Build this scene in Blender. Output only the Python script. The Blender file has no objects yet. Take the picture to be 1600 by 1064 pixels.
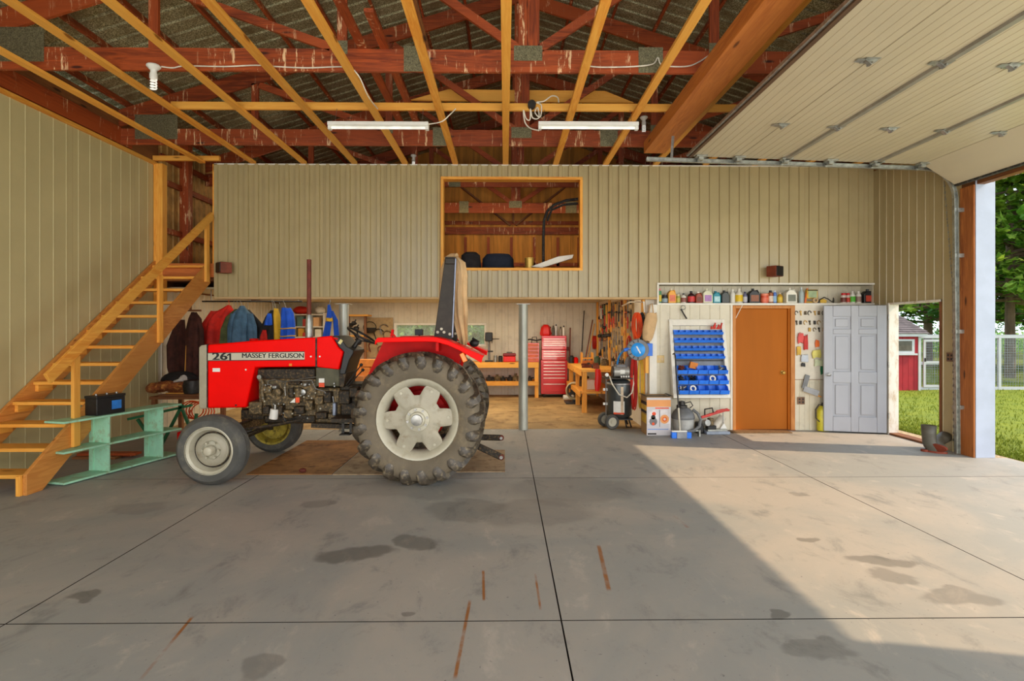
import bpy, math, random
from mathutils import Vector, Matrix
random.seed(7)
PI = math.pi
SC = bpy.context.scene
COL = SC.collection
# ---------------- camera ----------------
F = 870.0; VP_Y = 515.0; CAM_Z = 1.65; YAW = math.atan(11/870)
cd = bpy.data.cameras.new('camera'); cam = bpy.data.objects.new('camera', cd); COL.objects.link(cam)
cd.sensor_width = 36; cd.lens = F/1600*36; cd.shift_y = (VP_Y-532)/1600; cd.clip_start = .05; cd.clip_end = 500
cam.location = (0, 0, CAM_Z); cam.rotation_euler = (PI/2, 0, -YAW)
SC.camera = cam
def at(px, py, Y):
    "point at depth Y seen at a pixel of the photograph"
    c = (px-800)/F; s, k = math.sin(YAW), math.cos(YAW)
    d = Y/(k-c*s)
    return Vector((d*(s+c*k), Y, CAM_Z-(py-VP_Y)/F*d))
def atx(px, Y): return at(px, 515, Y).x
def atz(py, Y, px=800): return at(px, py, Y).z
def onx(px, py, X):
    "point on the plane X=const"
    c = (px-800)/F; s, k = math.sin(YAW), math.cos(YAW)
    d = X/(s+c*k)
    return Vector((X, d*(k-c*s), CAM_Z-(py-VP_Y)/F*d))
def onfloor(px, py, z=0):
    c = (px-800)/F; s, k = math.sin(YAW), math.cos(YAW)
    d = (CAM_Z-z)*F/(py-VP_Y)
    return Vector((d*(s+c*k), d*(k-c*s), z))
# ---------------- light ----------------
w = bpy.data.worlds.new('world'); SC.world = w; w.use_nodes = True
nt = w.node_tree; bg = nt.nodes['Background']
sky = nt.nodes.new('ShaderNodeTexSky'); sky.sky_type = 'HOSEK_WILKIE'; sky.turbidity = 4; sky.ground_albedo = .3
SUN_TO = Vector((-4.3, .875, -3.5)).normalized()
sky.sun_direction = -SUN_TO
mixn = nt.nodes.new('ShaderNodeMix'); mixn.data_type = 'RGBA'; mixn.inputs[0].default_value = .65
nt.links.new(sky.outputs[0], mixn.inputs[6]); mixn.inputs[7].default_value = (.80, .90, 1.0, 1)
nt.links.new(mixn.outputs[2], bg.inputs[0]); bg.inputs[1].default_value = 3.0
sl = bpy.data.lights.new('sun', 'SUN'); so = bpy.data.objects.new('sun', sl); COL.objects.link(so)
sl.energy = 5.0; sl.color = (1, .71, .43); sl.angle = math.radians(.6)
so.rotation_euler = SUN_TO.to_track_quat('-Z', 'Y').to_euler(); so.location = (15, -3, 12)
def area(name, loc, to, sx, sy, e, col):
    l = bpy.data.lights.new(name, 'AREA'); l.shape = 'RECTANGLE'; l.size = sx; l.size_y = sy; l.energy = e; l.color = col
    o = bpy.data.objects.new(name, l); COL.objects.link(o); o.location = loc
    o.rotation_euler = (Vector(to)-Vector(loc)).to_track_quat('-Z', 'Y').to_euler(); return o
area('front_opening_fill', (0, -2.9, 2.2), (0, 6, 2.4), 11, 4.2, 150, (1, .98, .96))  # added fill lamp at the open front end, unseen behind the camera
area('front_upward_fill', (1, -2.8, .5), (0, 5, 5.5), 9, 1.2, 290, (1, .86, .66))  # added low lamp aimed up to brighten joists and trusses; no driveway exists
area('garage_opening_daylight', (6.6, 2.9, 1.7), (-4, 8.5, 2.8), 2.0, 3.0, 105, (1, .97, .9))
area('workshop_ceiling_light', (-1.5, 11.6, 2.30), (-1.5, 11.6, 0), 6, 2.5, 120, (1, .88, .66))
area('workshop_entry_light', (-1.0, 9.6, 2.28), (-1.0, 9.6, 0), 7, .5, 14, (1, .88, .68))
area('loft_light', (0, 11.6, 4.3), (0, 12.5, 2.6), 4, 1, 34, (1, .68, .34))
area('stair_head_light', (-4.2, 11.5, 4.3), (-5.4, 10.2, 3.2), 1, 1, 6, (1, .7, .4))
SC.view_settings.view_transform = 'Standard'; SC.view_settings.look = 'None'
SC.view_settings.gamma = 1; SC.view_settings.use_curve_mapping = False; SC.view_settings.exposure = 0.0
SC.cycles.use_denoising = True
SC.cycles.max_bounces = 7; SC.cycles.diffuse_bounces = 5
SC.cycles.sample_clamp_indirect = 6

# ---------------- materials ----------------
MATS = {}
def newmat(name):
    m = bpy.data.materials.new(name); m.use_nodes = True; MATS[name] = m
    n = m.node_tree; b = n.nodes['Principled BSDF']; return m, n, b
def mixcol(n, fac, a, b, blend='MIX'):
    x = n.nodes.new('ShaderNodeMix'); x.data_type = 'RGBA'; x.blend_type = blend
    for s, v in ((0, fac), (6, a), (7, b)):
        if hasattr(v, 'is_linked') or hasattr(v, 'links'): n.links.new(v, x.inputs[s])
        elif s == 0: x.inputs[0].default_value = v
        else: x.inputs[s].default_value = (*v, 1) if len(v) == 3 else v
    return x.outputs[2]
def noise(n, scale, stretch=(1, 1, 1), detail=4, rough=.6, dist=0, rnd=True):
    tc = n.nodes.new('ShaderNodeTexCoord'); mp = n.nodes.new('ShaderNodeMapping')
    n.links.new(tc.outputs['Object'], mp.inputs[0]); mp.inputs['Scale'].default_value = stretch
    t = n.nodes.new('ShaderNodeTexNoise'); t.inputs['Scale'].default_value = scale; t.inputs['Detail'].default_value = detail
    t.inputs['Roughness'].default_value = rough; t.inputs['Distortion'].default_value = dist
    if rnd:
        oi = n.nodes.new('ShaderNodeObjectInfo'); mu = n.nodes.new('ShaderNodeMath'); mu.operation = 'MULTIPLY'; mu.inputs[1].default_value = 37
        n.links.new(oi.outputs['Random'], mu.inputs[0]); cb = n.nodes.new('ShaderNodeCombineXYZ')
        for i in range(3): n.links.new(mu.outputs[0], cb.inputs[i])
        n.links.new(cb.outputs[0], mp.inputs['Location'])
    n.links.new(mp.outputs[0], t.inputs[0]); return t.outputs['Fac']
def ramp(n, v, a, b, inv=False):
    r = n.nodes.new('ShaderNodeMapRange'); r.interpolation_type = 'SMOOTHSTEP'
    n.links.new(v, r.inputs[0]); r.inputs[1].default_value = a; r.inputs[2].default_value = b
    if inv: r.inputs[3].default_value = 1; r.inputs[4].default_value = 0
    return r.outputs[0]
def bump(n, b, v, s, dist=.01):
    bp = n.nodes.new('ShaderNodeBump'); bp.inputs['Strength'].default_value = s; bp.inputs['Distance'].default_value = dist
    n.links.new(v, bp.inputs['Height']); n.links.new(bp.outputs[0], b.inputs['Normal'])
def srgb(r, g, b):
    f = lambda c: (c/255/12.92 if c/255 <= .04045 else ((c/255+.055)/1.055)**2.4)
    return (f(r), f(g), f(b))
def M(name, col=None, rough=.55, metal=0, var=.25, scale=6, stretch=(1, 1, 1), bmp=0, emit=0, jit=0, alpha=1, trans=0, dirt=None, dirtamt=.5, coat=0, spec=None):
    "plain material: sRGB colour with noise variation"
    if name in MATS: return MATS[name]
    m, n, b = newmat(name); c = srgb(*col); dk = tuple(x*(1-var) for x in c); lt = tuple(min(1, x*(1+var*.5)) for x in c)
    f = noise(n, scale, stretch)
    out = mixcol(n, ramp(n, f, .3, .7), dk, lt)
    if dirt:
        d = noise(n, scale*2.3, stretch, 6, .7)
        out = mixcol(n, ramp(n, d, .48, .48+.3*(1.1-dirtamt)), out, srgb(*dirt))
    if jit:
        oi = n.nodes.new('ShaderNodeObjectInfo'); h = n.nodes.new('ShaderNodeHueSaturation')
        mr = n.nodes.new('ShaderNodeMapRange'); n.links.new(oi.outputs['Random'], mr.inputs[0]); mr.inputs[3].default_value = 1-jit; mr.inputs[4].default_value = 1+jit
        n.links.new(mr.outputs[0], h.inputs['Value']); n.links.new(out, h.inputs['Color']); out = h.outputs[0]
    n.links.new(out, b.inputs['Base Color'])
    b.inputs['Roughness'].default_value = rough; b.inputs['Metallic'].default_value = metal
    if spec is not None: b.inputs['Specular IOR Level'].default_value = spec
    if coat: b.inputs['Coat Weight'].default_value = coat
    if bmp: bump(n, b, noise(n, scale*4, stretch, 6), bmp)
    if emit: n.links.new(out, b.inputs['Emission Color']); b.inputs['Emission Strength'].default_value = emit
    if trans: b.inputs['Transmission Weight'].default_value = trans
    if alpha < 1: b.inputs['Alpha'].default_value = alpha
    return m
def WOOD(name, col, dark, axis='y', knots=True, rough=.6, stain=None, stainamt=.5):
    if name in MATS: return MATS[name]
    m, n, b = newmat(name)
    st = {'x': (.08, 1, 1), 'y': (1, .08, 1), 'z': (1, 1, .08)}[axis]
    g = noise(n, 22, st, 6, .65, 1.5); g2 = noise(n, 2.2, st, 3)
    c = mixcol(n, ramp(n, g, .35, .7), srgb(*dark), srgb(*col))
    c = mixcol(n, ramp(n, g2, .35, .75), c, tuple(x*.86 for x in srgb(*col)))
    if knots:
        tc = n.nodes.new('ShaderNodeTexCoord'); mp = n.nodes.new('ShaderNodeMapping'); n.links.new(tc.outputs['Object'], mp.inputs[0])
        mp.inputs['Scale'].default_value = {'x': (2.2, 9, 9), 'y': (9, 2.2, 9), 'z': (9, 9, 2.2)}[axis]
        v = n.nodes.new('ShaderNodeTexVoronoi'); v.inputs['Scale'].default_value = .7; n.links.new(mp.outputs[0], v.inputs[0])
        c = mixcol(n, ramp(n, v.outputs['Distance'], .06, .14, True), c, tuple(x*.35 for x in srgb(*dark)))
    if stain:
        s = noise(n, 17, (1, 1, .14), 5, .75); s2 = noise(n, 1.5, (1, 1, .3), 3)
        mm = n.nodes.new('ShaderNodeMath'); mm.operation = 'MULTIPLY'
        n.links.new(ramp(n, s, .57, .63), mm.inputs[0]); n.links.new(ramp(n, s2, .42, .56), mm.inputs[1])
        c = mixcol(n, mm.outputs[0], c, srgb(*stain))
    oi = n.nodes.new('ShaderNodeObjectInfo'); h = n.nodes.new('ShaderNodeHueSaturation'); mr = n.nodes.new('ShaderNodeMapRange')
    n.links.new(oi.outputs['Random'], mr.inputs[0]); mr.inputs[3].default_value = .86; mr.inputs[4].default_value = 1.1
    n.links.new(mr.outputs[0], h.inputs['Value']); n.links.new(c, h.inputs['Color'])
    n.links.new(h.outputs[0], b.inputs['Base Color']); b.inputs['Roughness'].default_value = rough
    bump(n, b, g, .25, .004); return m
# frequently used
for ax in 'xyz':
    WOOD('pine_'+ax, (255, 190, 84), (232, 146, 44), ax)
    WOOD('red_wood_'+ax, (178, 80, 30), (106, 40, 12), ax, stain=(236, 196, 150))
    WOOD('old_wood_'+ax, (150, 96, 52), (98, 56, 28), ax)
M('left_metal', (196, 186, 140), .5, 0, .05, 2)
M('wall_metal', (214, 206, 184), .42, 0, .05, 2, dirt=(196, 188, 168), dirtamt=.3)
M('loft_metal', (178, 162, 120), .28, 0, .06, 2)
M('trim_white', (232, 228, 216), .5, 0, .06, 8)
M('galv', (168, 170, 164), .38, .75, .3, 18, bmp=.05)
M('steel', (150, 150, 148), .35, .85, .25, 20)
M('dark_steel', (58, 56, 54), .5, .5, .4, 20)
M('black_plastic', (28, 28, 30), .45, 0, .3, 20)
M('black_rubber', (38, 37, 36), .75, 0, .4, 12, bmp=.1, dirt=(96, 88, 76), dirtamt=.4)
M('white_plastic', (232, 232, 226), .4, 0, .05, 10)
M('red_paint', (226, 14, 8), .4, 0, .12, 4)
M('blue_plastic', (40, 122, 238), .4, 0, .12, 10, jit=.1)

# ---------------- mesh builder ----------------
def basis(d):
    d = Vector(d).normalized(); u = Vector((0, 0, 1)) if abs(d.z) < .9 else Vector((1, 0, 0))
    a = d.cross(u).normalized(); return a, a.cross(d).normalized()
class MB:
    def __init__(s): s.v = []; s.f = []; s.m = []; s.k = 0
    def add(s, vs, fs):
        o = len(s.v); s.v += [tuple(p) for p in vs]; s.f += [tuple(i+o for i in f) for f in fs]; s.m += [s.k]*len(fs); return s
    def mat(s, k): s.k = k; return s
    def box(s, x0, x1, y0, y1, z0, z1):
        return s.add([(x0, y0, z0), (x1, y0, z0), (x1, y1, z0), (x0, y1, z0), (x0, y0, z1), (x1, y0, z1), (x1, y1, z1), (x0, y1, z1)],
                     [(0, 3, 2, 1), (4, 5, 6, 7), (0, 1, 5, 4), (1, 2, 6, 5), (2, 3, 7, 6), (3, 0, 4, 7)])
    def cbox(s, c, sx, sy, sz, R=None):
        vs = []
        for k in (-.5, .5):
            for a, b in ((-.5, -.5), (.5, -.5), (.5, .5), (-.5, .5)):
                p = Vector((a*sx, b*sy, k*sz)); vs.append(Vector(c)+(R @ p if R else p))
        return s.add(vs, [(0, 3, 2, 1), (4, 5, 6, 7), (0, 1, 5, 4), (1, 2, 6, 5), (2, 3, 7, 6), (3, 0, 4, 7)])
    def bar(s, p0, p1, w, h, up=(0, 0, 1)):
        "rectangular bar: w across, h along up"
        p0, p1 = Vector(p0), Vector(p1); d = (p1-p0).normalized(); a = d.cross(Vector(up))
        if a.length < 1e-4: a = d.cross(Vector((1, 0, 0)))
        a.normalize(); u = a.cross(d).normalized(); vs = []
        for p in (p0, p1):
            for i, j in ((-.5, -.5), (.5, -.5), (.5, .5), (-.5, .5)): vs.append(p+a*w*i+u*h*j)
        return s.add(vs, [(0, 1, 2, 3), (7, 6, 5, 4), (0, 4, 5, 1), (1, 5, 6, 2), (2, 6, 7, 3), (3, 7, 4, 0)])
    def cyl(s, p0, p1, r0, r1=None, n=12, cap=True):
        r1 = r0 if r1 is None else r1; p0, p1 = Vector(p0), Vector(p1); a, b = basis(p1-p0); vs = []
        for p, r in ((p0, r0), (p1, r1)):
            for i in range(n):
                t = 2*PI*i/n; vs.append(p+(a*math.cos(t)+b*math.sin(t))*r)
        fs = [(i, (i+1) % n, n+(i+1) % n, n+i) for i in range(n)]
        if cap: fs += [tuple(reversed(range(n))), tuple(range(n, 2*n))]
        return s.add(vs, fs)
    def tube(s, pts, r, n=6, closed=False):
        pts = [Vector(p) for p in pts]; N = len(pts); vs = []; pa = None
        for i, p in enumerate(pts):
            if closed: d = pts[(i+1) % N]-pts[i-1]
            else: d = pts[min(i+1, N-1)]-pts[max(i-1, 0)]
            d.normalize()
            if pa is None: a, b = basis(d)
            else:
                a = (pa-d*pa.dot(d)); a = a.normalized() if a.length > 1e-5 else basis(d)[0]; b = a.cross(d)
            pa = a; rr = r[i] if isinstance(r, (list, tuple)) else r
            for k in range(n):
                t = 2*PI*k/n; vs.append(p+(a*math.cos(t)+b*math.sin(t))*rr)
        fs = []
        for i in range(N if closed else N-1):
            j = (i+1) % N
            for k in range(n): fs.append((i*n+k, i*n+(k+1) % n, j*n+(k+1) % n, j*n+k))
        if not closed: fs += [tuple(reversed(range(n))), tuple(range((N-1)*n, N*n))]
        return s.add(vs, fs)
    def lathe(s, prof, o=(0, 0, 0), ax=(0, 0, 1), n=20, loop=False, sx=1, sy=1, cap=True):
        "prof: (radius, distance along ax)"
        o = Vector(o); ax = Vector(ax).normalized(); a, b = basis(ax); vs = []; N = len(prof)
        if abs(ax.z) > .99: a, b = Vector((1, 0, 0)), Vector((0, 1, 0))
        for r, t in prof:
            for i in range(n):
                q = 2*PI*i/n; vs.append(o+ax*t+(a*math.cos(q)*sx+b*math.sin(q)*sy)*max(r, 1e-4))
        fs = []
        for i in range(N if loop else N-1):
            j = (i+1) % N
            for k in range(n): fs.append((i*n+k, i*n+(k+1) % n, j*n+(k+1) % n, j*n+k))
        if not loop and cap: fs += [tuple(reversed(range(n))), tuple(range((N-1)*n, N*n))]
        return s.add(vs, fs)
    def prism(s, poly, plane, a, b):
        "poly in plane 'xz' (extruded over y), 'yz' (over x) or 'xy' (over z)"
        n = len(poly); g = {'xz': lambda p, t: (p[0], t, p[1]), 'yz': lambda p, t: (t, p[0], p[1]), 'xy': lambda p, t: (p[0], p[1], t)}[plane]
        vs = [g(p, a) for p in poly]+[g(p, b) for p in poly]
        return s.add(vs, [tuple(reversed(range(n))), tuple(range(n, 2*n))]+[(i, (i+1) % n, n+(i+1) % n, n+i) for i in range(n)])
    def ball(s, c, rx, ry=None, rz=None, nu=10, nv=7, jit=0):
        ry = rx if ry is None else ry; rz = rx if rz is None else rz; c = Vector(c); vs = []
        for j in range(1, nv):
            p = PI*j/nv
            for i in range(nu):
                t = 2*PI*i/nu; q = 1+random.uniform(-jit, jit)
                vs.append(c+Vector((rx*math.sin(p)*math.cos(t)*q, ry*math.sin(p)*math.sin(t)*q, rz*math.cos(p)*q)))
        vs += [c+Vector((0, 0, rz)), c-Vector((0, 0, rz))]; T = len(vs)-2
        fs = [(j*nu+i, (j+1)*nu+i, (j+1)*nu+(i+1) % nu, j*nu+(i+1) % nu) for j in range(nv-2) for i in range(nu)]
        fs += [(T, i, (i+1) % nu) for i in range(nu)]+[((nv-2)*nu+i, T+1, (nv-2)*nu+(i+1) % nu) for i in range(nu)]
        return s.add(vs, fs)
    def grid(s, fn, nu, nv):
        vs = [fn(i/nu, j/nv) for j in range(nv+1) for i in range(nu+1)]
        return s.add(vs, [(j*(nu+1)+i, j*(nu+1)+i+1, (j+1)*(nu+1)+i+1, (j+1)*(nu+1)+i) for j in range(nv) for i in range(nu)])
    def build(s, name, mats, parent=None, loc=None, smooth=40, bevel=0, solid=0, seg=2):
        me = bpy.data.meshes.new(name)
        o0 = Vector(loc) if loc is not None else Vector((0, 0, 0))
        p = parent; off = Vector((0, 0, 0))
        while p is not None: off += p.location; p = p.parent
        sh = off+o0
        me.from_pydata([tuple(Vector(q)-sh) for q in s.v], [], s.f)
        if not isinstance(mats, (list, tuple)): mats = [mats]
        for m in mats: me.materials.append(MATS[m] if isinstance(m, str) else m)
        me.polygons.foreach_set('material_index', s.m)
        me.validate(); me.update()
        import bmesh
        bm = bmesh.new(); bm.from_mesh(me); bmesh.ops.recalc_face_normals(bm, faces=bm.faces); bm.to_mesh(me); bm.free()
        if smooth:
            me.polygons.foreach_set('use_smooth', [True]*len(me.polygons)); me.set_sharp_from_angle(angle=math.radians(smooth))
        o = bpy.data.objects.new(name, me); COL.objects.link(o)
        o.location = o0
        if parent is not None: o.parent = parent
        if bevel:
            b = o.modifiers.new('bevel', 'BEVEL'); b.width = bevel; b.segments = seg; b.limit_method = 'ANGLE'; b.angle_limit = math.radians(35)
        if solid:
            b = o.modifiers.new('solid', 'SOLIDIFY'); b.thickness = solid
        return o
def tag(o, label=None, cat=None, group=None, kind=None):
    if label: o['label'] = label
    if cat: o['category'] = cat
    if group: o['group'] = group
    if kind: o['kind'] = kind
    return o
def thing(name, label, cat, loc=(0, 0, 0), group=None, kind=None):
    o = bpy.data.objects.new(name, None); COL.objects.link(o); o.location = loc; o.empty_display_size = .1
    return tag(o, label, cat, group, kind)
def struct(name, loc=(0, 0, 0)):
    return thing(name, None, None, loc, kind='structure')
def dup(o, loc=None, parent=None, label=None, group=None, rot=None, mat=None):
    c = o.copy(); COL.objects.link(c)
    if parent is not None: c.parent = parent
    if loc is not None: c.location = loc
    if rot is not None: c.rotation_euler = rot
    if label: c['label'] = label
    if group: c['group'] = group
    for ch in o.children: dup(ch, parent=c)
    return c
def text(body, name, mat, loc, size, parent, rot=(PI/2, 0, 0), sx=1, ext=.001, off=0, align='CENTER', bold=0):
    cu = bpy.data.curves.new(name, 'FONT'); cu.body = body; cu.size = size; cu.extrude = ext; cu.offset = off
    cu.align_x = align; cu.align_y = 'CENTER'; cu.materials.append(MATS[mat])
    o = bpy.data.objects.new(name, cu); COL.objects.link(o)
    off_ = Vector((0, 0, 0)); p = parent
    while p is not None: off_ += p.location; p = p.parent
    me = bpy.data.meshes.new_from_object(o); me.name = name; bpy.data.objects.remove(o)
    T = Matrix.LocRotScale(None, Matrix.Rotation(0, 3, 'X').to_euler(), Vector((sx, 1, 1)))
    me.transform(T); from mathutils import Euler
    me.transform(Euler(rot).to_matrix().to_4x4())
    if bold:
        vs = [v.co.copy() for v in me.vertices]; fs = [tuple(p.vertices) for p in me.polygons]; n = len(vs); V_ = []; F_ = []
        for k, dx in enumerate((-bold, 0, bold)):
            V_ += [(v.x+dx, v.y-.0002*k, v.z) for v in vs]; F_ += [tuple(i+k*n for i in f) for f in fs]
        m2 = bpy.data.meshes.new(name); m2.from_pydata(V_, [], F_); m2.materials.append(MATS[mat]); me = m2
    o = bpy.data.objects.new(name, me); COL.objects.link(o)
    o.location = Vector(loc)-off_
    if parent is not None: o.parent = parent
    return o
def one(name, label, cat, m, mats, group=None, bevel=0, smooth=40, kind=None, loc=None, solid=0, seg=2):
    if loc is None:
        xs_ = [v[0] for v in m.v]; ys_ = [v[1] for v in m.v]; zs_ = [v[2] for v in m.v]
        loc = ((min(xs_)+max(xs_))/2, (min(ys_)+max(ys_))/2, min(zs_))
    return tag(m.build(name, mats, None, loc, smooth, bevel, solid, seg), label, cat, group, kind)
def cloth(m, rows, Y, dep, seed=0, nf=6, amp=.34, n=36):
    "hanging cloth lofted through rows (px, py, halfwidth px) at depth Y, depth half dep (m)"
    r = random.Random(seed); ph = [r.uniform(0, 6.28) for _ in range(4)]; vs = []
    R_ = []
    for a, b in zip(rows, rows[1:]):
        for k in range(3): R_.append([a[i]+(b[i]-a[i])*k/3 for i in range(3)])
    R_.append(rows[-1]); N = len(R_)
    for j, (px, py, hw) in enumerate(R_):
        c = at(px, py, Y); w_ = hw/F*Y; d = dep*min(1, .45+w_/.12*.5)
        for i in range(n):
            t = 2*PI*i/n; e = 1+amp*(math.sin(nf*t+ph[0]+j*.12)+.5*math.sin((nf*2+1)*t+ph[1]-j*.2)) * (j/N*.8+.2)
            vs.append((c.x+w_*math.cos(t)*(1+.3*(e-1)), c.y+d*math.sin(t)*e, c.z+.006*math.sin(3*t+ph[2])))
    fs = [(j*n+i, j*n+(i+1) % n, (j+1)*n+(i+1) % n, (j+1)*n+i) for j in range(N-1) for i in range(n)]
    fs += [tuple(range(n)), tuple(range((N-1)*n, N*n))]
    return m.add(vs, fs)
# ================= SETTING =================
YW = 9.085                       # plane of the loft front and the shelf wall
YB = 14.1                        # back wall of the workshop
XL = atx(241, YW)                # left side wall
XR = atx(1365, YW)               # right side wall
ZT = 4.33                        # top of the inner walls
Z_LOFT = 2.6
# --- floor: concrete slabs, each a piece ---
def concrete(name, col, warm):
    m, n, b = newmat(name)
    f1 = noise(n, .55, (1, 1, 1), 6, .62, .6, False); f2 = noise(n, 3.2, (1, .6, 1), 7, .7, .4, False); f3 = noise(n, 38, (1, 1, 1), 3, .6, 0, False)
    c = mixcol(n, ramp(n, f1, .38, .62), srgb(*col), srgb(*warm))
    c = mixcol(n, ramp(n, f2, .52, .74), c, tuple(x*.70 for x in srgb(*col)))
    c = mixcol(n, ramp(n, f2, .44, .28), c, tuple(min(1, x*1.14) for x in srgb(*warm)))
    c = mixcol(n, ramp(n, f3, .66, .74), c, tuple(x*.55 for x in srgb(*col)))
    tc = n.nodes.new('ShaderNodeTexCoord')
    dn = n.nodes.new('ShaderNodeTexNoise'); dn.inputs['Scale'].default_value = 2.2; dn.inputs['Detail'].default_value = 4; n.links.new(tc.outputs['Object'], dn.inputs[0])
    ds = n.nodes.new('ShaderNodeVectorMath'); ds.operation = 'SCALE'; ds.inputs[3].default_value = .55; n.links.new(dn.outputs['Color'], ds.inputs[0])
    av = n.nodes.new('ShaderNodeVectorMath'); av.operation = 'ADD'; n.links.new(tc.outputs['Object'], av.inputs[0]); n.links.new(ds.outputs[0], av.inputs[1])
    # oil stains: (pixel x, pixel y, half width m, half depth m, strength)
    for px, py, rx, ry, st in ((552, 868, .27, .17, .55), (652, 852, .17, .15, .5), (728, 792, .36, .30, .28), (497, 786, .16, .14, .30), (840, 800, .5, .42, .24), (640, 762, .8, .35, .2),
                               (1385, 880, .20, .12, .45), (1400, 905, .16, .10, .35), (1500, 935, .22, .12, .35), (1220, 958, .1, .06, .5), (1262, 772, .10, .10, .3), (1272, 845, .09, .06, .45),
                               (900, 765, .7, .5, .22), (626, 956, .07, .05, .45), (220, 792, .25, .14, .2), (128, 928, .09, .05, .5), (412, 1050, .1, .1, .35), (1290, 1020, .16, .07, .3)):
        p = onfloor(px, py)
        su = n.nodes.new('ShaderNodeVectorMath'); su.operation = 'SUBTRACT'; n.links.new(av.outputs[0], su.inputs[0]); su.inputs[1].default_value = (p.x+.27, p.y+.27, .27)
        mu = n.nodes.new('ShaderNodeVectorMath'); mu.operation = 'MULTIPLY'; n.links.new(su.outputs[0], mu.inputs[0]); mu.inputs[1].default_value = (1/rx, 1/ry, 0)
        ln = n.nodes.new('ShaderNodeVectorMath'); ln.operation = 'LENGTH'; n.links.new(mu.outputs[0], ln.inputs[0])
        r = ramp(n, ln.outputs['Value'], .8, 1.15, True)
        k = n.nodes.new('ShaderNodeMath'); k.operation = 'MULTIPLY'; k.inputs[1].default_value = st; n.links.new(r, k.inputs[0])
        c = mixcol(n, k.outputs[0], c, srgb(60, 60, 56))
    # rust streaks: line segments (p0, p1)
    for a, q, wd in (((755, 890), (756, 940), .012), ((735, 935), (710, 1064), .013), ((302, 962), (218, 1064), .013), ((836, 895), (845, 955), .010), ((1052, 805), (1076, 825), .02), ((935, 850), (952, 925), .02)):
        A, B = onfloor(*a), onfloor(*q); L = (B-A).length; ang = math.atan2(B.y-A.y, B.x-A.x); mid = (A+B)/2
        mp = n.nodes.new('ShaderNodeMapping'); mp.vector_type = 'TEXTURE'; mp.inputs['Location'].default_value = mid; mp.inputs['Rotation'].default_value = (0, 0, ang)
        mp.inputs['Scale'].default_value = (L/2, wd, 1); n.links.new(tc.outputs['Object'], mp.inputs[0])
        ab = n.nodes.new('ShaderNodeVectorMath'); ab.operation = 'ABSOLUTE'; n.links.new(mp.outputs[0], ab.inputs[0])
        sp = n.nodes.new('ShaderNodeSeparateXYZ'); n.links.new(ab.outputs[0], sp.inputs[0])
        k = n.nodes.new('ShaderNodeMath'); k.operation = 'MULTIPLY'; n.links.new(ramp(n, sp.outputs[0], .85, 1, True), k.inputs[0]); n.links.new(ramp(n, sp.outputs[1], .4, 1, True), k.inputs[1])
        k2 = n.nodes.new('ShaderNodeMath'); k2.operation = 'MULTIPLY'; n.links.new(k.outputs[0], k2.inputs[0]); n.links.new(ramp(n, f2, .35, .6), k2.inputs[1])
        c = mixcol(n, k2.outputs[0], c, srgb(150, 96, 48))
    n.links.new(c, b.inputs['Base Color']); b.inputs['Roughness'].default_value = .62; bump(n, b, f3, .12, .004)
    return m
concrete('concrete', (152, 155, 154), (170, 166, 160))
M('workshop_concrete', (178, 146, 96), .75, 0, .3, 1.6, dirt=(120, 88, 50), dirtamt=.3)
M('joint_dark', (40, 34, 28), .9)
floor = struct('floor')
MB().box(XL-.1, XR+.2, -3, YB, -.3, -.06).build('subfloor', 'joint_dark', floor)
xs = [XL-.1, atx(8, 3.155), atx(877, 3.155), atx(877, 3.155)+3.1, XR+.16]; ys = [-3, .1, 3.155, 6.19, 9.24]
for i in range(4):
    for j in range(4):
        g = .0045
        sb = MB().box(xs[i]+g, xs[i+1]-g, ys[j]+g, ys[j+1]-g, -.06, 0); sb.m = [0, 0, 1, 1, 1, 1]; sb.build('slab', ['concrete', 'joint_dark'], floor, smooth=0)
MB().box(XL, 2.46, 9.25, YB, -.06, 0).build('workshop_slab', 'workshop_concrete', floor)
M('ceiling_cream', (206, 196, 160), .6, 0, .08, 3)
# --- ribbed panels ---
RIB = .164
def panel_mesh(u0, u1, v0, v1, h=.018, inv=False, wt=.013, wb=.026, ph=0, RIB=.164):
    "profile across u with ribs every RIB; returns list of (u, d)"
    pts = [(u0, 0)]; k = math.floor((u0-ph)/RIB)
    while True:
        c = k*RIB+ph; k += 1
        if c-wb > u1: break
        for du, d in ((-wb, 0), (-wt, h), (wt, h), (wb, 0)):
            if u0 < c+du < u1: pts.append((c+du, d))
    pts.append((u1, pts[-1][1] if abs(pts[-1][0]-u1) < .01 else 0)); return pts
def wall_panels(parent, mat, plane, pos, sgn, rects, h=.018, wt=.013, wb=.026, width=None, name='metal_panel', ph=None, th=.004, rib=.164):
    "plane 'y' : panels in X-Z at Y=pos; plane 'x': in Y-Z at X=pos; ribs protrude along sgn"
    width = width or 6*rib; ph = rib/2 if ph is None else ph
    for (u0, u1, z0, z1) in rects:
        k = math.floor(u0/width); a = u0
        while a < u1-1e-4:
            b = min((k+1)*width, u1); k += 1
            if b-a < .02: a = b; continue
            pr = panel_mesh(a+.001, b-.001, z0, z1, h, wt=wt, wb=wb, ph=ph, RIB=rib); vs = []
            for z in (z0, z1):
                for u, d in pr: vs.append((u, pos+sgn*(d+.002), z) if plane == 'y' else (pos+sgn*(d+.002), u, z))
            n = len(pr); m = MB(); m.add(vs, [(i, i+1, n+i+1, n+i) for i in range(n-1)])
            m.build(name, mat, parent, smooth=0, solid=0)
            a = b
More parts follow.
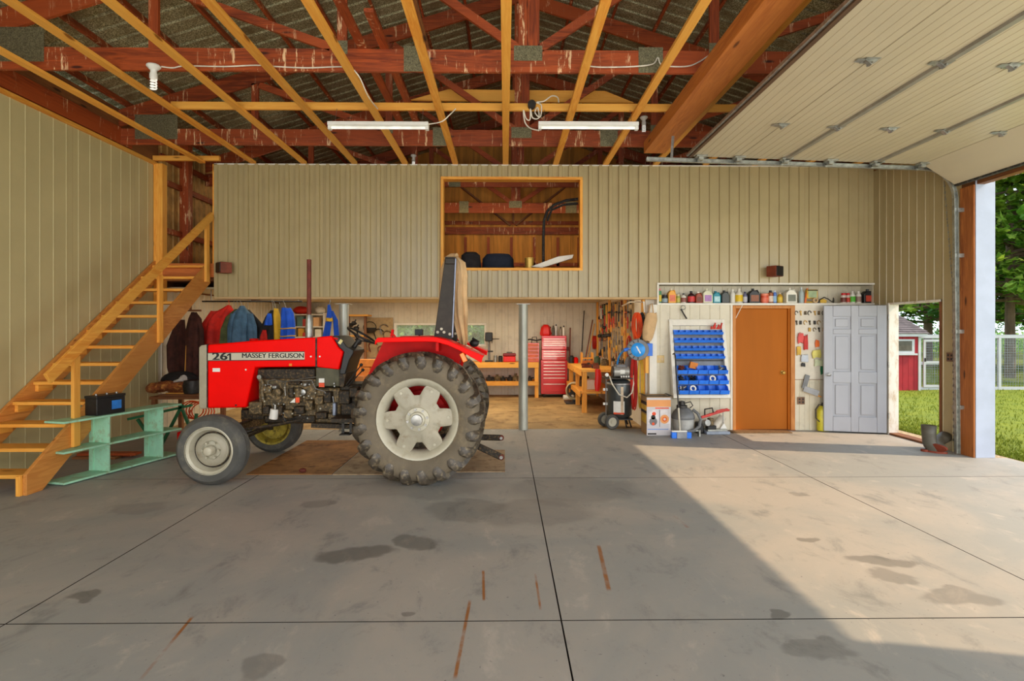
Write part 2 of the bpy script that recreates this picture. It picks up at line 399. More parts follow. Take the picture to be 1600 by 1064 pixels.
# loft front / shelf wall
wb_ = struct('wall_back')
X0 = atx(336, YW); WX0, WX1 = atx(689, YW), atx(910, YW); WZ0, WZ1 = atz(423, YW), atz(277, YW)
ZB = 2.18; XP = atx(1026, YW); SH0, SH1 = 2.085, 2.385
DX0, DX1 = atx(1144, YW), atx(1241, YW); DZ = 2.045
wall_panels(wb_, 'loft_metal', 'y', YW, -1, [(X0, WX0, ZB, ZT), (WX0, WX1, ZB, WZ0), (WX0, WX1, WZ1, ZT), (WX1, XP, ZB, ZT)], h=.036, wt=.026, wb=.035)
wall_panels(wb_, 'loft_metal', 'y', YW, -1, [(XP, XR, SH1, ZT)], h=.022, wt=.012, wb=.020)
# backing framing behind the sheets (gives the wall its thickness)
m = MB()
for r in ((X0, WX0, ZB, ZT), (WX0, WX1, ZB, WZ0), (WX0, WX1, WZ1, ZT), (WX1, XR, SH1, ZT), (WX1, XP, ZB, SH1)): m.box(r[0], r[1], YW+.004, YW+.12, r[2], r[3])
for r in ((XP, DX0+.0, 0, SH0-.02), (DX1, XR, 0, SH0-.02), (DX0, DX1, DZ, SH0-.02)): m.box(r[0], r[1], YW+.004, YW+.12, r[2], r[3])
m.build('wall_core', 'old_wood_x', wb_)
wall_panels(wb_, 'wall_metal', 'y', YW, -1, [(XP, DX0, 0, SH0-.02), (atx(1293, YW), XR, 0, SH0-.02), (DX1, atx(1293, YW), 0, atz(594, YW))], h=.008, wt=.004, wb=.009)
M('pegboard_white', (224, 216, 200), .6, 0, .08, 6)
MB().box(DX1, atx(1293, YW), YW-.012, YW+.004, atz(593, YW), SH0-.02).build('hardboard_panel', 'pegboard_white', wb_)
# bottom ledger board and top trims
MB().box(X0, XP, YW-.03, YW+.10, ZB-.035, ZB).build('ledger_board', WOOD('ledger_wood', (216, 184, 132), (190, 150, 96), 'x', knots=False), wb_, bevel=.003)
MB().box(X0, XP, YW+.18, YW+.30, ZB-.03, 2.33).build('soffit_board', 'ceiling_cream', wb_, bevel=.003)
MB().box(X0, XR, YW-.035, YW+.01, ZT-.012, ZT+.004).build('top_trim', 'trim_white', wb_)
MB().box(X0, X0+.05, YW-.035, YW+.0, ZB, ZT).build('corner_trim', 'loft_metal', wb_)
# loft window: pine frame
w1 = struct('window_1')
t = .045
for a in ((WX0, WX1, WZ1-t, WZ1), (WX0, WX1, WZ0, WZ0+t), (WX0, WX0+t, WZ0+t, WZ1-t), (WX1-t, WX1, WZ0+t, WZ1-t)):
    MB().box(a[0], a[1], YW-.04, YW+.13, a[2], a[3]).build('frame_board', 'pine_x' if a[1]-a[0] > .2 else 'pine_z', w1, bevel=.003)
# shelf niche
nich = struct('trim_1')
MB().box(XP, XR, YW-.03, YW+.32, SH0-.035, SH0).build('shelf_board', 'trim_white', nich, bevel=.004)
MB().box(XP, XR, YW-.03, YW+.01, SH1, SH1+.03).build('top_strip', 'trim_white', nich, bevel=.003)
MB().box(XP, XP+.03, YW-.03, YW+.3, SH0, SH1).build('side_strip', 'trim_white', nich, bevel=.003)
wall_panels(nich, 'wall_metal', 'y', YW+.32, -1, [(XP, XR, SH0, SH1)], h=.008, wt=.004, wb=.009)
MB().box(XR-.012, XR-.002, YW+.003, YW+.318, SH0, SH1).build('side_panel', 'wall_metal', nich)
MB().box(XP, XR, YW+.005, YW+.34, SH1+.0, SH1+.02).build('niche_top', 'wall_metal', nich)
MB().cyl((atx(1159, YW), YW-.03, SH0-.03), (atx(1148, YW), YW-.012, SH0-.27), .006, n=6).build('shelf_brace', 'trim_white', nich)
# left wall
wl = struct('wall_left')
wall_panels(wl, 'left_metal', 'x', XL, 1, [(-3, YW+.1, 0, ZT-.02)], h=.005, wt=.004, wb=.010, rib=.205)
wall_panels(wl, 'wall_metal', 'x', XL, 1, [(YW+.1, YB, 0, 2.3)], h=.009, wt=.005, wb=.010)
MB().box(XL-.12, XL-.002, -3, YB, 0, 4.9).build('wall_core', 'old_wood_y', wl)
MB().box(XL, XL+.04, -3, YW+.1, ZT-.02, ZT+.03).build('wall_plate', 'pine_y', wl)
MB().box(XL, XL+.035, -3, 8.5, ZT+.05, ZT+.29).build('side_board', 'red_wood_y', wl)
M('loft_sheet', (190, 150, 84), .6, 0, .4, 4)
wall_panels(wl, 'loft_sheet', 'x', XL, 1, [(YW+.1, YB, Z_LOFT, 4.9)], h=.018)
for y in (9.75, 11.0, 12.4, 13.6): MB().box(XL+.02, XL+.17, y, y+.14, Z_LOFT, 4.9).build('post', 'red_wood_z', wl, bevel=.004)
for z in (3.25, 4.05, 4.45): MB().box(XL+.02, XL+.07, YW+.1, YB, z, z+.09).build('girt', 'red_wood_y', wl)
# right wall
wr = struct('wall_right')
GY = onx(1525, 600, XR).y; GJ = onx(1503, 600, XR).y; GY0 = 2.0; GZ = 3.52
MD0, MD1, MDZ = onx(1472, 600, XR).y, onx(1390, 600, XR).y, 2.07
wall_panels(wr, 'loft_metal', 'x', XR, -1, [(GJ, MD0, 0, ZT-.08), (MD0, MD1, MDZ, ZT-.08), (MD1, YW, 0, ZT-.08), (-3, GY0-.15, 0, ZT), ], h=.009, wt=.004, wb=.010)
m = MB()
for r in ((GY+.02, MD0, 0, 4.9), (MD0, MD1, MDZ, 4.9), (MD1, YB, 0, 4.9), (-3, GY0, 0, 4.9), (GY0, GY+.02, GZ, 4.9)): m.box(XR+.002, XR+.105, r[0], r[1], r[2], r[3])
m.build('wall_core', 'old_wood_y', wr)
wall_panels(wr, 'wall_metal', 'x', XR+.107, 1, [(GY, MD0, 0, 4.7), (MD0, MD1, MDZ, 4.7), (MD1, YB, 0, 4.7), (-3, GY0, 0, 4.7), (GY0, GY, GZ, 4.7)], h=.018)
M('white_flashing', (170, 180, 200), .4, .0, .08, 3)
MB().box(XR-.03, XR+.02, GY, GJ, 0, GZ).build('jamb_post', WOOD('jamb_wood', (190, 116, 56), (134, 70, 30), 'z'), wr, bevel=.004)
MB().box(XR-.012, XR+.24, GY-.012, GY, 0, GZ+.05).build('jamb_flashing', 'white_flashing', wr, bevel=.002)
MB().box(XR+.106, XR+.24, GY, GY+.14, 0, GZ+.05).build('outer_post', 'white_flashing', wr)
MB().box(XR-.03, XR+.24, GY0, GY0+.04, 0, GZ).build('jamb_board', 'red_wood_z', wr)
# man door frame (door_2) in the right wall
d2 = struct('door_2')
M('chipped_white', (236, 234, 226), .5, 0, .05, 5, stretch=(1, 1, .4), dirt=(190, 160, 120), dirtamt=.05)
MB().box(XR-.035, XR+.12, MD1-.035, MD1, 0, MDZ).build('jamb', 'chipped_white', d2, bevel=.003)
MB().box(XR-.02, XR+.12, MD0, MD0+.03, 0, MDZ).build('jamb', 'old_wood_z', d2, bevel=.003)
MB().box(XR-.03, XR+.12, MD0, MD1, MDZ-.03, MDZ).build('head_jamb', 'chipped_white', d2, bevel=.003)
MB().box(XR-.03, XR+.14, MD0, MD1, 0, .03).build('threshold', 'old_wood_y', d2, bevel=.004)
# back wall of workshop + pegboard wall, ceiling of workshop, loft floor
wk = struct('wall_workshop')
KX0, KX1, KZ0, KZ1 = atx(616, YB), atx(760, YB), atz(541, YB), atz(505, YB)
wall_panels(wk, 'wall_metal', 'y', YB, -1, [(XL, KX0, 0, 2.45), (KX0, KX1, 0, KZ0), (KX0, KX1, KZ1, 2.45), (KX1, XP, 0, 2.45)], h=.009, wt=.005, wb=.010)
m = MB()
for r in ((XL, KX0, 0, 2.45), (KX0, KX1, 0, KZ0), (KX0, KX1, KZ1, 2.45), (KX1, XR, 0, 2.45)): m.box(r[0], r[1], YB+.003, YB+.15, r[2], r[3])
m.build('wall_core', 'old_wood_x', wk)
w2 = struct('window_2'); t = .05
for a in ((KX0, KX1, KZ1-t, KZ1), (KX0, KX1, KZ0, KZ0+t), (KX0, KX0+t, KZ0+t, KZ1-t), (KX1-t, KX1, KZ0+t, KZ1-t), ((KX0+KX1)/2-.02, (KX0+KX1)/2+.02, KZ0+t, KZ1-t)):
    MB().box(a[0], a[1], YB-.03, YB+.14, a[2], a[3]).build('frame', 'trim_white', w2, bevel=.003)
mg, n_, b_ = newmat('glass'); b_.inputs['Base Color'].default_value = (.85, .95, .9, 1); b_.inputs['Roughness'].default_value = .05; b_.inputs['Alpha'].default_value = .18
for a in ((KX0+t, (KX0+KX1)/2-.02), ((KX0+KX1)/2+.02, KX1-t)):
    MB().box(a[0], a[1], YB+.05, YB+.056, KZ0+t, KZ1-t).build('pane', 'glass', w2)
pw = struct('wall_pegboard'); XG = 2.33
MB().box(XG, XP, YW+.13, YB, 0, 2.33).build('wall_core', 'pegboard_white', pw)
MB().box(XG-.006, XG-.0, 10.0, 13.6, 1.0, 2.25).build('pegboard', M('pegboard_tan', (176, 150, 108), .7, 0, .2, 10), pw)
for y in (YW+.13, 10.6, 12.2, 13.8): MB().box(XG-.05, XG-.006, y, y+.09, 0, 2.33).build('stud', 'pine_z', pw, bevel=.003)
MB().box(XG+.03, XP-.0, YW-.02, YW+.125, 0, ZB-.12).build('end_trim', 'trim_white', pw, bevel=.004)
cw = struct('ceiling_workshop')
wall = MB().box(XL, XP, YW+.3, YB, 2.33, 2.36).build('ceiling_sheet', 'ceiling_cream', cw)
lf = struct('floor_loft')
for i in range(10):
    a = XL+(XR-XL)*i/10; b = XL+(XR-XL)*(i+1)/10
    MB().box(a+.002, b-.002, YW+.12, YB, 2.45, Z_LOFT).build('plywood_sheet', 'old_wood_y', lf)
# gable wall behind the loft
gw = struct('wall_gable')
M('gable_board', (214, 150, 62), .7, 0, .35, 6, stretch=(1, 1, .1), bmp=.1)
zroof = lambda x: 4.88+.31*(min(x-XL, XR-x))
nb = 24; XC0 = (XL+XR)/2
for i in range(nb):
    a = XL+(XR-XL)*i/nb; b = XL+(XR-XL)*(i+1)/nb
    MB().prism([(a+.003, Z_LOFT-.15), (b-.003, Z_LOFT-.15), (b-.003, zroof(b)+.1), (a+.003, zroof(a)+.1)], 'xz', YB+.001, YB+.03).build('gable_plank', 'gable_board', gw)
MB().prism([(XL, 2.4), (XR, 2.4), (XR, zroof(XR)), (XC0, zroof(XC0)), (XL, zroof(XL))], 'xz', YB+.031, YB+.05).build('leak_backing', 'old_wood_x', gw)  # unseen backing added to block sky leaking between the gable planks
for z in (3.25, 4.3): MB().box(XL, XR, YB-.05, YB, z, z+.09).build('girt', 'red_wood_x', gw)
MB().box(XL, XR, YB-.09, YB-.052, atz(366, 14), atz(355, 14)).build('gable_beam', 'red_wood_x', gw)
for px in (727, 763, 799, 835, 872, 905): MB().box(atx(px-2, 14), atx(px+2, 14), YB-.05, YB-.001, Z_LOFT, atz(370, 14)).build('stud', 'red_wood_z', gw)
for a, b in (((714, 287), (797, 352)), ((886, 290), (806, 352)), ((802, 287), (802, 348))):
    MB().bar(at(*a, 13.96), at(*b, 13.96), .04, .1, (0, 1, 0)).build('brace', 'old_wood_x', gw)
# ---------------- roof ----------------
rf = struct('ceiling')
XC = (XL+XR)/2; ZE = 4.88; SL = .31
mroof, n, b = newmat('roof_underside')
f = noise(n, 60, (1, 1, 1), 4, .8); f2 = noise(n, 3, (1, 1, 1), 5, .7)
c = mixcol(n, ramp(n, f, .42, .62), srgb(104, 102, 72), srgb(216, 214, 176)); c = mixcol(n, ramp(n, f2, .4, .75), c, srgb(122, 108, 76))
n.links.new(c, b.inputs['Base Color']); b.inputs['Metallic'].default_value = .35; b.inputs['Roughness'].default_value = .5
def roof_sheet(sg):
    m = MB(); pr = panel_mesh(0, .9144, 0, 0, .02, wt=.012, wb=.03, ph=.1143, RIB=.2286); vs = []
    xa, xb = (XL-.35, XC) if sg < 0 else (XC, XR+.35)
    for x in (xa, xb):
        z = ZE+SL*min(x-XL, XR-x)+.095
        for u, d in pr: vs.append((x, u, z+d))
    k = len(pr); m.add(vs, [(i, i+1, k+i+1, k+i) for i in range(k-1)])
    return m.build('roof_sheet', 'roof_underside', rf, smooth=0)
base = {s: roof_sheet(s) for s in (-1, 1)}
for s in (-1, 1):
    for k in range(19):
        o = base[s] if k == 0 else dup(base[s], parent=rf)
        o.location = (0, -3+k*.9144, 0)
pur = None
for i in range(20):
    q = (i % 10)*.62+.12; x = XL+q if i < 10 else XR-q; z = ZE+SL*q+.047
    if pur is None: pur = MB().box(-.019, .019, -3, YB, -.045, .045).build('purlin', 'red_wood_y', rf); pur['keep'] = 1; del pur['keep']
    o = pur if i == 0 else dup(pur, parent=rf)
    o.location = (x, 0, z); o.rotation_euler = (0, -math.atan(SL)*(1 if i < 10 else -1), 0)
# joists (light pine 2x4 laid flat)
jx = [atx(790, YW)+.8145*k for k in range(-6, 8)]
j0 = None
for x in jx:
    if j0 is None: j0 = MB().box(-.045, .045, -1.5, YW-.04, ZT, ZT+.036).build('joist', 'pine_y', rf, bevel=.002)
    o = j0 if x == jx[0] else dup(j0, parent=rf)
    o.location = (x, .0, 0)
MB().box(atx(268, 6.92), atx(1150, 6.92), 6.90, 6.94, ZT+.038, ZT+.127).build('cross_board', 'pine_x', rf, bevel=.002)
MB().box(2.0, 2.31, -1.5, 8.0, 4.19, 4.355).build('header_beam', WOOD('orange_beam', (226, 140, 62), (190, 104, 40), 'y'), rf, bevel=.004)
# collar board and loose planks up in the trusses
MB().prism([(atx(640, 8.6), atz(158, 8.6)), (atx(990, 8.6), atz(160, 8.6)), (atx(945, 8.6), atz(142, 8.6)), (atx(700, 8.6), atz(141, 8.6))], 'xz', 8.58, 8.62).build('collar_board', 'pine_x', rf)
for x, y0, y1, wd in ((-1.50, 3.2, 8.8, .09), (-1.27, 5.2, 9.0, .09), (-.86, 2.6, 6.1, .12)):
    MB().box(x-wd/2, x+wd/2, y0, y1, 4.606, 4.645).build('loose_plank', 'red_wood_y' if x < -1 else 'old_wood_y', rf, bevel=.002)
# stair-head framing
sh = struct('trim_2')
PX1 = atx(256, YW)
MB().box(XL+.01, PX1, YW-.04, YW+.09, 2.1, ZT).build('corner_post', 'pine_z', sh, bevel=.004)
MB().box(atx(333, YW), X0+.02, YW-.02, YW+.12, Z_LOFT, ZT).build('opening_stud', 'pine_z', sh, bevel=.003)
MB().box(XL+.01, atx(345, YW), YW-.06, YW+.0, ZT+.045, ZT+.12).build('opening_header', 'pine_x', sh, bevel=.003)
MB().box(PX1, X0, YW-.03, YW+.12, 2.5, 2.72).build('landing_fascia', WOOD('orange_beam_x', (216, 128, 58), (176, 92, 38), 'x'), sh, bevel=.003)
# ---------------- trusses ----------------
M('gang_plate', (150, 144, 112), .45, .6, .4, 60, bmp=.3, dirt=(60, 56, 40))
def truss(label, y):
    t = thing('roof_truss', label, 'truss', (XC, y, ZT+.04), 'roof trusses over the machine hall')
    zb = 4.37; H = .235; th = .038; zc = lambda x: ZE+SL*min(x-XL, XR-x)
    MB().box(XL, XR, y-th/2, y+th/2, zb, zb+H).build('bottom_chord', 'red_wood_x', t)
    for s in (-1, 1):
        xe = XL if s < 0 else XR
        MB().prism([(xe, ZE-.25), (XC, zc(XC)-.20), (XC, zc(XC)), (xe, ZE)], 'xz', y-th/2, y+th/2).build('top_chord', 'red_wood_x', t)
    P = 1.97; off = .06
    for k in (-2, -1, 0, 1, 2):
        x = XC+off+k*P; wv = .16 if k == 0 else .10
        if k == 0:
            MB().box(x-.11, x-.02, y-th/2-.002, y+th/2+.002, zb+H, zc(x)-.2).build('king_post', 'red_wood_z', t); MB().box(x-.015, x+.11, y-th/2, y+th/2, zb+H, zc(x)-.2).build('king_post', 'red_wood_z', t)
        else: MB().box(x-wv/2, x+wv/2, y-th/2, y+th/2, zb+H, zc(x)-.22).build('web', 'red_wood_z', t)
    for a, b in ((0, -1), (0, 1), (-1, -2), (1, 2)):
        xa, xb = XC+off+a*P, XC+off+b*P; s = 1 if b > a else -1
        MB().bar((xa+s*.12, y, zb+H+.02), (xb-s*.06, y, zc(xb)-.24), .09, .038, (0, 1, 0)).build('diagonal_web', 'red_wood_x', t)
    for x, dz, wd, hg in ((XC-1.15, .0, .22, .27), (XC+.05, .12, .30, .16), (XC+1.35, .0, .26, .27), (XL+.55, .08, .62, .36), (XR-.55, .08, .62, .36), (XC-1.97+off, .18, .12, .14), (XC+1.97+off, .18, .12, .14)):
        p = MB().box(x-wd/2, x+wd/2, y-th/2-.004, y-th/2, zb+dz, zb+dz+hg)
        for i in range(int(wd/.03)):
            for j in range(int(hg/.03)): p.box(x-wd/2+.01+i*.03, x-wd/2+.018+i*.03, y-th/2-.007, y-th/2-.003, zb+dz+.008+j*.03, zb+dz+.024+j*.03)
        p.build('gusset_plate', 'gang_plate', t, smooth=0)
    return t
truss('red-brown timber roof truss overhead carrying the coiled white cable and bulb socket', 5.90)
truss('red-brown timber roof truss directly in front of the ribbed loft wall', 8.27)
truss('red-brown timber roof truss just behind the loft window opening', 10.64)
truss('red-brown timber roof truss deep inside the dark loft', 13.0)
truss('red-brown timber roof truss nearest overhead, above the foreground floor', 3.53)
# ================= GARAGE DOOR =================
M('door_white', (192, 180, 152), .4, 0, .05, 3, stretch=(1, .3, 1))
M('door_strut', (152, 148, 136), .45, .4, .15, 8)
M('seal_brown', (92, 66, 44), .6, 0, .3, 10, stretch=(1, .1, 1))
gd = thing('overhead_garage_door', 'white sectional garage door raised flat under the roof at upper right', 'garage door', (5.4, 7.15, 3.8))
gy0, gy1 = 1.95, 7.17
zd = lambda x: 3.89-(x-2.415)*.03
bx = [2.415, 3.01, 3.62, 4.20, 4.80, 5.42]
for i in range(5):
    a, b = bx[i]+.003, bx[i+1]-.003
    m = MB(); n = 7; pts = []
    for k in range(n):                          # embossed fine ribs along the section
        u = a+(b-a)*k/n; u2 = a+(b-a)*(k+1)/n
        pts += [(u, zd(u)), (u2-.012, zd(u2)), (u2-.006, zd(u2)+.004)]
    pts += [(b, zd(b)), (b, zd(b)+.045), (a, zd(a)+.045)]
    m.prism(pts, 'xz', gy0, gy1).build('door_section', 'door_white', gd, smooth=0)
a = Vector((5.424, 0, zd(5.42))); b = Vector((5.86, 0, 3.53))
MB().prism([(a.x, a.z), (b.x, b.z), (b.x+.03, b.z+.03), (a.x+.03, a.z+.04)], 'xz', gy0, gy1).build('door_section', 'door_white', gd, bevel=.002)
MB().bar((b.x+.01, gy0, b.z), (b.x+.01, gy1, b.z), .05, .03, (0, 0, 1)).build('bottom_seal', 'black_rubber', gd)
MB().box(2.375, 2.415, gy0, gy1, zd(2.4)-.015, zd(2.4)+.05).build('top_seal', 'seal_brown', gd)
MB().box(2.345, 2.372, gy0, gy1, zd(2.4)+.0, zd(2.4)+.03).build('edge_angle', 'galv', gd)
for x in (3.62, 4.80): MB().prism([(x-.035, zd(x)-.001), (x-.025, zd(x)-.022), (x+.025, zd(x)-.022), (x+.035, zd(x)-.001)], 'xz', gy0, gy1).build('strut', 'door_strut', gd)
def hinge(x, y, big=False):
    m = MB(); z = zd(x)-.002
    m.box(x-.06, x+.06, y-.05, y+.05, z-.006, z); m.prism([(x-.05, z-.006), (x+.05, z-.006), (x+.0, z-.045)], 'xz', y-.02, y+.02)
    m.cyl((x, y-.04, z-.03), (x, y+.04, z-.03), .009, n=8)
    m.prism([(x-.06, z-.008), (x-.12, z-.004), (x-.06, z-.003)], 'xz', y-.03, y+.03)
    m.build('hinge', 'galv', gd)
for x in (3.01, 3.62, 4.20, 4.80, 5.42):
    for y in (6.0, 4.55, 3.1): hinge(x, y)
for x in (2.52, 3.01, 3.62, 4.20, 4.80, 5.40):
    z = zd(x)-.01
    m = MB(); m.box(x-.07, x+.07, gy1-.10, gy1, z-.012, z+.006); m.box(x-.03, x+.03, gy1-.06, gy1+.0, z-.045, z); m.cyl((x, gy1-.04, z-.03), (x, gy1+.06, z-.03), .007, n=6); m.cyl((x, gy1+.05, z-.03), (x, gy1+.072, z-.03), .024, n=10)
    m.build('roller_bracket', 'galv', gd)
m = MB(); m.box(gd.location.x+.12, gd.location.x+.22, 6.6, 6.75, 3.68, 3.684); 
tr = thing('door_track', 'galvanised horizontal and vertical track of the raised garage door', 'door track', (5.5, 7.3, 0))
m = MB()
x0 = atx(1010, 7.25)
prof = lambda y0: None
def chan(m, pts):
    "C-channel track along pts in the XZ plane at Y 7.2..7.25"
    for a, b in zip(pts, pts[1:]):
        a, b = Vector((a[0], 0, a[1])), Vector((b[0], 0, b[1])); d = (b-a).normalized(); nrm = Vector((-d.z, 0, d.x))
        for o, w, h in ((Vector((0, 7.255, 0)), .003, .05), (nrm*.024+Vector((0, 7.235, 0)), .04, .003), (-nrm*.024+Vector((0, 7.235, 0)), .04, .003)):
            m.bar(a+o, b+o, w, h, nrm)
chan(m, [(x0, zd(2.0)-.03), (5.52, zd(5.42)-.035)]); m.build('horizontal_track', 'galv', tr)
m = MB(); pts = [(5.52+.39*math.sin(t*PI/2/7), zd(5.42)-.035-.39*(1-math.cos(t*PI/2/7))) for t in range(8)]; chan(m, pts); m.build('curved_track', 'galv', tr)
m = MB(); chan(m, [(5.91, zd(5.42)-.42), (5.94, .02)]); m.build('vertical_track', 'galv', tr)
for z in (.6, 1.6, 2.6, 3.2): MB().box(5.91, XR-.01, 7.24, 7.29, z, z+.05).build('track_bracket', 'galv', tr)
p = at(1052, 246, 7.2); q = at(1056, 186, 7.2)
m = MB(); m.bar((p.x, 7.28, p.z), (q.x, 7.28, q.z), .035, .006, (0, 1, 0)); m.build('hanger_strap', 'galv', tr)
# operating chain
ch = thing('chain_hoist_loop', 'thin galvanised chain loop hanging beside the garage door opening', 'chain', (XR-.05, 7.5, 3.55))
for (a, b) in (((1475, 283), (1489, 455)), ((1489, 300), (1490, 690)), ((1489, 455), (1491, 690))):
    A, B = onx(a[0], a[1], XR-.05), onx(b[0], b[1], XR-.05); L = (B-A).length; k = int(L/.045); m = MB()
    for i in range(k):
        c = A.lerp(B, (i+.5)/k); m.cbox(c, .008, .022 if i % 2 else .008, .036)
    m.build('chain_strand', 'galv', ch, smooth=0)
# ================= STAIRS =================
XS = atx(43, 5.6)
st = thing('staircase', 'open yellow pine staircase with handrail climbing the left wall to the loft', 'staircase', (XS, 5.6, 0))
SLP = .206/.28
zt_ = lambda y: .22+SLP*(y-5.59)
for x0, x1 in ((XL+.012, XL+.052), (XS-.04, XS)):
    MB().prism([(5.59, 0), (5.59, .21), (9.04, zt_(9.04)), (9.04, zt_(9.04)-.36), (5.59+(.36-.22)/SLP, 0)], 'yz', x0, x1).build('stringer', WOOD('stringer_pine', (228, 158, 76), (196, 118, 46), 'y'), st, bevel=.004)
MB().box(XS-.085, XS-.042, 5.56, 5.60, 0, .2).build('newel_block', 'pine_z', st, bevel=.003)
for i in range(13):
    z = .206*(i+1); y = 5.585+.28*i
    MB().box(XL+.055, XS-.042, y, y+.27, z-.038, z).build('tread', 'pine_x', st, bevel=.004)
    MB().box(XL+.055, XL+.095, y+.03, y+.24, z-.12, z-.039).build('tread_cleat', 'pine_y', st)
    if i < 12: MB().box(XS-.082, XS-.043, y+.03, y+.24, z-.12, z-.039).build('tread_cleat', 'pine_y', st)
rl = lambda px, py, dx=0: onx(px, py, XS+dx)
for (px, y1, y0, w_) in ((118, 556, 655, .09), (250, 430, 552, .09)):
    a, b = rl(px, y1, .02), rl(px, y0, .02)
    MB().box(XS+.002, XS+.040, a.y-w_/2, a.y+w_/2, zt_(a.y)-.30, a.z).build('baluster', 'pine_z', st, bevel=.003)
a = rl(337, 345, .02); MB().box(XS+.002, XS+.04, 9.0-.15, 9.0-.06, zt_(8.9)-.25, 3.42).build('baluster', 'pine_z', st, bevel=.003)
A = onx(74, 592, XS+.06); B = onx(340, 338, XS+.06)
MB().bar((XS+.06, A.y, A.z), (XS+.06, min(B.y, 8.98), B.z-.02), .036, .12).build('handrail', 'pine_y', st, bevel=.004)
# ================= TRACTOR =================
TR = thing('tractor', 'red farm tractor with grey wheels, upright exhaust and black roll bar, on brown sheets', 'tractor', (-2.0, 6.78, 0))
YC = 6.78
M('tractor_red', (252, 4, 0), .45, 0, .05, 3, spec=.12)
M('fender_red', (206, 8, 4), .5, 0, .15, 5, spec=.15)
M('rim_grey', (190, 186, 168), .45, .1, .08, 4, dirt=(168, 158, 134), dirtamt=.1)
M('grille_grey', (168, 160, 138), .5, .1, .12, 6)
M('engine_grease', (86, 74, 52), .55, .3, .5, 14, bmp=.35, dirt=(150, 124, 84), dirtamt=.6)
M('engine_dark', (46, 40, 32), .6, .3, .5, 16, bmp=.3, dirt=(110, 86, 54), dirtamt=.4)
M('tyre_dirty', (112, 102, 86), .8, 0, .22, 2.5, bmp=.15, dirt=(134, 120, 96), dirtamt=.2)
M('disc_grey', (172, 166, 148), .5, .1, .12, 4, dirt=(140, 128, 104), dirtamt=.15)
M('lug_rubber', (72, 64, 54), .42, 0, .4, 9, bmp=.2, dirt=(140, 126, 100), dirtamt=.3)
M('tyre_side', (78, 78, 76), .65, 0, .2, 3, bmp=.1, dirt=(112, 108, 96), dirtamt=.15)
M('decal_silver', (196, 190, 172), .45, .2, .05, 6)
M('ink_black', (14, 14, 16), .5, 0, 0, 5)
M('orange_lens', (250, 130, 10), .3, 0, .1, 5)
M('rust_pipe', (112, 50, 36), .7, .2, .3, 9, bmp=.1)
M('rim_yellow', (176, 160, 60), .6, .1, .4, 9, dirt=(90, 80, 40))
def tx(px, py, Y): p = at(px, py, Y); return (p.x, p.z)
def front_wheel(cx, cz, yo, dirn, R, Wd, rimmat, steer=0):
    "yo = outer face Y, dirn = +1 tyre extends to +Y"
    w_ = thing('front_wheel', None, None); w_.parent = TR; w_.location = Vector((cx, yo, cz))-TR.location
    P = [(R*.66, .02), (R*.70, .0), (R*.86, -.004), (R*.94, .02), (R*.985, .05)]
    k = 3                                        # ribs of a ribbed steering tyre
    for i in range(k+1):
        y0 = .055+(Wd-.11)*i/(k+1); y1 = y0+(Wd-.11)/(k+1)
        P += [(R, y0+.004), (R, y1-.012), (R*.955, y1-.010), (R*.955, y1-.001)]
    P += [(R*.985, Wd-.05), (R*.94, Wd-.02), (R*.86, Wd+.004), (R*.70, Wd), (R*.66, Wd-.02), (R*.62, Wd/2)]
    m = MB(); m.lathe([(r, t*dirn) for r, t in P], (cx, yo, cz), (0, 1, 0), 48, loop=True); m.build('tire', 'tyre_side', w_, smooth=30)
    rr = R*.66
    m = MB(); m.lathe([(r, t*dirn) for r, t in ((rr, .0), (rr+.012, .006), (rr+.012, .012), (rr*.95, .022), (rr*.90, .03), (rr*.84, .07), (rr*.80, .10), (rr*.72, .105), (rr*.70, .075), (rr*.64, .062), (rr*.42, .058), (rr*.36, .085), (.0, .085), (0, .105), (rr*.84, .11), (rr*.9, Wd-.03), (rr+.012, Wd-.006), (rr+.012, Wd+.002), (rr*.95, Wd-.0), (rr*.80, Wd-.05), (rr*.78, .125), (.01, .12))], (cx, yo, cz), (0, 1, 0), 40, cap=False)
    m.build('rim', rimmat, w_, smooth=35)
    m = MB(); m.lathe([(rr*.43, .054*dirn), (rr*.63, .058*dirn), (rr*.68, .070*dirn)], (cx, yo, cz), (0, 1, 0), 40, cap=False); m.build('wheel_disc', 'disc_grey', w_)
    m = MB(); m.lathe([(rr*.715, .098*dirn), (rr*.79, .094*dirn)], (cx, yo, cz), (0, 1, 0), 40, cap=False); m.build('disc_groove', 'engine_dark', w_)
    m = MB(); m.lathe([(.055, .05*dirn), (.055, .0), (.042, -.02*dirn), (.02, -.026*dirn), (0, -.026*dirn)], (cx, yo, cz), (0, 1, 0), 16)
    for i in range(6):
        q = i*PI/3; c = (cx+.085*math.cos(q), yo+.035*dirn, cz+.085*math.sin(q)); m.cyl(c, (c[0], yo+.06*dirn, c[2]), .012, n=6)
    m.build('hub', 'rim_grey', w_)
    return w_
fx, fz = tx(326.5, 704, 5.9); fz = .372
front_wheel(fx, fz, 5.885, 1, .372, .215, 'rim_grey')
front_wheel(fx, fz, 2*YC-5.885, -1, .372, .215, 'rim_yellow')
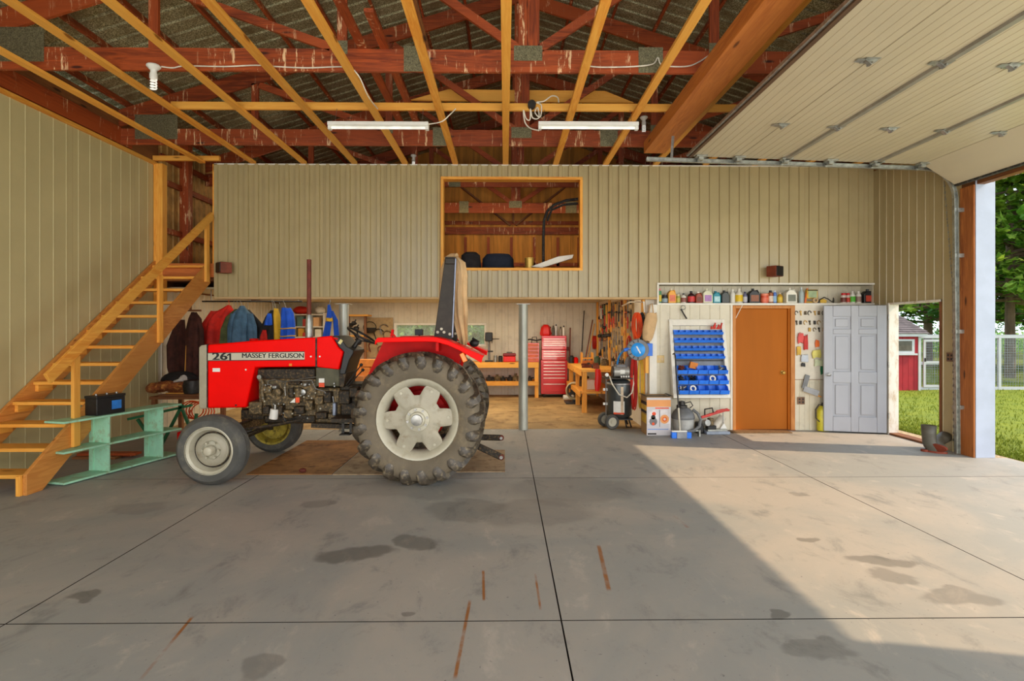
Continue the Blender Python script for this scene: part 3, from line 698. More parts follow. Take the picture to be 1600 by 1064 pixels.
def rear_wheel(cx, cz, yo, dirn):
    R, Wd = .672, .37
    w_ = thing('rear_wheel', None, None); w_.parent = TR; w_.location = Vector((cx, yo, cz))-TR.location
    P = [(.425, .045), (.455, .018), (.52, .0), (.585, .002), (.63, .022), (.66, .06), (.668, .12), (.672, Wd/2), (.668, Wd-.12), (.66, Wd-.06), (.63, Wd-.022), (.585, Wd-.002), (.52, Wd), (.455, Wd-.018), (.425, Wd-.045), (.40, Wd/2)]
    m = MB(); m.lathe([(r, t*dirn) for r, t in P], (cx, yo, cz), (0, 1, 0), 64, loop=True)
    m.build('tire', 'tyre_dirty', w_, smooth=40)
    NL = 21
    for side in (0, 1):
        for i in range(NL):
            a0 = 2*PI*(i+.5*side)/NL; m = MB(); secs = []
            # stations from centre line over the shoulder: (lateral t from outer edge, radius, angle lead, half width)
            for t, r0, r1, lead, hw in ((Wd/2+.02, .668, .712, .235, .034), (Wd*.30, .664, .712, .13, .038), (.055, .655, .706, .045, .046), (.008, .625, .672, .012, .050), (-.006, .585, .625, .0, .040), (-.002, .545, .56, .0, .018)):
                tt = t if side == 0 else Wd-t
                an = a0+lead*dirn*1.0
                for rr, ww in ((r0-.012, hw*1.25), (r1, hw*.72)):
                    for s_ in (-1, 1):
                        q = an+s_*ww/rr; push = -.012 if (rr == r1 and t < .06) else 0
                        ty = tt+(push if side == 0 else -push)
                        secs.append((cx+rr*math.cos(q), yo+ty*dirn, cz+rr*math.sin(q)))
            fs = []; ns = 6
            for k in range(ns-1):
                b = k*4; c = b+4
                for (p_, q_) in ((0, 1), (1, 3), (3, 2), (2, 0)): fs.append((b+p_, b+q_, c+q_, c+p_))
            fs += [(0, 1, 3, 2), ((ns-1)*4, (ns-1)*4+2, (ns-1)*4+3, (ns-1)*4+1)]
            m.add(secs, fs); LUG.append(m.build('tread_lug', 'tyre_dirty', w_, smooth=50, bevel=.005, seg=1)) if False else LG.add(m.v, m.f)
    LG.build('tread_lugs', 'lug_rubber', w_, smooth=30); LG.v, LG.f, LG.m = [], [], []
    # rim barrel
    m = MB(); m.lathe([(r, t*dirn) for r, t in ((.432, .022), (.438, .032), (.425, .046), (.405, .05), (.385, .075), (.365, .12), (.360, Wd-.12), (.385, Wd-.07), (.425, Wd-.045), (.438, Wd-.03), (.43, Wd-.02), (.415, Wd-.03), (.375, Wd-.075), (.345, Wd-.13), (.345, .13), (.368, .075), (.395, .04), (.42, .024))], (cx, yo, cz), (0, 1, 0), 56, loop=True)
    m.build('rim', 'rim_grey', w_, smooth=35)
    # six-armed pressed disc
    N = 180; m = MB(); yd = .085
    def rad(q):
        c = math.cos(6*q); a = abs(((math.degrees(q)) % 60)-30); t_ = max(0, min(1, (a-6)/12)); return .252+.112*(t_*t_*(3-2*t_))
    ring = []
    for yy in (yd, yd+.014):
        ring.append([(cx+rad(2*PI*i/N-math.radians(3))*math.cos(2*PI*i/N), yo+yy*dirn, cz+rad(2*PI*i/N-math.radians(3))*math.sin(2*PI*i/N)) for i in range(N)])
    inn = [[(cx+.17*math.cos(2*PI*i/N), yo+(yy-.03)*dirn, cz+.17*math.sin(2*PI*i/N)) for i in range(N)] for yy in (yd, yd+.014)]
    vs = ring[0]+ring[1]+inn[0]+inn[1]; fs = []
    for i in range(N):
        j = (i+1) % N
        fs += [(i, j, N+j, N+i), (2*N+i, 2*N+j, j, i), (3*N+i, N+i, N+j, 3*N+j)]
    fs += [tuple(range(2*N, 3*N)), tuple(range(3*N, 4*N))]
    m.add(vs, fs); m.build('wheel_disc', 'disc_grey', w_, smooth=30, bevel=0)
    m = MB(); m.lathe([(.13, .055*dirn), (.125, .035*dirn), (.085, .028*dirn), (.08, .0), (.065, -.008*dirn), (0, -.008*dirn)], (cx, yo, cz), (0, 1, 0), 28)
    m.build('hub', 'rim_grey', w_)
    m = MB(); m.lathe([(.062, -.008*dirn), (.058, -.03*dirn), (.02, -.034*dirn), (0, -.034*dirn)], (cx, yo, cz), (0, 1, 0), 20); m.build('hub_cap', 'steel', w_)
    for i in range(8):
        q = i*PI/4+.2; c = Vector((cx+.105*math.cos(q), yo+.02*dirn, cz+.105*math.sin(q))); m = MB(); m.cyl(c, c+Vector((0, .04*dirn, 0)), .014, n=6); m.build('wheel_nut', 'steel', w_)
    for i in range(6):
        q = i*PI/3+math.radians(3); c = Vector((cx+.325*math.cos(q), yo+.065*dirn, cz+.325*math.sin(q))); m = MB(); m.cyl(c, c+Vector((0, .03*dirn, 0)), .016, n=6)
        d = Vector((math.cos(q), 0, math.sin(q))); m.bar(c+Vector((0, .03*dirn, 0))-d*.01, c+d*.045+Vector((0, .06*dirn, 0)), .07, .012, (0, 1, 0)); m.build('disc_bolt', 'rim_grey', w_)
    return w_
LG = MB(); LUG = []
rx_, rz_ = tx(653, 657.5, 5.93); rz_ = .700
rear_wheel(rx_, rz_, 5.86, 1); rear_wheel(rx_, rz_, 2*YC-5.86, -1)
# hood
H0, H1 = 6.50, 2*YC-6.50
hp = [tx(*p, H0) for p in ((324, 538.5), (400, 532), (493, 527), (493, 573), (398, 574), (384, 637), (324, 638))]
hood = MB().prism(hp, 'xz', H0, H1).build('hood', 'tractor_red', TR, bevel=.018, seg=3)
gp = [tx(*p, H0) for p in ((311.5, 543), (315, 539.5), (323.4, 538.2), (323.4, 638.5), (315, 638.5), (311.5, 635))]
MB().prism(gp, 'xz', H0-.012, H1+.012).build('grille_frame', 'grille_grey', TR, bevel=.008)
x0, z0 = tx(324, 538, H0); MB().box(x0-.012, x0+.002, H0-.006, H1+.006, .75, z0-.0).build('grille_gasket', 'black_rubber', TR)
for (a, b) in ((6.62, 6.74), (6.82, 6.94)):
    MB().lathe([(.065, 0), (.06, -.012), (0, -.02)], (tx(311.5, 560, H0)[0]-.0, (a+b)/2, 1.30), (1, 0, 0), 16).build('headlamp', 'white_plastic', TR)
m = MB()
for i in range(16): m.box(tx(311.5, 0, H0)[0]-.008, tx(311.5, 0, H0)[0]+.004, H0+.05, H1-.05, .80+i*.025, .808+i*.025)
m.build('grille_bars', 'black_plastic', TR)
x0, z0 = tx(493, 527, H0); x1, z1 = tx(495, 573, H0)
MB().box(x0-.004, x1+.002, H0+.006, H1-.006, z1, z0-.008).build('hood_seal', 'black_rubber', TR)
cp = [tx(*p, H0) for p in ((495, 526.8), (518, 524.5), (522, 532), (528, 542), (536, 549.5), (529, 577.5), (495, 573.5))]
MB().prism(cp, 'xz', H0-.004, H1+.004).build('cowl', 'tractor_red', TR, bevel=.014, seg=3)
dp = [tx(*p, H0) for p in ((518.5, 524.5), (527, 525), (534, 532), (540, 541), (551, 547), (551, 552), (545, 562), (538, 585), (529, 585), (536, 550), (528, 542), (522, 532))]
MB().prism(dp, 'xz', H0+.03, H1-.03).build('dashboard', 'black_plastic', TR, bevel=.008)
p = at(532, 534, H0+.028); m = MB(); m.cbox(p, .035, .004, .055, Matrix.Rotation(.6, 3, 'Y')); m.build('instrument_label', M('label_cream', (236, 226, 150), .5), TR)
p = at(524.5, 529, H0+.028); m = MB(); m.cbox(p, .05, .004, .02, Matrix.Rotation(.3, 3, 'Y')); m.build('warning_sticker', 'fender_red', TR)
# decal strip with its lettering
dz0 = tx(325, 563, H0)[1]; dz1 = tx(325, 551.5, H0)[1]
a, b = tx(325, 556, H0)[0], tx(476, 556, H0)[0]
za, zb = tx(325, 563, H0)[1], tx(476, 561.5, H0)[1]; zc, zd_ = tx(476, 550, H0)[1], tx(325, 552, H0)[1]
dec = MB().prism([(a, za), (b, zb), (b, zc), (a, zd_)], 'xz', H0-.003, H0-.0005).build('decal_strip', 'decal_silver', TR)
m = MB(); m.prism([(a, za-.008), (b, zb-.008), (b, zb), (a, za)], 'xz', H0-.003, H0-.0005); m.prism([(a, zd_), (b, zc), (b, zc+.008), (a, zd_+.008)], 'xz', H0-.003, H0-.0005); m.build('decal_border', 'ink_black', dec)
p = at(343.5, 557.3, H0-.004); text('26', 'lettering', 'ink_black', p, .118, dec, sx=1.5, off=.001, bold=.0045)
q1 = [tx(*p_, H0) for p_ in ((361.4, 562.6), (361.4, 552.2), (358.6, 552.2), (355.0, 554.4), (355.0, 556.4), (358.6, 554.8), (358.6, 562.6))]
MB().prism(q1, 'xz', H0-.0055, H0-.0032).build('lettering', 'ink_black', dec, smooth=0)
p = at(426.5, 555.9, H0-.004); text('MASSEY FERGUSON', 'lettering', 'ink_black', p, .078, dec, sx=1.05, bold=.002)
m = MB(); a0 = at(338, 578, H0-.002); m.cbox(a0, .085, .003, .042); m.build('white_sticker', 'white_plastic', TR)
for px, py in ((384.5, 577.5), (369, 633), (486, 557), (500, 557)):
    c = at(px, py, H0-.0); MB().cyl(c, c-Vector((0, .01, 0)), .01, n=8).build('panel_screw', 'white_plastic' if px > 380 else 'black_plastic', TR)
m = MB(); m.cbox(at(454, 570, H0-.006), .035, .012, .03); m.build('orange_reflector', 'orange_lens', TR, bevel=.003)
# bracket badge on top of the bonnet + fuel cap
c = at(397, 531, YC); MB().lathe([(.05, -.02), (.05, .015), (.0, .02)], c, (0, 0, 1), 16).build('radiator_cap', 'fender_red', TR)
# exhaust
ex = at(487.5, 530, YC).x
MB().lathe([(.038, 1.50), (.045, 1.56), (.045, 1.66), (.036, 1.80), (.027, 1.83), (0, 1.83)], (ex, YC-.1, 0), (0, 0, 1), 16).build('exhaust_silencer', 'galv', TR)
MB().cyl((ex, YC-.1, 1.82), (ex, YC-.1, atz(406, YC-.1)), .026, n=14).build('exhaust_stack', 'rust_pipe', TR)
# engine and driveline
def B(name, mat, px0, px1, py0, py1, Y0, Y1, bev=.012):
    a = at(px0, py1, Y0); b = at(px1, py0, Y0); return MB().box(a.x, b.x, Y0, Y1, a.z, b.z).build(name, mat, TR, bevel=bev)
B('engine_block', 'engine_grease', 404, 494, 592, 650, 6.56, 7.0)
B('cylinder_head', 'engine_dark', 402, 492, 576, 593, 6.60, 6.96)
B('oil_sump', 'engine_dark', 412, 492, 648, 662, 6.60, 6.98, .02)
B('front_bolster', 'engine_grease', 388, 409, 628, 648, 6.52, 7.04)
B('clutch_housing', 'engine_grease', 492, 532, 606, 662, 6.56, 7.02, .03)
B('gearbox', 'engine_dark', 530, 600, 600, 655, 6.58, 6.98, .03)
B('side_panel', M('panel_olive', (84, 82, 62), .6, .1, .3, 8), 493, 530, 573.5, 604, 6.53, 7.03)
MB().prism([tx(*p, 6.52) for p in ((529, 577), (540, 583), (536, 606), (529, 604))], 'xz', 6.54, 7.02).build('side_panel', 'engine_dark', TR, bevel=.004)
B('rear_transmission', 'engine_grease', 600, 700, 590, 690, 6.50, 7.06, .04)
MB().cyl((rx_, 6.2, rz_), (rx_, 7.36, rz_), .12, n=20).build('rear_axle', 'fender_red', TR)
MB().lathe([(.13, 0), (.27, .03), (.27, .08), (.15, .2), (.12, .28)], (rx_, 6.21, rz_), (0, 1, 0), 28).build('brake_drum', 'fender_red', TR)
MB().cyl((fx, 6.02, fz-.0), (fx, 7.54, fz-.0), .03, n=12).build('front_spindle', 'engine_dark', TR)
MB().bar((fx, 6.12, .50), (fx, 7.44, .50), .09, .1).build('front_axle', 'engine_grease', TR, bevel=.01)
for y in (6.12, 7.44): MB().cyl((fx, y, .32), (fx, y, .62), .035, n=12).build('kingpin', 'engine_dark', TR)
MB().tube([(fx+.06, 6.2, .52), (fx+.5, 6.4, .56), (at(470, 640, 6.5).x, 6.5, .6)], .018).build('drag_link', 'engine_dark', TR)
B('front_support', 'engine_dark', 376, 412, 640, 656, 6.60, 6.96)
# detail pieces on the near side of the engine
Ye = 6.53
def TB(name, mat, pts, r, Y=Ye): MB().tube([at(a, b, Y+(c if len(q) > 2 else 0)) for q in pts for a, b, c in [(*q, 0)[:3]]], r, 8).build(name, mat, TR)
TB('coolant_hose', 'engine_grease', ((406, 590), (411, 600), (409, 612), (412, 626)), .028)
c = at(406, 589, Ye-.02); MB().cyl(c, c-Vector((0, .02, 0)), .026, n=12).build('hose_clamp', 'steel', TR)
TB('fuel_line', 'steel', ((418, 604), (419, 595), (430, 593), (445, 597), (470, 592), (495, 589)), .006)
TB('fuel_line', 'steel', ((446, 618), (445, 604), (447, 596), (487, 594), (493, 607), (508, 612), (520, 620), (523, 640)), .006)
TB('fuel_line', 'steel', ((428, 620), (429, 610), (424, 602), (418, 600)), .005)
TB('oil_feed_pipe', 'dark_steel', ((438, 638), (442, 650), (446, 658), (452, 662)), .008)
MB().cyl(at(430, 632, Ye-.06), at(430, 639, Ye-.06), .02, n=12).build('filter_neck', 'steel', TR)
MB().cyl(at(429.5, 639, Ye-.06), at(427, 654.5, Ye-.06), .048, n=20).build('oil_filter', 'white_plastic', TR, bevel=.004)
MB().lathe([(.05, 0), (.05, .09), (.03, .10), (0, .10)], at(437, 612, Ye+.04), (0, -1, 0), 14).build('injection_pump', 'engine_grease', TR)
MB().lathe([(.035, 0), (.035, .07), (.015, .075), (0, .075)], at(476, 612, Ye+.03), (0, -1, 0), 14).build('air_fitting', 'steel', TR)
MB().cyl(at(466, 606, Ye-.02), at(466, 622, Ye-.02), .045, n=14).build('fuel_filter', 'engine_grease', TR)
MB().cyl(at(455, 606, Ye-.02), at(456, 620, Ye-.02), .04, n=14).build('fuel_filter', 'engine_dark', TR)
m = MB(); m.cbox(at(460, 626, Ye-.045), .11, .06, .075); m.build('starter_motor', 'engine_grease', TR, bevel=.01)
m = MB(); m.cbox(at(465, 625, Ye-.08), .045, .003, .06); m.build('orange_sticker', M('sticker_orange', (236, 80, 30), .5), TR)
m = MB(); m.prism([tx(*p, Ye-.08) for p in ((453, 629), (461, 622), (461, 629))], 'xz', Ye-.083, Ye-.079); m.build('white_sticker', 'white_plastic', TR)
m = MB(); m.cbox(at(502.5, 601.5, Ye-.006), .065, .003, .05); m.build('red_sticker', 'sticker_orange', TR)
m = MB(); m.cbox(at(502.5, 594.5, Ye-.006), .065, .003, .05); m.build('white_sticker', 'white_plastic', TR)
for i, (px, py, sx, sz, mt) in enumerate(((420, 608, .10, .09, 'engine_grease'), (432, 604, .06, .05, 'steel'), (442, 640, .05, .12, 'engine_dark'), (452, 646, .10, .10, 'engine_grease'), (470, 640, .12, .09, 'engine_dark'), (486, 632, .09, .12, 'engine_grease'),
        (500, 625, .10, .10, 'engine_grease'), (514, 620, .09, .13, 'engine_dark'), (505, 648, .13, .08, 'engine_dark'), (520, 650, .09, .08, 'engine_grease'), (540, 620, .13, .16, 'engine_dark'), (555, 612, .10, .12, 'engine_dark'), (418, 640, .08, .10, 'engine_dark'), (462, 598, .14, .04, 'engine_dark'), (480, 600, .05, .05, 'steel'))):
    m = MB(); m.cbox(at(px, py, Ye+.01), sx, .11+.03*(i % 3), sz); m.build('casting_boss', mt, TR, bevel=.014)
for i in range(26):
    px = 408+random.random()*118; py = 596+random.random()*60
    c = at(px, py, Ye-.03); MB().cyl(c, c-Vector((0, .03, 0)), .009, n=6).build('bolt_head', 'steel' if i % 3 else 'rim_grey', TR)
m = MB(); m.cbox(at(523, 639, Ye-.03), .04, .06, .15); m.build('hydraulic_cylinder', M('steel_blue', (130, 138, 156), .4, .5), TR, bevel=.01)
MB().bar(at(522, 654, 6.4), at(560, 654, 6.4), .30, .05).build('footstep', 'engine_dark', TR, bevel=.006)
m = MB(); a, b = at(534, 655, 6.32), at(549, 677, 6.32)
m.bar((a.x+.02, 6.3, a.z), (a.x+.02, 6.3, b.z), .03, .01, (0, 1, 0)); m.bar((b.x, 6.3, a.z), (b.x, 6.3, b.z), .03, .01, (0, 1, 0)); m.bar((a.x, 6.3, b.z), (b.x+.01, 6.3, b.z), .16, .012); m.build('step_bracket', 'dark_steel', TR)
MB().bar(at(488, 664, 6.5), at(600, 668, 6.5), .08, .05).build('tow_frame', 'engine_dark', TR)
for a, b in (((541, 601), (564.5, 570)), ((543, 604), (567, 578))):
    p, q = at(*a, 6.55), at(*b, 6.55); g = MB(); g.cyl(p, q, .008, n=6); o = g.build('gear_lever', 'dark_steel', TR); MB().ball(q, .02).build('lever_knob', 'black_plastic', TR)
# steering
c = at(565, 524, YC); nrm = Vector((.51, 0, .86)).normalized(); a_, b_ = basis(nrm)
m = MB(); m.tube([c+(a_*math.cos(t*2*PI/32)+b_*math.sin(t*2*PI/32))*.185 for t in range(32)], .013, 8, closed=True); sw = m.build('steering_wheel', 'black_plastic', TR)
hub = c-nrm*.07
for i in range(3):
    q = i*2*PI/3+.4; MB().tube([hub, c+(a_*math.cos(q)+b_*math.sin(q))*.182], .009, 6).build('spoke', 'black_plastic', sw)
MB().cyl(hub-nrm*.015, hub+nrm*.02, .045, .035, n=14).build('wheel_boss', 'dark_steel', sw)
MB().cyl(hub, at(544, 556, YC), .025, .03, n=12).build('steering_column', 'dark_steel', TR)
# fenders
for sgn in (0, 1):
    Y = lambda y: y if sgn == 0 else 2*YC-y
    f0, f1 = 5.93, 6.36
    pts = [tx(*p, 5.93) for p in ((586, 532), (590, 527.5), (660, 526.5), (682, 527), (700, 532), (718, 540), (755, 556))]
    m = MB(); th = .03
    top = [(x, z) for x, z in pts]; bot = [(x-.005, z-.05) for x, z in reversed(pts)]
    bot[0] = (pts[-1][0]-.02, pts[-1][1]-.075)
    m.prism(top+bot, 'xz', Y(f0), Y(f0+.03)); 
    top2 = top+[(x, z-.02) for x, z in reversed(pts)]
    m.prism(top2, 'xz', Y(f0+.03), Y(f1)); m.build('fender', 'tractor_red', TR, bevel=.006)
    inn = [pts[0], pts[3], (pts[-1][0]-.24, pts[-1][1]+.07), (-.56, 1.15), (-.6, .75), (-.65, .7), (-1.3, .7), (-1.56, 1.14)]
    MB().prism([(x, z-.015) for x, z in inn], 'xz', Y(f1-.015), Y(f1)).build('fender_side', 'fender_red', TR)
    m = MB(); m.cbox((tx(683, 540, 5.96)[0], Y(6.1), 1.47), .03, .26, .1); m.build('fender_brace', 'fender_red', TR)
    c = at(724, 560, 5.95); m = MB(); m.cbox((c.x, Y(5.97), c.z+.01), .05, .05, .10, Matrix.Rotation(-.45, 3, 'Y')); m.build('tail_reflector', 'orange_lens', TR, bevel=.006)
m = MB(); m.cbox(at(655, 519, 7.3), .10, .09, .08); m.cyl(at(655, 523, 7.3), at(656, 529, 7.3), .012, n=8); m.build('work_lamp', 'black_plastic', TR, bevel=.008)
m = MB(); m.bar(at(611, 529, 7.0), at(614, 515, 7.0), .03, .03); m.bar(at(614, 522, 7.0), at(620, 529, 7.0), .04, .02); m.build('control_quadrant', 'tractor_red', TR)
c = at(741, 536, 6.9); m = MB(); m.ball(c, .06, .05, .05); m.cyl(at(738, 528, 6.9), at(748, 535, 6.9), .015, n=8); m.build('rear_lamp', 'black_plastic', TR); 
# roll-over bar
for y in (6.42, 2*YC-6.42):
    pl = [(at(677.5, 527, 6.42).x, 1.50), (at(706, 527, 6.42).x, 1.50), (at(711.5, 402, 6.42).x, atz(402, 6.42)), (at(696, 402, 6.42).x, atz(402, 6.42))]
    o = MB().prism(pl, 'xz', y-.035, y+.035).build('roll_bar_post', M('rops_black', (52, 46, 40), .6, .2, .25, 12), TR, bevel=.006)
    for px, py in ((684, 519), (690, 514), (694, 519), (703, 522)):
        c = at(px, py, 6.385); MB().cyl((c.x, y-.035, c.z), (c.x, y-.055, c.z), .017, n=6).build('roll_bar_bolt', 'rim_grey', TR)
a = at(704, 404, 6.42)
MB().box(a.x-.06, a.x+.055, 6.36, 2*YC-6.36, a.z-.07, a.z+.0).build('roll_bar_top', 'rops_black', TR, bevel=.01)
p0, p1 = at(706.5, 527, 6.42), at(712.5, 402, 6.42); MB().bar(p0+Vector((.006, -.01, 0)), p1+Vector((0, -.01, -.02)), .07, .012, (1, 0, 0)).build('roll_bar_edge', 'steel_blue', TR)
# seat
m = MB(); m.box(-1.0, -.55, 6.56, 7.0, 1.22, 1.30); m.build('seat_cushion', 'black_plastic', TR, bevel=.03)
m = MB(); m.box(-.60, -.52, 6.56, 7.0, 1.30, 1.50); m.build('seat_back', 'black_plastic', TR, bevel=.03)
MB().cyl((-.8, YC, .9), (-.8, YC, 1.22), .06, n=10).build('seat_post', 'dark_steel', TR)
# three-point linkage
for y, a, b in ((6.40, (722, 700), (783, 714)), (7.12, (722, 690), (783, 684))):
    p, q = at(715, a[1]-18 if y < 7 else a[1]-8, y), at(b[0], b[1], y)
    MB().bar(p, q, .035, .075).build('lower_link', 'engine_dark', TR, bevel=.01)
    MB().ball(q, .038, .03, .038).build('link_ball', 'rust_pipe', TR)
    MB().cyl(q-Vector((0, .035, 0)), q+Vector((0, .035, 0)), .02, n=10).build('link_eye', 'steel', TR)
    MB().cyl(at(722, 640, y), at(735, 695 if y < 7 else 680, y), .015, n=8).build('lift_rod', 'dark_steel', TR)
m = MB(); m.bar((rx_+.2, 6.5, .42), (rx_+.45, 6.5, .36), .06, .04); m.bar((rx_+.05, YC, .35), (rx_+.66, YC, .33), .08, .03); m.build('drawbar', 'dark_steel', TR)
# ================= MACHINE HALL: LEFT SIDE =================
M('mint_paint', (160, 216, 186), .55, 0, .12, 5, dirt=(150, 160, 120), dirtamt=.2)
A = onfloor(100, 760); Bp = onfloor(262, 716.5); dv = (Bp-A).normalized(); nv = Vector((-dv.y, dv.x, 0)); L = (Bp-A).length+.22; Dp = .27
if nv.x > 0: nv = -nv
ms = thing('shelf_unit', 'mint green open shelf unit on the floor beside the stairs, black battery on top', 'shelf', (A.x, A.y, 0))
def qbox(m, s0, s1, d0, d1, z0, z1):
    P = lambda s, d: A+dv*s+nv*d
    c = [P(s0, d0), P(s1, d0), P(s1, d1), P(s0, d1)]
    return m.add([(p.x, p.y, z) for z in (z0, z1) for p in c], [(0, 3, 2, 1), (4, 5, 6, 7), (0, 1, 5, 4), (1, 2, 6, 5), (2, 3, 7, 6), (3, 0, 4, 7)])
for z in (.012, .335, .655): qbox(MB(), 0, L, 0, Dp, z, z+.022).build('shelf_board', 'mint_paint', ms, bevel=.002)
for s_ in (.50, 1.22):
    for z in (.035, .358): qbox(MB(), s_, s_+.02, 0, Dp, z, z+.296).build('divider', 'mint_paint', ms, bevel=.002)
    qbox(MB(), s_-.012, s_-.0, Dp-.06, Dp, .035, .654).build('back_strip', 'mint_paint', ms)
# battery
bt = thing('battery', 'black battery with blue label standing on the mint green shelf unit', 'battery', (0, 0, .68))
bs = 0.58; bt.location = A+dv*bs+nv*.13; bt.location.z = .678
P = lambda s, d: A+dv*s+nv*d
qbox(MB(), bs-.18, bs+.17, .05, .22, .678, .87).build('case', 'black_plastic', bt, bevel=.006)
qbox(MB(), bs-.185, bs+.175, .045, .225, .87, .90).build('lid', 'black_plastic', bt, bevel=.004)
qbox(MB(), bs+.0, bs+.12, .046, .0495, .73, .83).build('blue_label', M('label_blue', (50, 130, 220), .4), bt)
for k in (-.13, 0, .12):
    c = P(bs+k, .12); MB().cyl((c.x, c.y, .90), (c.x, c.y, .918), .014, n=10).build('terminal', 'steel', bt)
# clutter under the stairs
cl = thing('timber_rack', 'low timber rack under the stairs carrying scrap boards', 'rack', (-4.9, 8.9, 0))
for x in (-5.4, -4.35):
    for y in (8.65, 9.35): MB().box(x-.03, x+.03, y-.03, y+.03, 0, .58).build('leg', 'old_wood_z', cl)
MB().box(-5.45, -4.3, 8.6, 9.4, .58, .62).build('shelf_board', 'old_wood_x', cl)
rr = random.Random(5)
for i, nm in enumerate(('dark', 'pale', 'weathered', 'reddish', 'split', 'short', 'thin')):
    y = 8.66+.095*i; z = .622+.0*(i % 2); x = -4.9+rr.uniform(-.08, .08); h = .03+.015*(i % 3)
    m = MB(); m.box(x-.45+.04*i, x+.5-.03*(6-i), y-.04, y+.04, z, z+h)
    one('scrap_board', f'{nm} scrap board on the rack under the stairs, ' + ('nearest the camera' if i == 0 else f'{("second","third","fourth","fifth","sixth","seventh")[i-1]} board behind the front one'), 'board', m, ('old_wood_x', 'pine_x', 'red_wood_x')[i % 3], 'scrap boards under the stairs')
m = MB(); c = at(256, 620, 8.9)
for k in range(5): m.ball((c.x-.12+.1*k, 8.85+.03*(k % 2), .73+.015*(k % 3)), .11, .14, .085, 12, 8, .08)
one('canvas_bundle', 'rust-brown bundle of old canvas lying on the boards under the stairs', 'bundle', m, M('canvas_rust', (150, 82, 40), .9, 0, .5, 9, bmp=.3, dirt=(210, 150, 70)))
m = MB(); c = at(246, 582, 9.1)+Vector((.34, 0, 0)); m.ball((c.x, 9.15, .82), .30, .16, .15, 18, 10, .05); m.ball((c.x+.2, 9.1, .78), .16, .12, .09, 12, 8, .06)
one('duffel_bag', 'black crumpled duffel bag on top of the pile under the stairs', 'bag', m, M('black_cloth', (34, 32, 34), .85, 0, .4, 10, bmp=.3))
m = MB(); c = at(300, 625, 8.75); m.lathe([(.13, .0), (.15, .12), (.13, .2), (0, .21)], (c.x+.02, 8.75, .66), (0, 0, 1), 16)
one('bucket', 'dark bucket standing beside the canvas bundle behind the tractor grille', 'bucket', m, 'dark_steel')
m = MB(); c = at(272, 596, 9.0); m.lathe([(.03, 0), (.03, .1), (.06, .16), (.06, .2)], (c.x, 9.0, .80), (.9, -.1, .35), 10)
one('white_funnel', 'small white funnel poking out beside the black duffel bag', 'funnel', m, 'white_plastic')
gs = thing('green_frame', 'green steel A-frame stand behind the mint shelf unit', 'stand', (-4.6, 8.0, 0))
for a, b in (((215, 655), (246, 700)), ((285, 632), (250, 700)), ((200, 655), (300, 633)), ((285, 640), (306, 690))):
    MB().bar(at(*a, 8.0), at(*b, 8.0), .035, .035).build('angle_iron', M('green_paint', (30, 110, 70), .5, 0, .3, 6), gs)
for x in (-5.1, -4.45): MB().bar((x, 8.0, 0), (x+.05, 8.0, .45), .035, .035).build('leg', 'green_paint', gs)
m = MB(); m.box(at(283, 0, 7.6).x, at(283, 0, 7.6).x+.34, 7.5, 7.85, .0, .28)
one('red_crate', 'plain red box on the floor behind the mint shelf unit', 'box', m, 'fender_red', bevel=.01)
oc = MB()
for k in range(5):
    c0 = at(300, 640, 8.3); pts = [c0+Vector((.17*math.cos(t*PI/8)+.03*k, .02*k, .13*math.sin(t*PI/8)-.01*k)) for t in range(0, 17)]
    oc.tube(pts, .009, 6)
oc.tube([at(298, 640, 8.25), at(294, 655, 8.25), at(293, 668, 8.2), at(296, 690, 8.1), onfloor(300, 690, .01)], .009, 6)
one('orange_cord', 'orange extension cord looped over the green frame behind the tractor grille', 'cord', oc, M('orange_cord', (240, 84, 24), .5))
# long reddish boards lying on the floor under the stairs
for i, (y, z) in enumerate(((7.2, 0), (7.35, 0), (7.28, .03))):
    m = MB(); m.box(-5.5, -4.95+.1*i, y-.06, y+.06, z+.001, z+.03); one('floor_board', ('front', 'rear', 'upper')[i]+' plank of the small stack on the floor under the stairs', 'board', m, 'red_wood_x' if i else 'old_wood_x', 'planks on the floor under the stairs')
# plywood / cardboard sheets under the tractor
M('brown_sheet', (170, 122, 70), .85, 0, .35, 2.2, dirt=(112, 72, 40), dirtamt=.4)
M('pale_sheet', (176, 152, 120), .85, 0, .25, 3, dirt=(136, 110, 84))
for i, (x0, x1, y0, y1, mt, lb) in enumerate(((-2.94, -1.97, 6.36, 8.3, 'brown_sheet', 'brown plywood sheet on the floor between the front and rear tractor wheels'), (-1.95, -.66, 6.34, 8.25, 'pale_sheet', 'greyish plywood sheet on the floor under the rear tractor wheels'), (-.64, .0, 6.44, 7.6, 'pale_sheet', 'small cardboard sheet on the floor under the tractor linkage arms'))):
    m = MB(); m.box(x0, x1, y0, y1, .001, .008+.001*i); one('floor_sheet', lb, 'sheet', m, mt, smooth=0)
m = MB(); c = onfloor(473, 739); m.ball((c.x, c.y, .03), .045, .03, .028, 8, 6, .15); one('brown_lump', 'small brown clod of dirt on the floor in front of the brown sheet', 'dirt clod', m, 'rust_pipe')
# ================= POSTS =================
for px, lb in ((537.5, 'round galvanised post under the loft, behind the steering wheel'), (817.5, 'round galvanised post standing free between tractor and tool chest')):
    x = atx(px, 9.2); t = thing('steel_post', lb, 'post', (x, 9.2, 0), 'posts carrying the loft')
    m = MB(); m.lathe([(.078, .0), (.078, 1.18), (.081, 1.181), (.081, 1.19), (.078, 1.191), (.078, 2.07)], (x, 9.2, 0), (0, 0, 1), 24)
    m.build('pipe', M('post_galv', (176, 178, 168), .4, .35, .25, 5, stretch=(1, 1, .3)), t, smooth=60)
    m = MB(); m.box(x-.11, x+.11, 9.1, 9.3, 2.066, 2.073); m.build('cap_plate', 'galv', t)
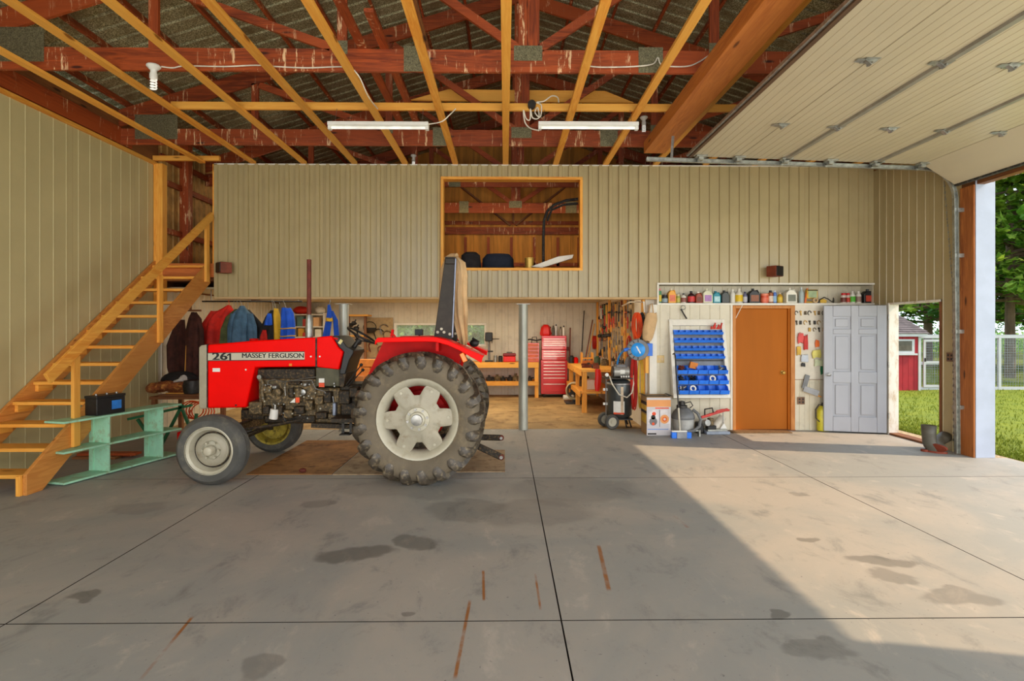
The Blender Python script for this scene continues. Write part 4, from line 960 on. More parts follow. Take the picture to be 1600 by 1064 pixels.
# ================= CLOTHES RAIL =================
t = thing('clothes_rail', 'horizontal dark pipe rail hung under the loft, carrying coats', 'rail', (-4.3, 9.6, 2.12))
a, b = at(316, 471, 9.6), at(472, 471, 9.6); MB().cyl(a, b, .014, n=10).build('pipe', 'dark_steel', t)
for px in (330, 391, 466): c = at(px, 471, 9.6); MB().bar(c, c+Vector((0, 0, .2)), .01, .02, (0, 1, 0)).build('hanger_strap', 'steel', t)
def garment(name, label, rows, Y, mat, dep=.09, arms=(), seed=1, extra=None, hook=True, cat='jacket', group='coats on the rail'):
    c = at(rows[0][0], rows[-1][1], Y); t = thing(name, label, cat, (c.x, Y, c.z), group)
    m = MB(); cloth(m, rows, Y, dep, seed); m.build('body', mat, t, smooth=70)
    for k, r_ in enumerate(arms): m = MB(); cloth(m, r_, Y-.03, dep*.6, seed+k+9, 3); m.build('sleeve', mat, t, smooth=70)
    if hook:
        p = at(rows[0][0], rows[0][1], Y); q = at(rows[0][0]+1, 471, 9.6)
        MB().tube([p, p.lerp(Vector((q.x, Y, q.z)), .6)+Vector((.01, 0, 0)), (q.x, Y, q.z+.02)], .004, 5).build('hanger_hook', 'steel', t)
    return t
M('cloth_red', (214, 36, 20), .8, 0, .35, 6, bmp=.2); M('cloth_orange', (244, 84, 26), .8, 0, .2, 6)
M('cloth_teal', (112, 160, 146), .85, 0, .2, 6); M('cloth_olive', (84, 92, 52), .85, 0, .3, 8, bmp=.2); M('cloth_denim', (78, 112, 138), .85, 0, .3, 8, bmp=.2)
M('cloth_blue', (28, 96, 224), .7, 0, .2, 6); M('cloth_yellow', (240, 190, 50), .7, 0, .15, 6); M('cloth_tan', (202, 168, 124), .85, 0, .2, 5, bmp=.2); M('cloth_brown', (72, 36, 26), .9, 0, .5, 9, bmp=.3)
g = garment('red_jacket', 'red jacket with orange sleeve, leftmost on the coat rail', ((358, 477, 2), (355, 483, 9), (348, 491, 16), (342, 502, 20), (340, 520, 21), (339, 560, 22), (340, 600, 21)), 9.55, 'cloth_red', seed=1, arms=(((336, 486, 6), (326, 505, 9), (320, 530, 9), (318, 560, 8)),))
g.children[1].data.materials[0] = MATS['cloth_orange']
garment('teal_shirt', 'pale teal shirt behind the olive coat on the rail', ((365, 487, 5), (356, 500, 13), (352, 524, 17), (350, 545, 16)), 9.58, 'cloth_teal', .05, seed=3)
garment('olive_coat', 'olive green coat between red jacket and denim jacket', ((372, 483, 4), (364, 496, 12), (358, 515, 14), (356, 560, 15), (357, 600, 15)), 9.52, 'cloth_olive', .08, seed=4, arms=(((362, 492, 4), (352, 510, 6), (347, 530, 6), (346, 560, 6)),))
garment('black_coat', 'black coat to the right of the denim jacket on the rail', ((386, 484, 3), (390, 494, 9), (395, 507, 15), (400, 523, 19), (402, 550, 19), (401, 600, 18)), 9.60, 'black_cloth', .08, seed=5, arms=(((394, 492, 4), (407, 510, 6), (415, 530, 6), (418, 548, 5)),))
garment('denim_jacket', 'blue denim jacket in the middle of the coat rail', ((379, 478, 3), (379, 483, 6), (378, 489, 12), (376, 499, 15), (374, 520, 15), (373, 560, 16), (373, 600, 16)), 9.46, 'cloth_denim', .09, seed=6, arms=(((366, 490, 5), (362, 510, 7), (361, 535, 6)), ((390, 490, 5), (394, 510, 7), (396, 535, 6))))
# life vests
g = garment('life_vest', 'red, black and blue life vest hanging left of the plain blue one', ((427, 485, 4), (424, 495, 9), (420, 515, 14), (418, 532, 17), (418, 560, 17)), 9.5, 'black_cloth', .07, seed=7, group='life vests on the rail', cat='life vest')
for py0, py1, px, mt in ((490, 508, 420, 'cloth_blue'), (516, 533, 412, 'cloth_red')):
    m = MB(); cloth(m, ((px+1, py0, 3), (px, (py0+py1)/2, 5), (px-1, py1, 6)), 9.42, .035, 3); m.build('float_panel', mt, g, smooth=70)
g = garment('life_vest', 'yellow life vest with straps squeezed between the dark and the blue vest', ((431, 482, 3), (432, 492, 5), (434, 510, 6), (437, 535, 8), (437, 560, 8)), 9.45, 'cloth_yellow', .06, seed=8, group='life vests on the rail', cat='life vest')
g = garment('life_vest', 'bright blue life vest with yellow straps, rightmost of the three vests', ((447, 481, 7), (449, 490, 10), (450, 505, 11), (449, 530, 11), (449, 565, 11)), 9.42, 'cloth_blue', .07, seed=9, group='life vests on the rail', cat='life vest')
for py in (513, 525, 534):
    c = at(449, py, 9.42); m = MB(); m.tube([c+Vector((.135*math.cos(q*PI/8), .082*math.sin(q*PI/8), .006*math.sin(q))) for q in range(16)], .010, 5, closed=True); m.build('strap', 'cloth_yellow', g)
g = garment('safety_harness', 'blue and yellow webbing harness hanging beside the left steel post', ((514, 476, 2), (515, 488, 4), (513, 505, 5), (509, 530, 6)), 9.36, 'cloth_blue', .03, arms=(((519, 486, 2), (524, 500, 4), (526, 530, 4)),), seed=12, hook=False, group=None, cat='harness')
m = MB(); cloth(m, ((514, 497, 5), (515, 502, 5)), 9.26, .03, 3); m.build('buckle', 'cloth_yellow', g)
m = MB(); m.tube([at(514, 476, 9.3), at(516, 471, 9.3), at(515, 466, 9.3)], .008, 6); m.build('hook', 'steel', g)
# dark coats under the stairs
garment('brown_coat', 'dark brown coat hanging behind the upper stair stringer', ((284, 500, 4), (280, 515, 9), (276, 540, 14), (278, 575, 15), (282, 600, 12)), 9.35, 'cloth_brown', .1, seed=14, arms=(((280, 508, 4), (271, 528, 5), (268, 560, 5), (268, 590, 4)),), hook=False, group='dark coats under the stairs')
garment('brown_coat', 'long dark red-brown coat hanging just left of the tractor grille', ((303, 488, 3), (305, 498, 9), (303, 520, 12), (303, 560, 12), (302, 600, 11)), 9.3, 'cloth_brown', .1, seed=15, arms=(((308, 497, 4), (313, 515, 5), (314, 545, 5), (313, 580, 4)),), hook=False, group='dark coats under the stairs')
a, b = at(300, 488, 9.4), at(278, 497, 9.4)
m = MB(); m.bar((XL+.05, 9.4, a.z+.03), (a.x+.15, 9.4, a.z+.03), .03, .03); m.bar((a.x-.02, 9.4, a.z+.03), (a.x-.02, 9.4, 2.33), .02, .03); one('coat_bar', 'short wooden bar under the stair head with two dark coats', 'rail', m, 'old_wood_x')
m = MB(); m.bar(at(292, 540, 9.25), at(289, 600, 9.25), .03, .02); m.cbox(at(289, 600, 9.25), .1, .02, .16); one('wooden_paddle', 'pale wooden paddle hanging between the two dark coats', 'paddle', m, 'pine_z')
# tan overalls on the roll bar
m = MB(); cloth(m, ((712, 402, 5), (718, 410, 9), (720, 430, 10), (718, 460, 11), (719, 490, 11), (721, 510, 9), (724, 530, 7), (725, 539, 4)), 6.52, .10, 21, 5, .55); cloth(m, ((697, 407, 3), (692, 425, 5), (690, 450, 4), (688, 466, 2)), 6.62, .05, 23, 3, .3)
m.tube([at(697, 405, 6.6), at(705, 400.5, 6.55), at(713, 402, 6.52)], [.03, .035, .05], 8)
one('tan_overalls', 'tan canvas overalls draped over the top of the tractor roll bar', 'overalls', m, 'cloth_tan', smooth=70)
# ================= LAMPS, CABLES =================
M('tube_glass', (240, 238, 230), .3, emit=.5)
for (a, b, lb) in ((513, 670, 'white fluorescent strip light hanging left of centre below the joists'), (841, 997, 'white fluorescent strip light hanging right of centre below the joists')):
    y = 6.80; p, q = at(a, 197, y), at(b, 199, y); q.z = p.z; t = thing('strip_light', lb, 'lamp', ((p.x+q.x)/2, y, p.z), 'fluorescent strip lights')
    MB().box(p.x, q.x, y-.05, y+.05, p.z+.0, p.z+.045).build('housing', 'white_plastic', t, bevel=.006)
    MB().cyl((p.x+.03, y, p.z-.02), (q.x-.03, y, p.z-.02), .016, n=10).build('tube', 'tube_glass', t)
    for x in (p.x+.02, q.x-.02): MB().box(x-.02, x+.02, y-.03, y+.03, p.z-.045, p.z).build('end_socket', 'white_plastic', t, bevel=.003)
    for x in (p.x+.08, q.x-.08): MB().cyl((x, y, p.z+.045), (x, y+.08, ZT+.04), .003, n=5).build('hanging_wire', 'steel', t)
def bulb(px, py, Y, lb, ztop, s=1):
    c = at(px, py, Y); t = thing('light_bulb', lb, 'lamp', (c.x, Y, c.z), 'spiral bulbs under the trusses')
    MB().lathe([(.055*s, 0), (.06*s, -.012*s), (.045*s, -.03*s), (.028*s, -.045*s), (.026*s, -.07*s)], (c.x, Y, ztop), (0, 0, 1), 18).build('socket', 'white_plastic', t)
    MB().lathe([(.028*s, -.068*s), (.033*s, -.085*s), (.033*s, -.12*s), (.022*s, -.13*s), (0, -.13*s)], (c.x, Y, ztop), (0, 0, 1), 14).build('ballast', 'white_plastic', t)
    pts = [(c.x+.024*s*math.cos(k*.7), Y+.024*s*math.sin(k*.7), ztop-.128*s-.0042*s*k/2*1.3) for k in range(36)]
    MB().tube(pts, .007*s, 5).build('spiral_tube', 'tube_glass', t)
bulb(240, 120, 5.84, 'white spiral bulb in a socket on the nearest truss at upper left', 4.40, 1.15)
bulb(1006, 185, 8.22, 'white spiral bulb fixed to the second truss right of the right strip light', 4.80)
bulb(646, 246, 10.58, 'white spiral bulb just above the loft wall left of the loft window', 4.96)
M('white_cable', (232, 226, 210), .5)
def cable(lb, pts, Y, r=.007, cat='cable'):
    m = MB(); P = [at(p[0], p[1], Y if len(p) < 3 else p[2]) for p in pts]; Q = []
    for i in range(len(P)-1):
        a, b, c, d = P[max(i-1, 0)], P[i], P[i+1], P[min(i+2, len(P)-1)]
        for k in range(5):
            t = k/5; Q.append(.5*((2*b)+(c-a)*t+(2*a-5*b+4*c-d)*t*t+(3*b-a-3*c+d)*t**3))
    Q.append(P[-1]); m.tube(Q, r, 6); return one('white_cable', lb, cat, m, 'white_cable', 'white cables along the trusses')
cable('white cable stapled along the nearest truss from the bulb to the middle left', ((252, 104), (270, 106), (290, 103), (350, 104), (400, 102), (430, 104), (480, 106), (540, 105), (560, 118), (575, 150, 6.1), (590, 170, 6.5)), 5.85)
cable('white cable running along the nearest truss from the right joists to the big beam', ((918, 103), (940, 105), (990, 104), (1020, 100), (1028, 90), (1035, 102), (1070, 104), (1090, 98), (1110, 85)), 5.85)
cable('white cable drooping from the joist to the left strip light', ((670, 194, 6.8), (690, 190, 6.8), (702, 180, 6.8), (712, 170, 6.85)), 6.8)
cable('coiled white cable with plug hanging at the centre, above the right strip light', ((842, 204, 6.75), (828, 200), (820, 190), (818, 172), (822, 185), (828, 187), (829, 170), (832, 184), (842, 184), (840, 168), (836, 176), (844, 183), (846, 165), (838, 160), (850, 158), (862, 150), (871, 152), (873, 160)), 6.85, .008)
m = MB(); c = at(831, 163, 6.84); m.cyl(c+Vector((0, -.02, 0)), c+Vector((0, .05, 0)), .05, n=16); one('junction_box', 'round grey junction box on the cross board at the centre', 'junction box', m, 'dark_steel')
# ================= SPEAKERS =================
M('walnut', (128, 58, 34), .5, 0, .3, 8, stretch=(.2, 1, 1))
for (px, py, rot, lb) in ((350, 418.5, -.75, 'small walnut loudspeaker with black grille at the stair head'), (1210.5, 424, .55, 'small walnut loudspeaker on the ribbed wall above the shelf of bottles')):
    y = YW-.16; c = at(px, py, y); t = thing('loudspeaker', lb, 'speaker', (c.x, y, c.z-.085), 'wall loudspeakers'); R = Matrix.Rotation(rot, 3, 'Z')
    MB().cbox((c.x, y, c.z), .19, .17, .17, R).build('cabinet', 'walnut', t, bevel=.004)
    MB().cbox(Vector((c.x, y, c.z))+R @ Vector((0, -.09, 0)), .175, .012, .155, R).build('grille', 'black_plastic', t, bevel=.003)
    MB().bar((c.x, y+.05, c.z), (c.x, YW, c.z), .04, .04).build('wall_bracket', 'black_plastic', t)
# ================= LOFT THINGS =================
m = MB(); c = at(735, 404, 9.5); m.lathe([(.0, 0), (.17, 0), (.19, .06), (.16, .33), (.10, .38), (0, .39)], (c.x, 9.6, Z_LOFT), (0, 0, 1), 20, sy=.8)
one('black_bag', 'black rounded bag at the left end of the loft window sill', 'bag', m, 'black_cloth')
m = MB(); c = at(778, 404, 9.6); m.lathe([(0, 0), (.24, 0), (.28, .08), (.27, .28), (.2, .36), (0, .36)], (c.x, 9.7, Z_LOFT), (0, 0, 1), 22, sy=.6)
one('dark_bundle', 'wide dark blue bundle on the loft floor behind the window opening', 'bundle', m, M('navy_cloth', (26, 34, 52), .85, 0, .3, 8, bmp=.2))
m = MB(); c = at(827, 408, 9.4); m.lathe([(.075, 0), (.075, .24), (.08, .245), (.08, .26), (.07, .26), (0, .255)], (c.x, 9.4, Z_LOFT), (0, 0, 1), 20)
one('brass_can', 'brassy tin can in the loft window between bundle and white plank', 'can', m, M('brass_tin', (206, 170, 84), .35, .5))
m = MB(); m.prism([(at(*q_, 9.35).x, at(*q_, 9.35).z) for q_ in ((829, 417), (846, 419), (894, 404), (896, 398), (872, 401))], 'xz', 9.3, 9.4); one('white_plank', 'white tapered plank leaning at the right of the loft window', 'plank', m, 'trim_white', bevel=.008)
m = MB(); m.tube([at(p[0], p[1], 9.7) for p in ((849, 414), (849, 370), (850, 345), (855, 330), (866, 320), (885, 313), (903, 311))], .025, 8); m.tube([at(p[0], p[1], 9.8) for p in ((855, 345), (862, 328), (880, 320), (903, 318))], .02, 8)
one('black_hose', 'black curved hose arching inside the right side of the loft window', 'hose', m, 'black_rubber')
# ================= WORKSHOP =================
def bench(name, label, x0, x1, y0, y1, h, legs, sh=.38):
    t = thing(name, label, 'workbench', ((x0+x1)/2, (y0+y1)/2, 0))
    MB().box(x0, x1, y0, y1, h-.05, h).build('top', 'pine_x' if x1-x0 > y1-y0 else 'pine_y', t, bevel=.003)
    long_x = x1-x0 > y1-y0
    if long_x: MB().box(x0, x1, y0-.02, y0, h-.13, h).build('apron', 'pine_x', t, bevel=.002); MB().box(x0, x1, y0-.02, y1, sh-.04, sh).build('lower_shelf', 'pine_x', t, bevel=.002); MB().box(x0, x1, y0-.04, y0-.021, sh-.10, sh).build('shelf_apron', 'pine_x', t)
    else: MB().box(x0-.02, x0, y0, y1, h-.13, h).build('apron', 'pine_y', t, bevel=.002); MB().box(x0-.02, x1, y0, y1, sh-.04, sh).build('lower_shelf', 'pine_y', t, bevel=.002); MB().box(x0-.04, x0-.021, y0, y1, sh-.10, sh).build('shelf_apron', 'pine_y', t)
    for x, y in legs: MB().box(x-.045, x+.045, y-.045, y+.045, 0, h-.05).build('leg', 'pine_z', t, bevel=.003)
    return t
bx1 = atx(842, 13.4)
bench('workbench', 'long yellow pine workbench along the back wall under the window', XL+1.5, bx1, 13.45, YB-.02, .86, [(bx1-.05, 13.5), (bx1-1.9, 13.5), (bx1-3.6, 13.5)], .40)
bench('workbench', 'yellow pine workbench along the pegboard wall right of the tool chest', 1.52, XG-.07, 11.0, 13.35, .86, [(1.58, 11.06), (1.60, 12.2), (1.58, 13.28)], .42)
# tool chest
tcx0, tcx1 = atx(845.5, 13.5), atx(888, 13.5); y0 = 13.5
tc_ = thing('tool_chest', 'tall red rolling tool chest with many drawers by the back wall', 'tool chest', ((tcx0+tcx1)/2, 13.75, 0))
M('chest_red', (206, 18, 22), .3, .1, .1, 3, coat=.5); M('bright_trim', (236, 214, 200), .3, .6)
za = lambda py: atz(py, y0, 866)
for nm, p0, p1, ins in (('lower_cabinet', 616, 563, 0), ('middle_chest', 562.5, 546.5, .02), ('top_chest', 546, 524.5, .02)):
    MB().box(tcx0+ins, tcx1-ins-.02, y0+.02, 13.98, za(p0)+(.0), za(p1)).build(nm, 'chest_red', tc_, bevel=.008)
for p0, p1, ins in [(529+3.2*i, 529+3.2*i+2.9, .05) for i in range(4)]+[(548.5+3.6*i, 548.5+3.6*i+3.3, .05) for i in range(3)]+[(565+4.9*i, 565+4.9*i+4.5, .05) for i in range(5)]+[(590, 599, .05), (599.5, 612, .05)]:
    d = MB().box(tcx0+ins, tcx1-ins-.02, y0+.0, y0+.025, za(p1), za(p0)).build('drawer', 'chest_red', tc_, bevel=.003)
    MB().box(tcx0+ins+.01, tcx1-ins-.03, y0-.012, y0+.0, za(p0)-.018, za(p0)-.004).build('handle_strip', 'bright_trim', d)
for x in (tcx0+.07, tcx1-.09):
    for y in (13.58, 13.9): MB().cyl((x-.015, y, .05), (x+.015, y, .05), .05, n=12).build('caster', 'black_rubber', tc_)
MB().box(tcx0+.03, tcx1-.05, 13.55, 13.95, .08, za(616)+.01).build('caster_frame', 'dark_steel', tc_)
zt = za(524.5)
m = MB(); cx = atx(853, 13.7); m.lathe([(.13, 0), (.15, .05), (.12, .2), (.06, .27), (0, .27)], (cx, 13.72, zt), (0, 0, 1), 6); one('red_hood_cap', 'bright red angular funnel on the left of the tool chest', 'funnel', m, 'red_paint', bevel=.004)
for i, (px, col, lb) in enumerate(((860, (200, 190, 170), 'pale'), (864.5, (90, 90, 80), 'olive'), (869, (210, 210, 210), 'silver'), (876, (150, 140, 130), 'grey'), (881, (230, 225, 215), 'white'))):
    x = atx(px, 13.7); h = .2+.03*(i % 3); t = thing('spray_can', f'{lb} spray can on top of the red tool chest, {("first","second","third","fourth","fifth")[i]} from the red funnel', 'spray can', (x, 13.72, zt), 'cans on the tool chest')
    MB().lathe([(0, 0), (.031, 0), (.031, h-.04), (.016, h-.02)], (x, 13.72, zt), (0, 0, 1), 12).build('can', M(f'can_{i}', col, .35, .3), t)
    MB().lathe([(.016, h-.025), (.016, h+.015), (0, h+.02)], (x, 13.72, zt), (0, 0, 1), 10).build('cap', 'black_plastic', t)
# items on back bench
z = .861
t = thing('drill_press', 'small black drill press on the back bench left of the red toolbox', 'drill press', (atx(764, 13.7), 13.7, z)); x = atx(764, 13.7)
MB().box(x-.1, x+.1, 13.6, 13.85, z, z+.03).build('base', 'black_plastic', t, bevel=.004)
MB().cyl((x, 13.8, z+.03), (x, 13.8, z+.72), .03, n=12).build('column', 'steel', t)
MB().box(x-.09, x+.09, 13.55, 13.88, z+.50, z+.72).build('head', 'black_plastic', t, bevel=.02)
MB().box(x-.1, x+.1, 13.56, 13.8, z+.24, z+.27).build('table', 'dark_steel', t)
for q in (0, 2.1, 4.2): MB().cyl((x+.09, 13.66, z+.56), (x+.13+.12*math.cos(q), 13.66, z+.56+.12*math.sin(q)), .01, n=6).build('feed_handle', 'dark_steel', t)
MB().cyl((x, 13.62, z+.38), (x, 13.62, z+.5), .02, n=8).build('chuck', 'steel', t)
x = atx(796, 13.6); t = thing('toolbox', 'small red plastic toolbox on the back bench, left of the free post', 'toolbox', (x, 13.65, z))
MB().box(x-.15, x+.15, 13.55, 13.8, z, z+.14).build('box', 'red_paint', t, bevel=.02); MB().box(x-.16, x+.16, 13.54, 13.81, z+.141, z+.21).build('lid', M('toolbox_maroon', (130, 16, 22), .4), t, bevel=.02); MB().bar((x-.07, 13.67, z+.23), (x+.07, 13.67, z+.23), .03, .02).build('handle', 'black_plastic', t)
for px, h, r_, mt, lb in ((774, .13, .05, 'galv', 'grey jar on the back bench between drill press and red toolbox'), (782, .12, .055, 'dark_steel', 'dark tin on the back bench just left of the red toolbox')):
    x = atx(px, 13.6); m = MB(); m.lathe([(0, 0), (r_, 0), (r_, h), (r_*.8, h+.01), (r_*.8, h+.03), (0, h+.03)], (x, 13.62, z), (0, 0, 1), 14); one('jar', lb, 'jar', m, mt)
for i, (px, r_) in enumerate(((764, .07), (770, .05), (777, .08), (786, .06), (797, .07), (806, .09), (828, .06))):
    x = atx(px, 13.5); m = MB(); m.lathe([(.0, 0), (r_, 0), (r_*1.1, r_), (r_*.4, r_*1.5), (r_*.4, r_*2), (0, r_*2)], (x, 13.58, .401), (0, 0, 1), 10); m.bar((x-r_, 13.55, .40+r_), (x+r_*1.6, 13.6, .40+r_*1.3), .03, .03)
    one('power_tool', f'dark power tool on the lower shelf of the back bench, {("first","second","third","fourth","fifth","sixth","last")[i]} from the tractor wheel', 'power tool', m, ('dark_steel', 'black_plastic', 'engine_grease')[i % 3], 'tools on the lower back shelf')
x = atx(832, 13.6); t = thing('small_parts_cabinet', 'red small parts cabinet on the bench just right of the free post', 'cabinet', (x, 13.7, z))
MB().box(x-.13, x+.16, 13.6, 13.85, z, z+.46).build('case', 'chest_red', t, bevel=.004)
for k in range(5): MB().box(x-.11, x+.14, 13.585, 13.6, z+.02+k*.088, z+.09+k*.088).build('drawer', M('drawer_orange', (206, 96, 50), .4), t, bevel=.003)
m = MB(); m.tube([(x-.25, 13.7, z+.52), (x-.05, 13.7, z+.55), (x+.1, 13.7, z+.52), (x+.28, 13.7, z+.56)], .018, 8); m.tube([(x-.02, 13.7, z+.46), (x, 13.7, z+.6), (x+.1, 13.7, z+.61), (x+.12, 13.7, z+.46)], .012, 6); one('bar_clamp', 'black bar clamp lying across the red small parts cabinet', 'clamp', m, 'dark_steel')
# left part of the workshop: shelves, board of tools behind the steering wheel
t = thing('shelf_rack', 'brown open shelf rack behind the left steel post', 'rack', (atx(561, 13.8), 13.8, 0)); a, b = atx(546, 13.8), atx(572, 13.8)
MB().box(a-.05, b+.08, 13.65, 14.05, 1.98, 2.02).build('top_board', 'pine_x', t)
for x in (a, b): MB().box(x-.03, x+.03, 13.7, 13.76, .86, 1.98).build('upright', 'old_wood_z', t)
MB().box(a, b, 13.7, 14.05, 1.48, 1.51).build('shelf_board', 'pine_x', t); MB().box(a, b, 13.7, 14.05, 1.1, 1.13).build('shelf_board', 'pine_x', t)
for i, (px, py) in enumerate(((553, 505), (548, 508), (557, 513), (552, 540), (560, 536))):
    c = at(px, py, 13.68); m = MB(); m.ball(c, .07, .05, .05, 8, 6, .2); m.bar(c, c+Vector((.05, 0, .09)), .02, .03); one('hand_drill', f'dark hand drill hung on the brown rack, {("topmost","second","third","fourth","lowest")[i]} of the bunch', 'drill', m, 'black_plastic', 'drills on the brown rack')
c = at(578.5, 512, 13.95); t = thing('wire_basket', 'round black hanging basket with a handle on the back wall', 'basket', (c.x, 13.9, c.z-.12))
MB().lathe([(.0, -.14), (.10, -.13), (.15, -.07), (.165, 0), (.155, 0), (.09, -.11), (0, -.12)], (c.x, 13.9, c.z), (0, 0, 1), 22).build('bowl', 'black_plastic', t)
MB().tube([(c.x+.16*math.cos(q*PI/10), 13.9, c.z+.15*math.sin(q*PI/10)) for q in range(11)], .01, 6).build('handle', 'dark_steel', t)
bd = thing('tool_board', 'weathered board on the back wall below the round basket', 'board', (atx(590, 14), 14.02, 1.0))
MB().box(atx(572, 14.05), atx(614, 14.05), 14.03, 14.06, .95, 1.95).build('panel', 'pegboard_tan', bd)
for i, (px, py, s, mt, lb) in enumerate(((592, 520, .12, 'dark_steel', 'curved dark sickle'), (600, 512, .1, 'steel', 'grey trowel'), (605, 522, .1, 'engine_grease', 'rusty pulley'), (583, 540, .11, 'rust_pipe', 'rust red clamp'), (596, 545, .09, 'walnut', 'brown mallet'), (575, 535, .09, 'engine_grease', 'greasy chain'))):
    c = at(px, py, 14.0); m = MB(); m.tube([c+Vector((s*math.cos(q), 0, s*.8*math.sin(q))) for q in (.3, 1, 1.7, 2.4, 3.1)], .016, 6); m.bar(c+Vector((-s, 0, 0)), c+Vector((-s*.6, 0, -.16)), .03, .02)
    one('hand_tool', f'{lb} hung on the weathered board behind the tractor fender', 'tool', m, mt, 'tools on the weathered board')
# boxes and paper on the back bench behind the levers
for i, (px0, px1, py0, py1, mt, lb) in enumerate(((545, 577, 574, 588, 'cb_orange', 'orange cardboard box behind the gear levers'), (560, 590, 562, 573, 'cb_orange', 'flat orange carton above the gear levers'), (544, 568, 588, 612, 'cb_brown', 'brown carton low behind the gear levers'))):
    M('cb_orange', (222, 136, 62), .8, 0, .2, 5); M('cb_brown', (176, 116, 66), .8, 0, .2, 5)
    y = 11.8-.2*(i == 2); a, b = at(px0, py1, y), at(px1, py0, y); m = MB(); m.box(a.x, b.x, y, y+.3, a.z, b.z); one('carton', lb, 'box', m, mt, bevel=.003, group='cartons behind the levers')
zc0 = at(550, 612, 11.6).z
t = thing('side_table', 'low table carrying cartons behind the gear levers', 'table', (atx(566, 11.9), 11.8, 0)); MB().box(atx(542, 11.8), atx(592, 11.8), 11.5, 12.2, zc0-.04, zc0-.002).build('top', 'pine_x', t)
for px in (545, 589):
    for y in (11.55, 12.15): MB().box(atx(px, 11.8)-.03, atx(px, 11.8)+.03, y-.03, y+.03, 0, zc0-.04).build('leg', 'pine_z', t)
m = MB(); c = at(556, 600, 11.3); m.ball((c.x+.02, 11.6, zc0+.085), .13, .08, .09, 10, 7, .15); m.ball((c.x+.14, 11.6, zc0+.06), .09, .07, .06, 8, 6, .15); one('paper_bag', 'crumpled white paper bag behind the gear levers', 'bag', m, 'trim_white')
# shelf with boxes behind the exhaust
t = thing('wall_shelf', 'open shelf of boxes under the loft behind the exhaust silencer', 'shelf', (atx(478, 13.6), 13.7, 0)); a, b = atx(458, 13.6), atx(506, 13.6)
for py in (491, 510, 526, 560): MB().box(a, b, 13.55, 14.0, atz(py, 13.6)-.025, atz(py, 13.6)).build('shelf_board', 'trim_white', t)
for x in (a, (a+b)/2, b): MB().box(x-.02, x+.02, 13.6, 13.98, 0, atz(489, 13.6)).build('upright', 'trim_white', t)
for i, (px, py, w_, h, col, lb) in enumerate(((468, 491, .36, .2, (206, 40, 24), 'wide red bag on top of the open shelf left of the exhaust'), (498, 491, .22, .2, (226, 222, 210), 'white folded bag on top of the open shelf right of the exhaust'), (469, 510, .14, .24, (96, 128, 120), 'grey-green carton on the open shelf left of the silencer'), (477, 510, .12, .18, (176, 60, 50), 'small red carton beside the grey-green carton'), (494, 510, .13, .22, (228, 180, 130), 'tan carton on the open shelf right of the silencer'), (470, 526, .12, .2, (214, 160, 60), 'yellow carton on the lower shelf left of the silencer'), (478, 526, .16, .10, (200, 60, 50), 'flat red carton on the lower shelf left of the silencer'), (497, 526, .14, .18, (220, 214, 196), 'cream carton on the lower shelf right of the silencer'))):
    c = at(px, py, 13.6); m = MB()
    if i < 2: m.ball((c.x, 13.72, c.z+h*.5), w_/2*1.1, .15, h*.5, 14, 9, .06)
    else: m.box(c.x-w_/2, c.x+w_/2, 13.58, 13.8, c.z+.001, c.z+h)
    one('carton' if i > 1 else 'cloth_bag', lb, 'box' if i > 1 else 'bag', m, M(f'shelfbox_{i}', col, .7, 0, .15, 5), 'boxes on the open shelf', bevel=.004 if i > 1 else 0)
# ================= BENCH AND PEGBOARD =================
ZB1 = .861
t = thing('wooden_caddy', 'yellow wooden tool caddy at the far end of the side bench', 'caddy', (1.9, 12.95, ZB1)); a, b = at(909, 555, 12.8).x, at(927, 555, 12.8).x
for x in (a, b-.02): MB().box(x, x+.02, 12.75, 13.05, ZB1, ZB1+.26).build('end_board', 'pine_z', t)
for z in (.0, .12): MB().box(a+.02, b-.02, 12.74, 13.05, ZB1+z, ZB1+z+.02).build('shelf_board', 'pine_x', t)
MB().box(a, b, 12.73, 12.75, ZB1, ZB1+.08).build('front_board', 'orange_beam_x', t)
for i, (px, r_, h, mt, lb) in enumerate(((897, .07, .18, 'black_plastic', 'black can in the back corner of the side bench'), (904, .06, .14, 'fender_red', 'dark red can in the back corner of the side bench'), (931, .07, .2, M('tin_green', (60, 84, 60), .5), 'dark green tin right of the yellow wooden caddy'), (940, .08, .15, 'engine_grease', 'greasy olive pot right of the dark green tin'))):
    x = at(px, 560, 12.6).x; m = MB(); m.lathe([(0, 0), (r_, 0), (r_, h*.8), (r_*.6, h*.9), (r_*.6, h), (0, h)], (min(x, XG-.1), 13.1-.0 if i < 2 else 12.4-.2*(i-2), ZB1), (0, 0, 1), 14); one('can', lb, 'can', m, mt)
rr = random.Random(11)
for i in range(9):
    y = 12.2-.125*i; x = 1.62+rr.random()*.35; m = MB(); c = Vector((x, y, ZB1+.025)); k = i % 3
    if k == 0: m.bar(c+Vector((-.1, 0, 0)), c+Vector((.08, .03, 0)), .03, .045)
    elif k == 1: m.lathe([(.035, 0), (.035, .06), (.02, .07), (0, .07)], c-Vector((0, 0, .024)), (0, 0, 1), 10)
    else: m.cbox(c+Vector((0, 0, .012)), .12, .08, .07)
    one('bench_oddment', f'small {("rusty bar","dark cup","reddish block")[k]} lying on the side bench, {("first","second","third","fourth","fifth","sixth","seventh","eighth","last")[i]} coming from the yellow caddy', 'hardware', m, ('rust_pipe', 'dark_steel', 'walnut')[k], 'small things on the side bench')
m = MB(); cloth(m, ((934, 577, 4), (935, 588, 5), (934, 600, 5), (933, 611, 3)), 10.99, .03, 31, 3); one('red_rag', 'bright red rag hanging from the front corner of the side bench', 'rag', m, 'red_paint', smooth=70)
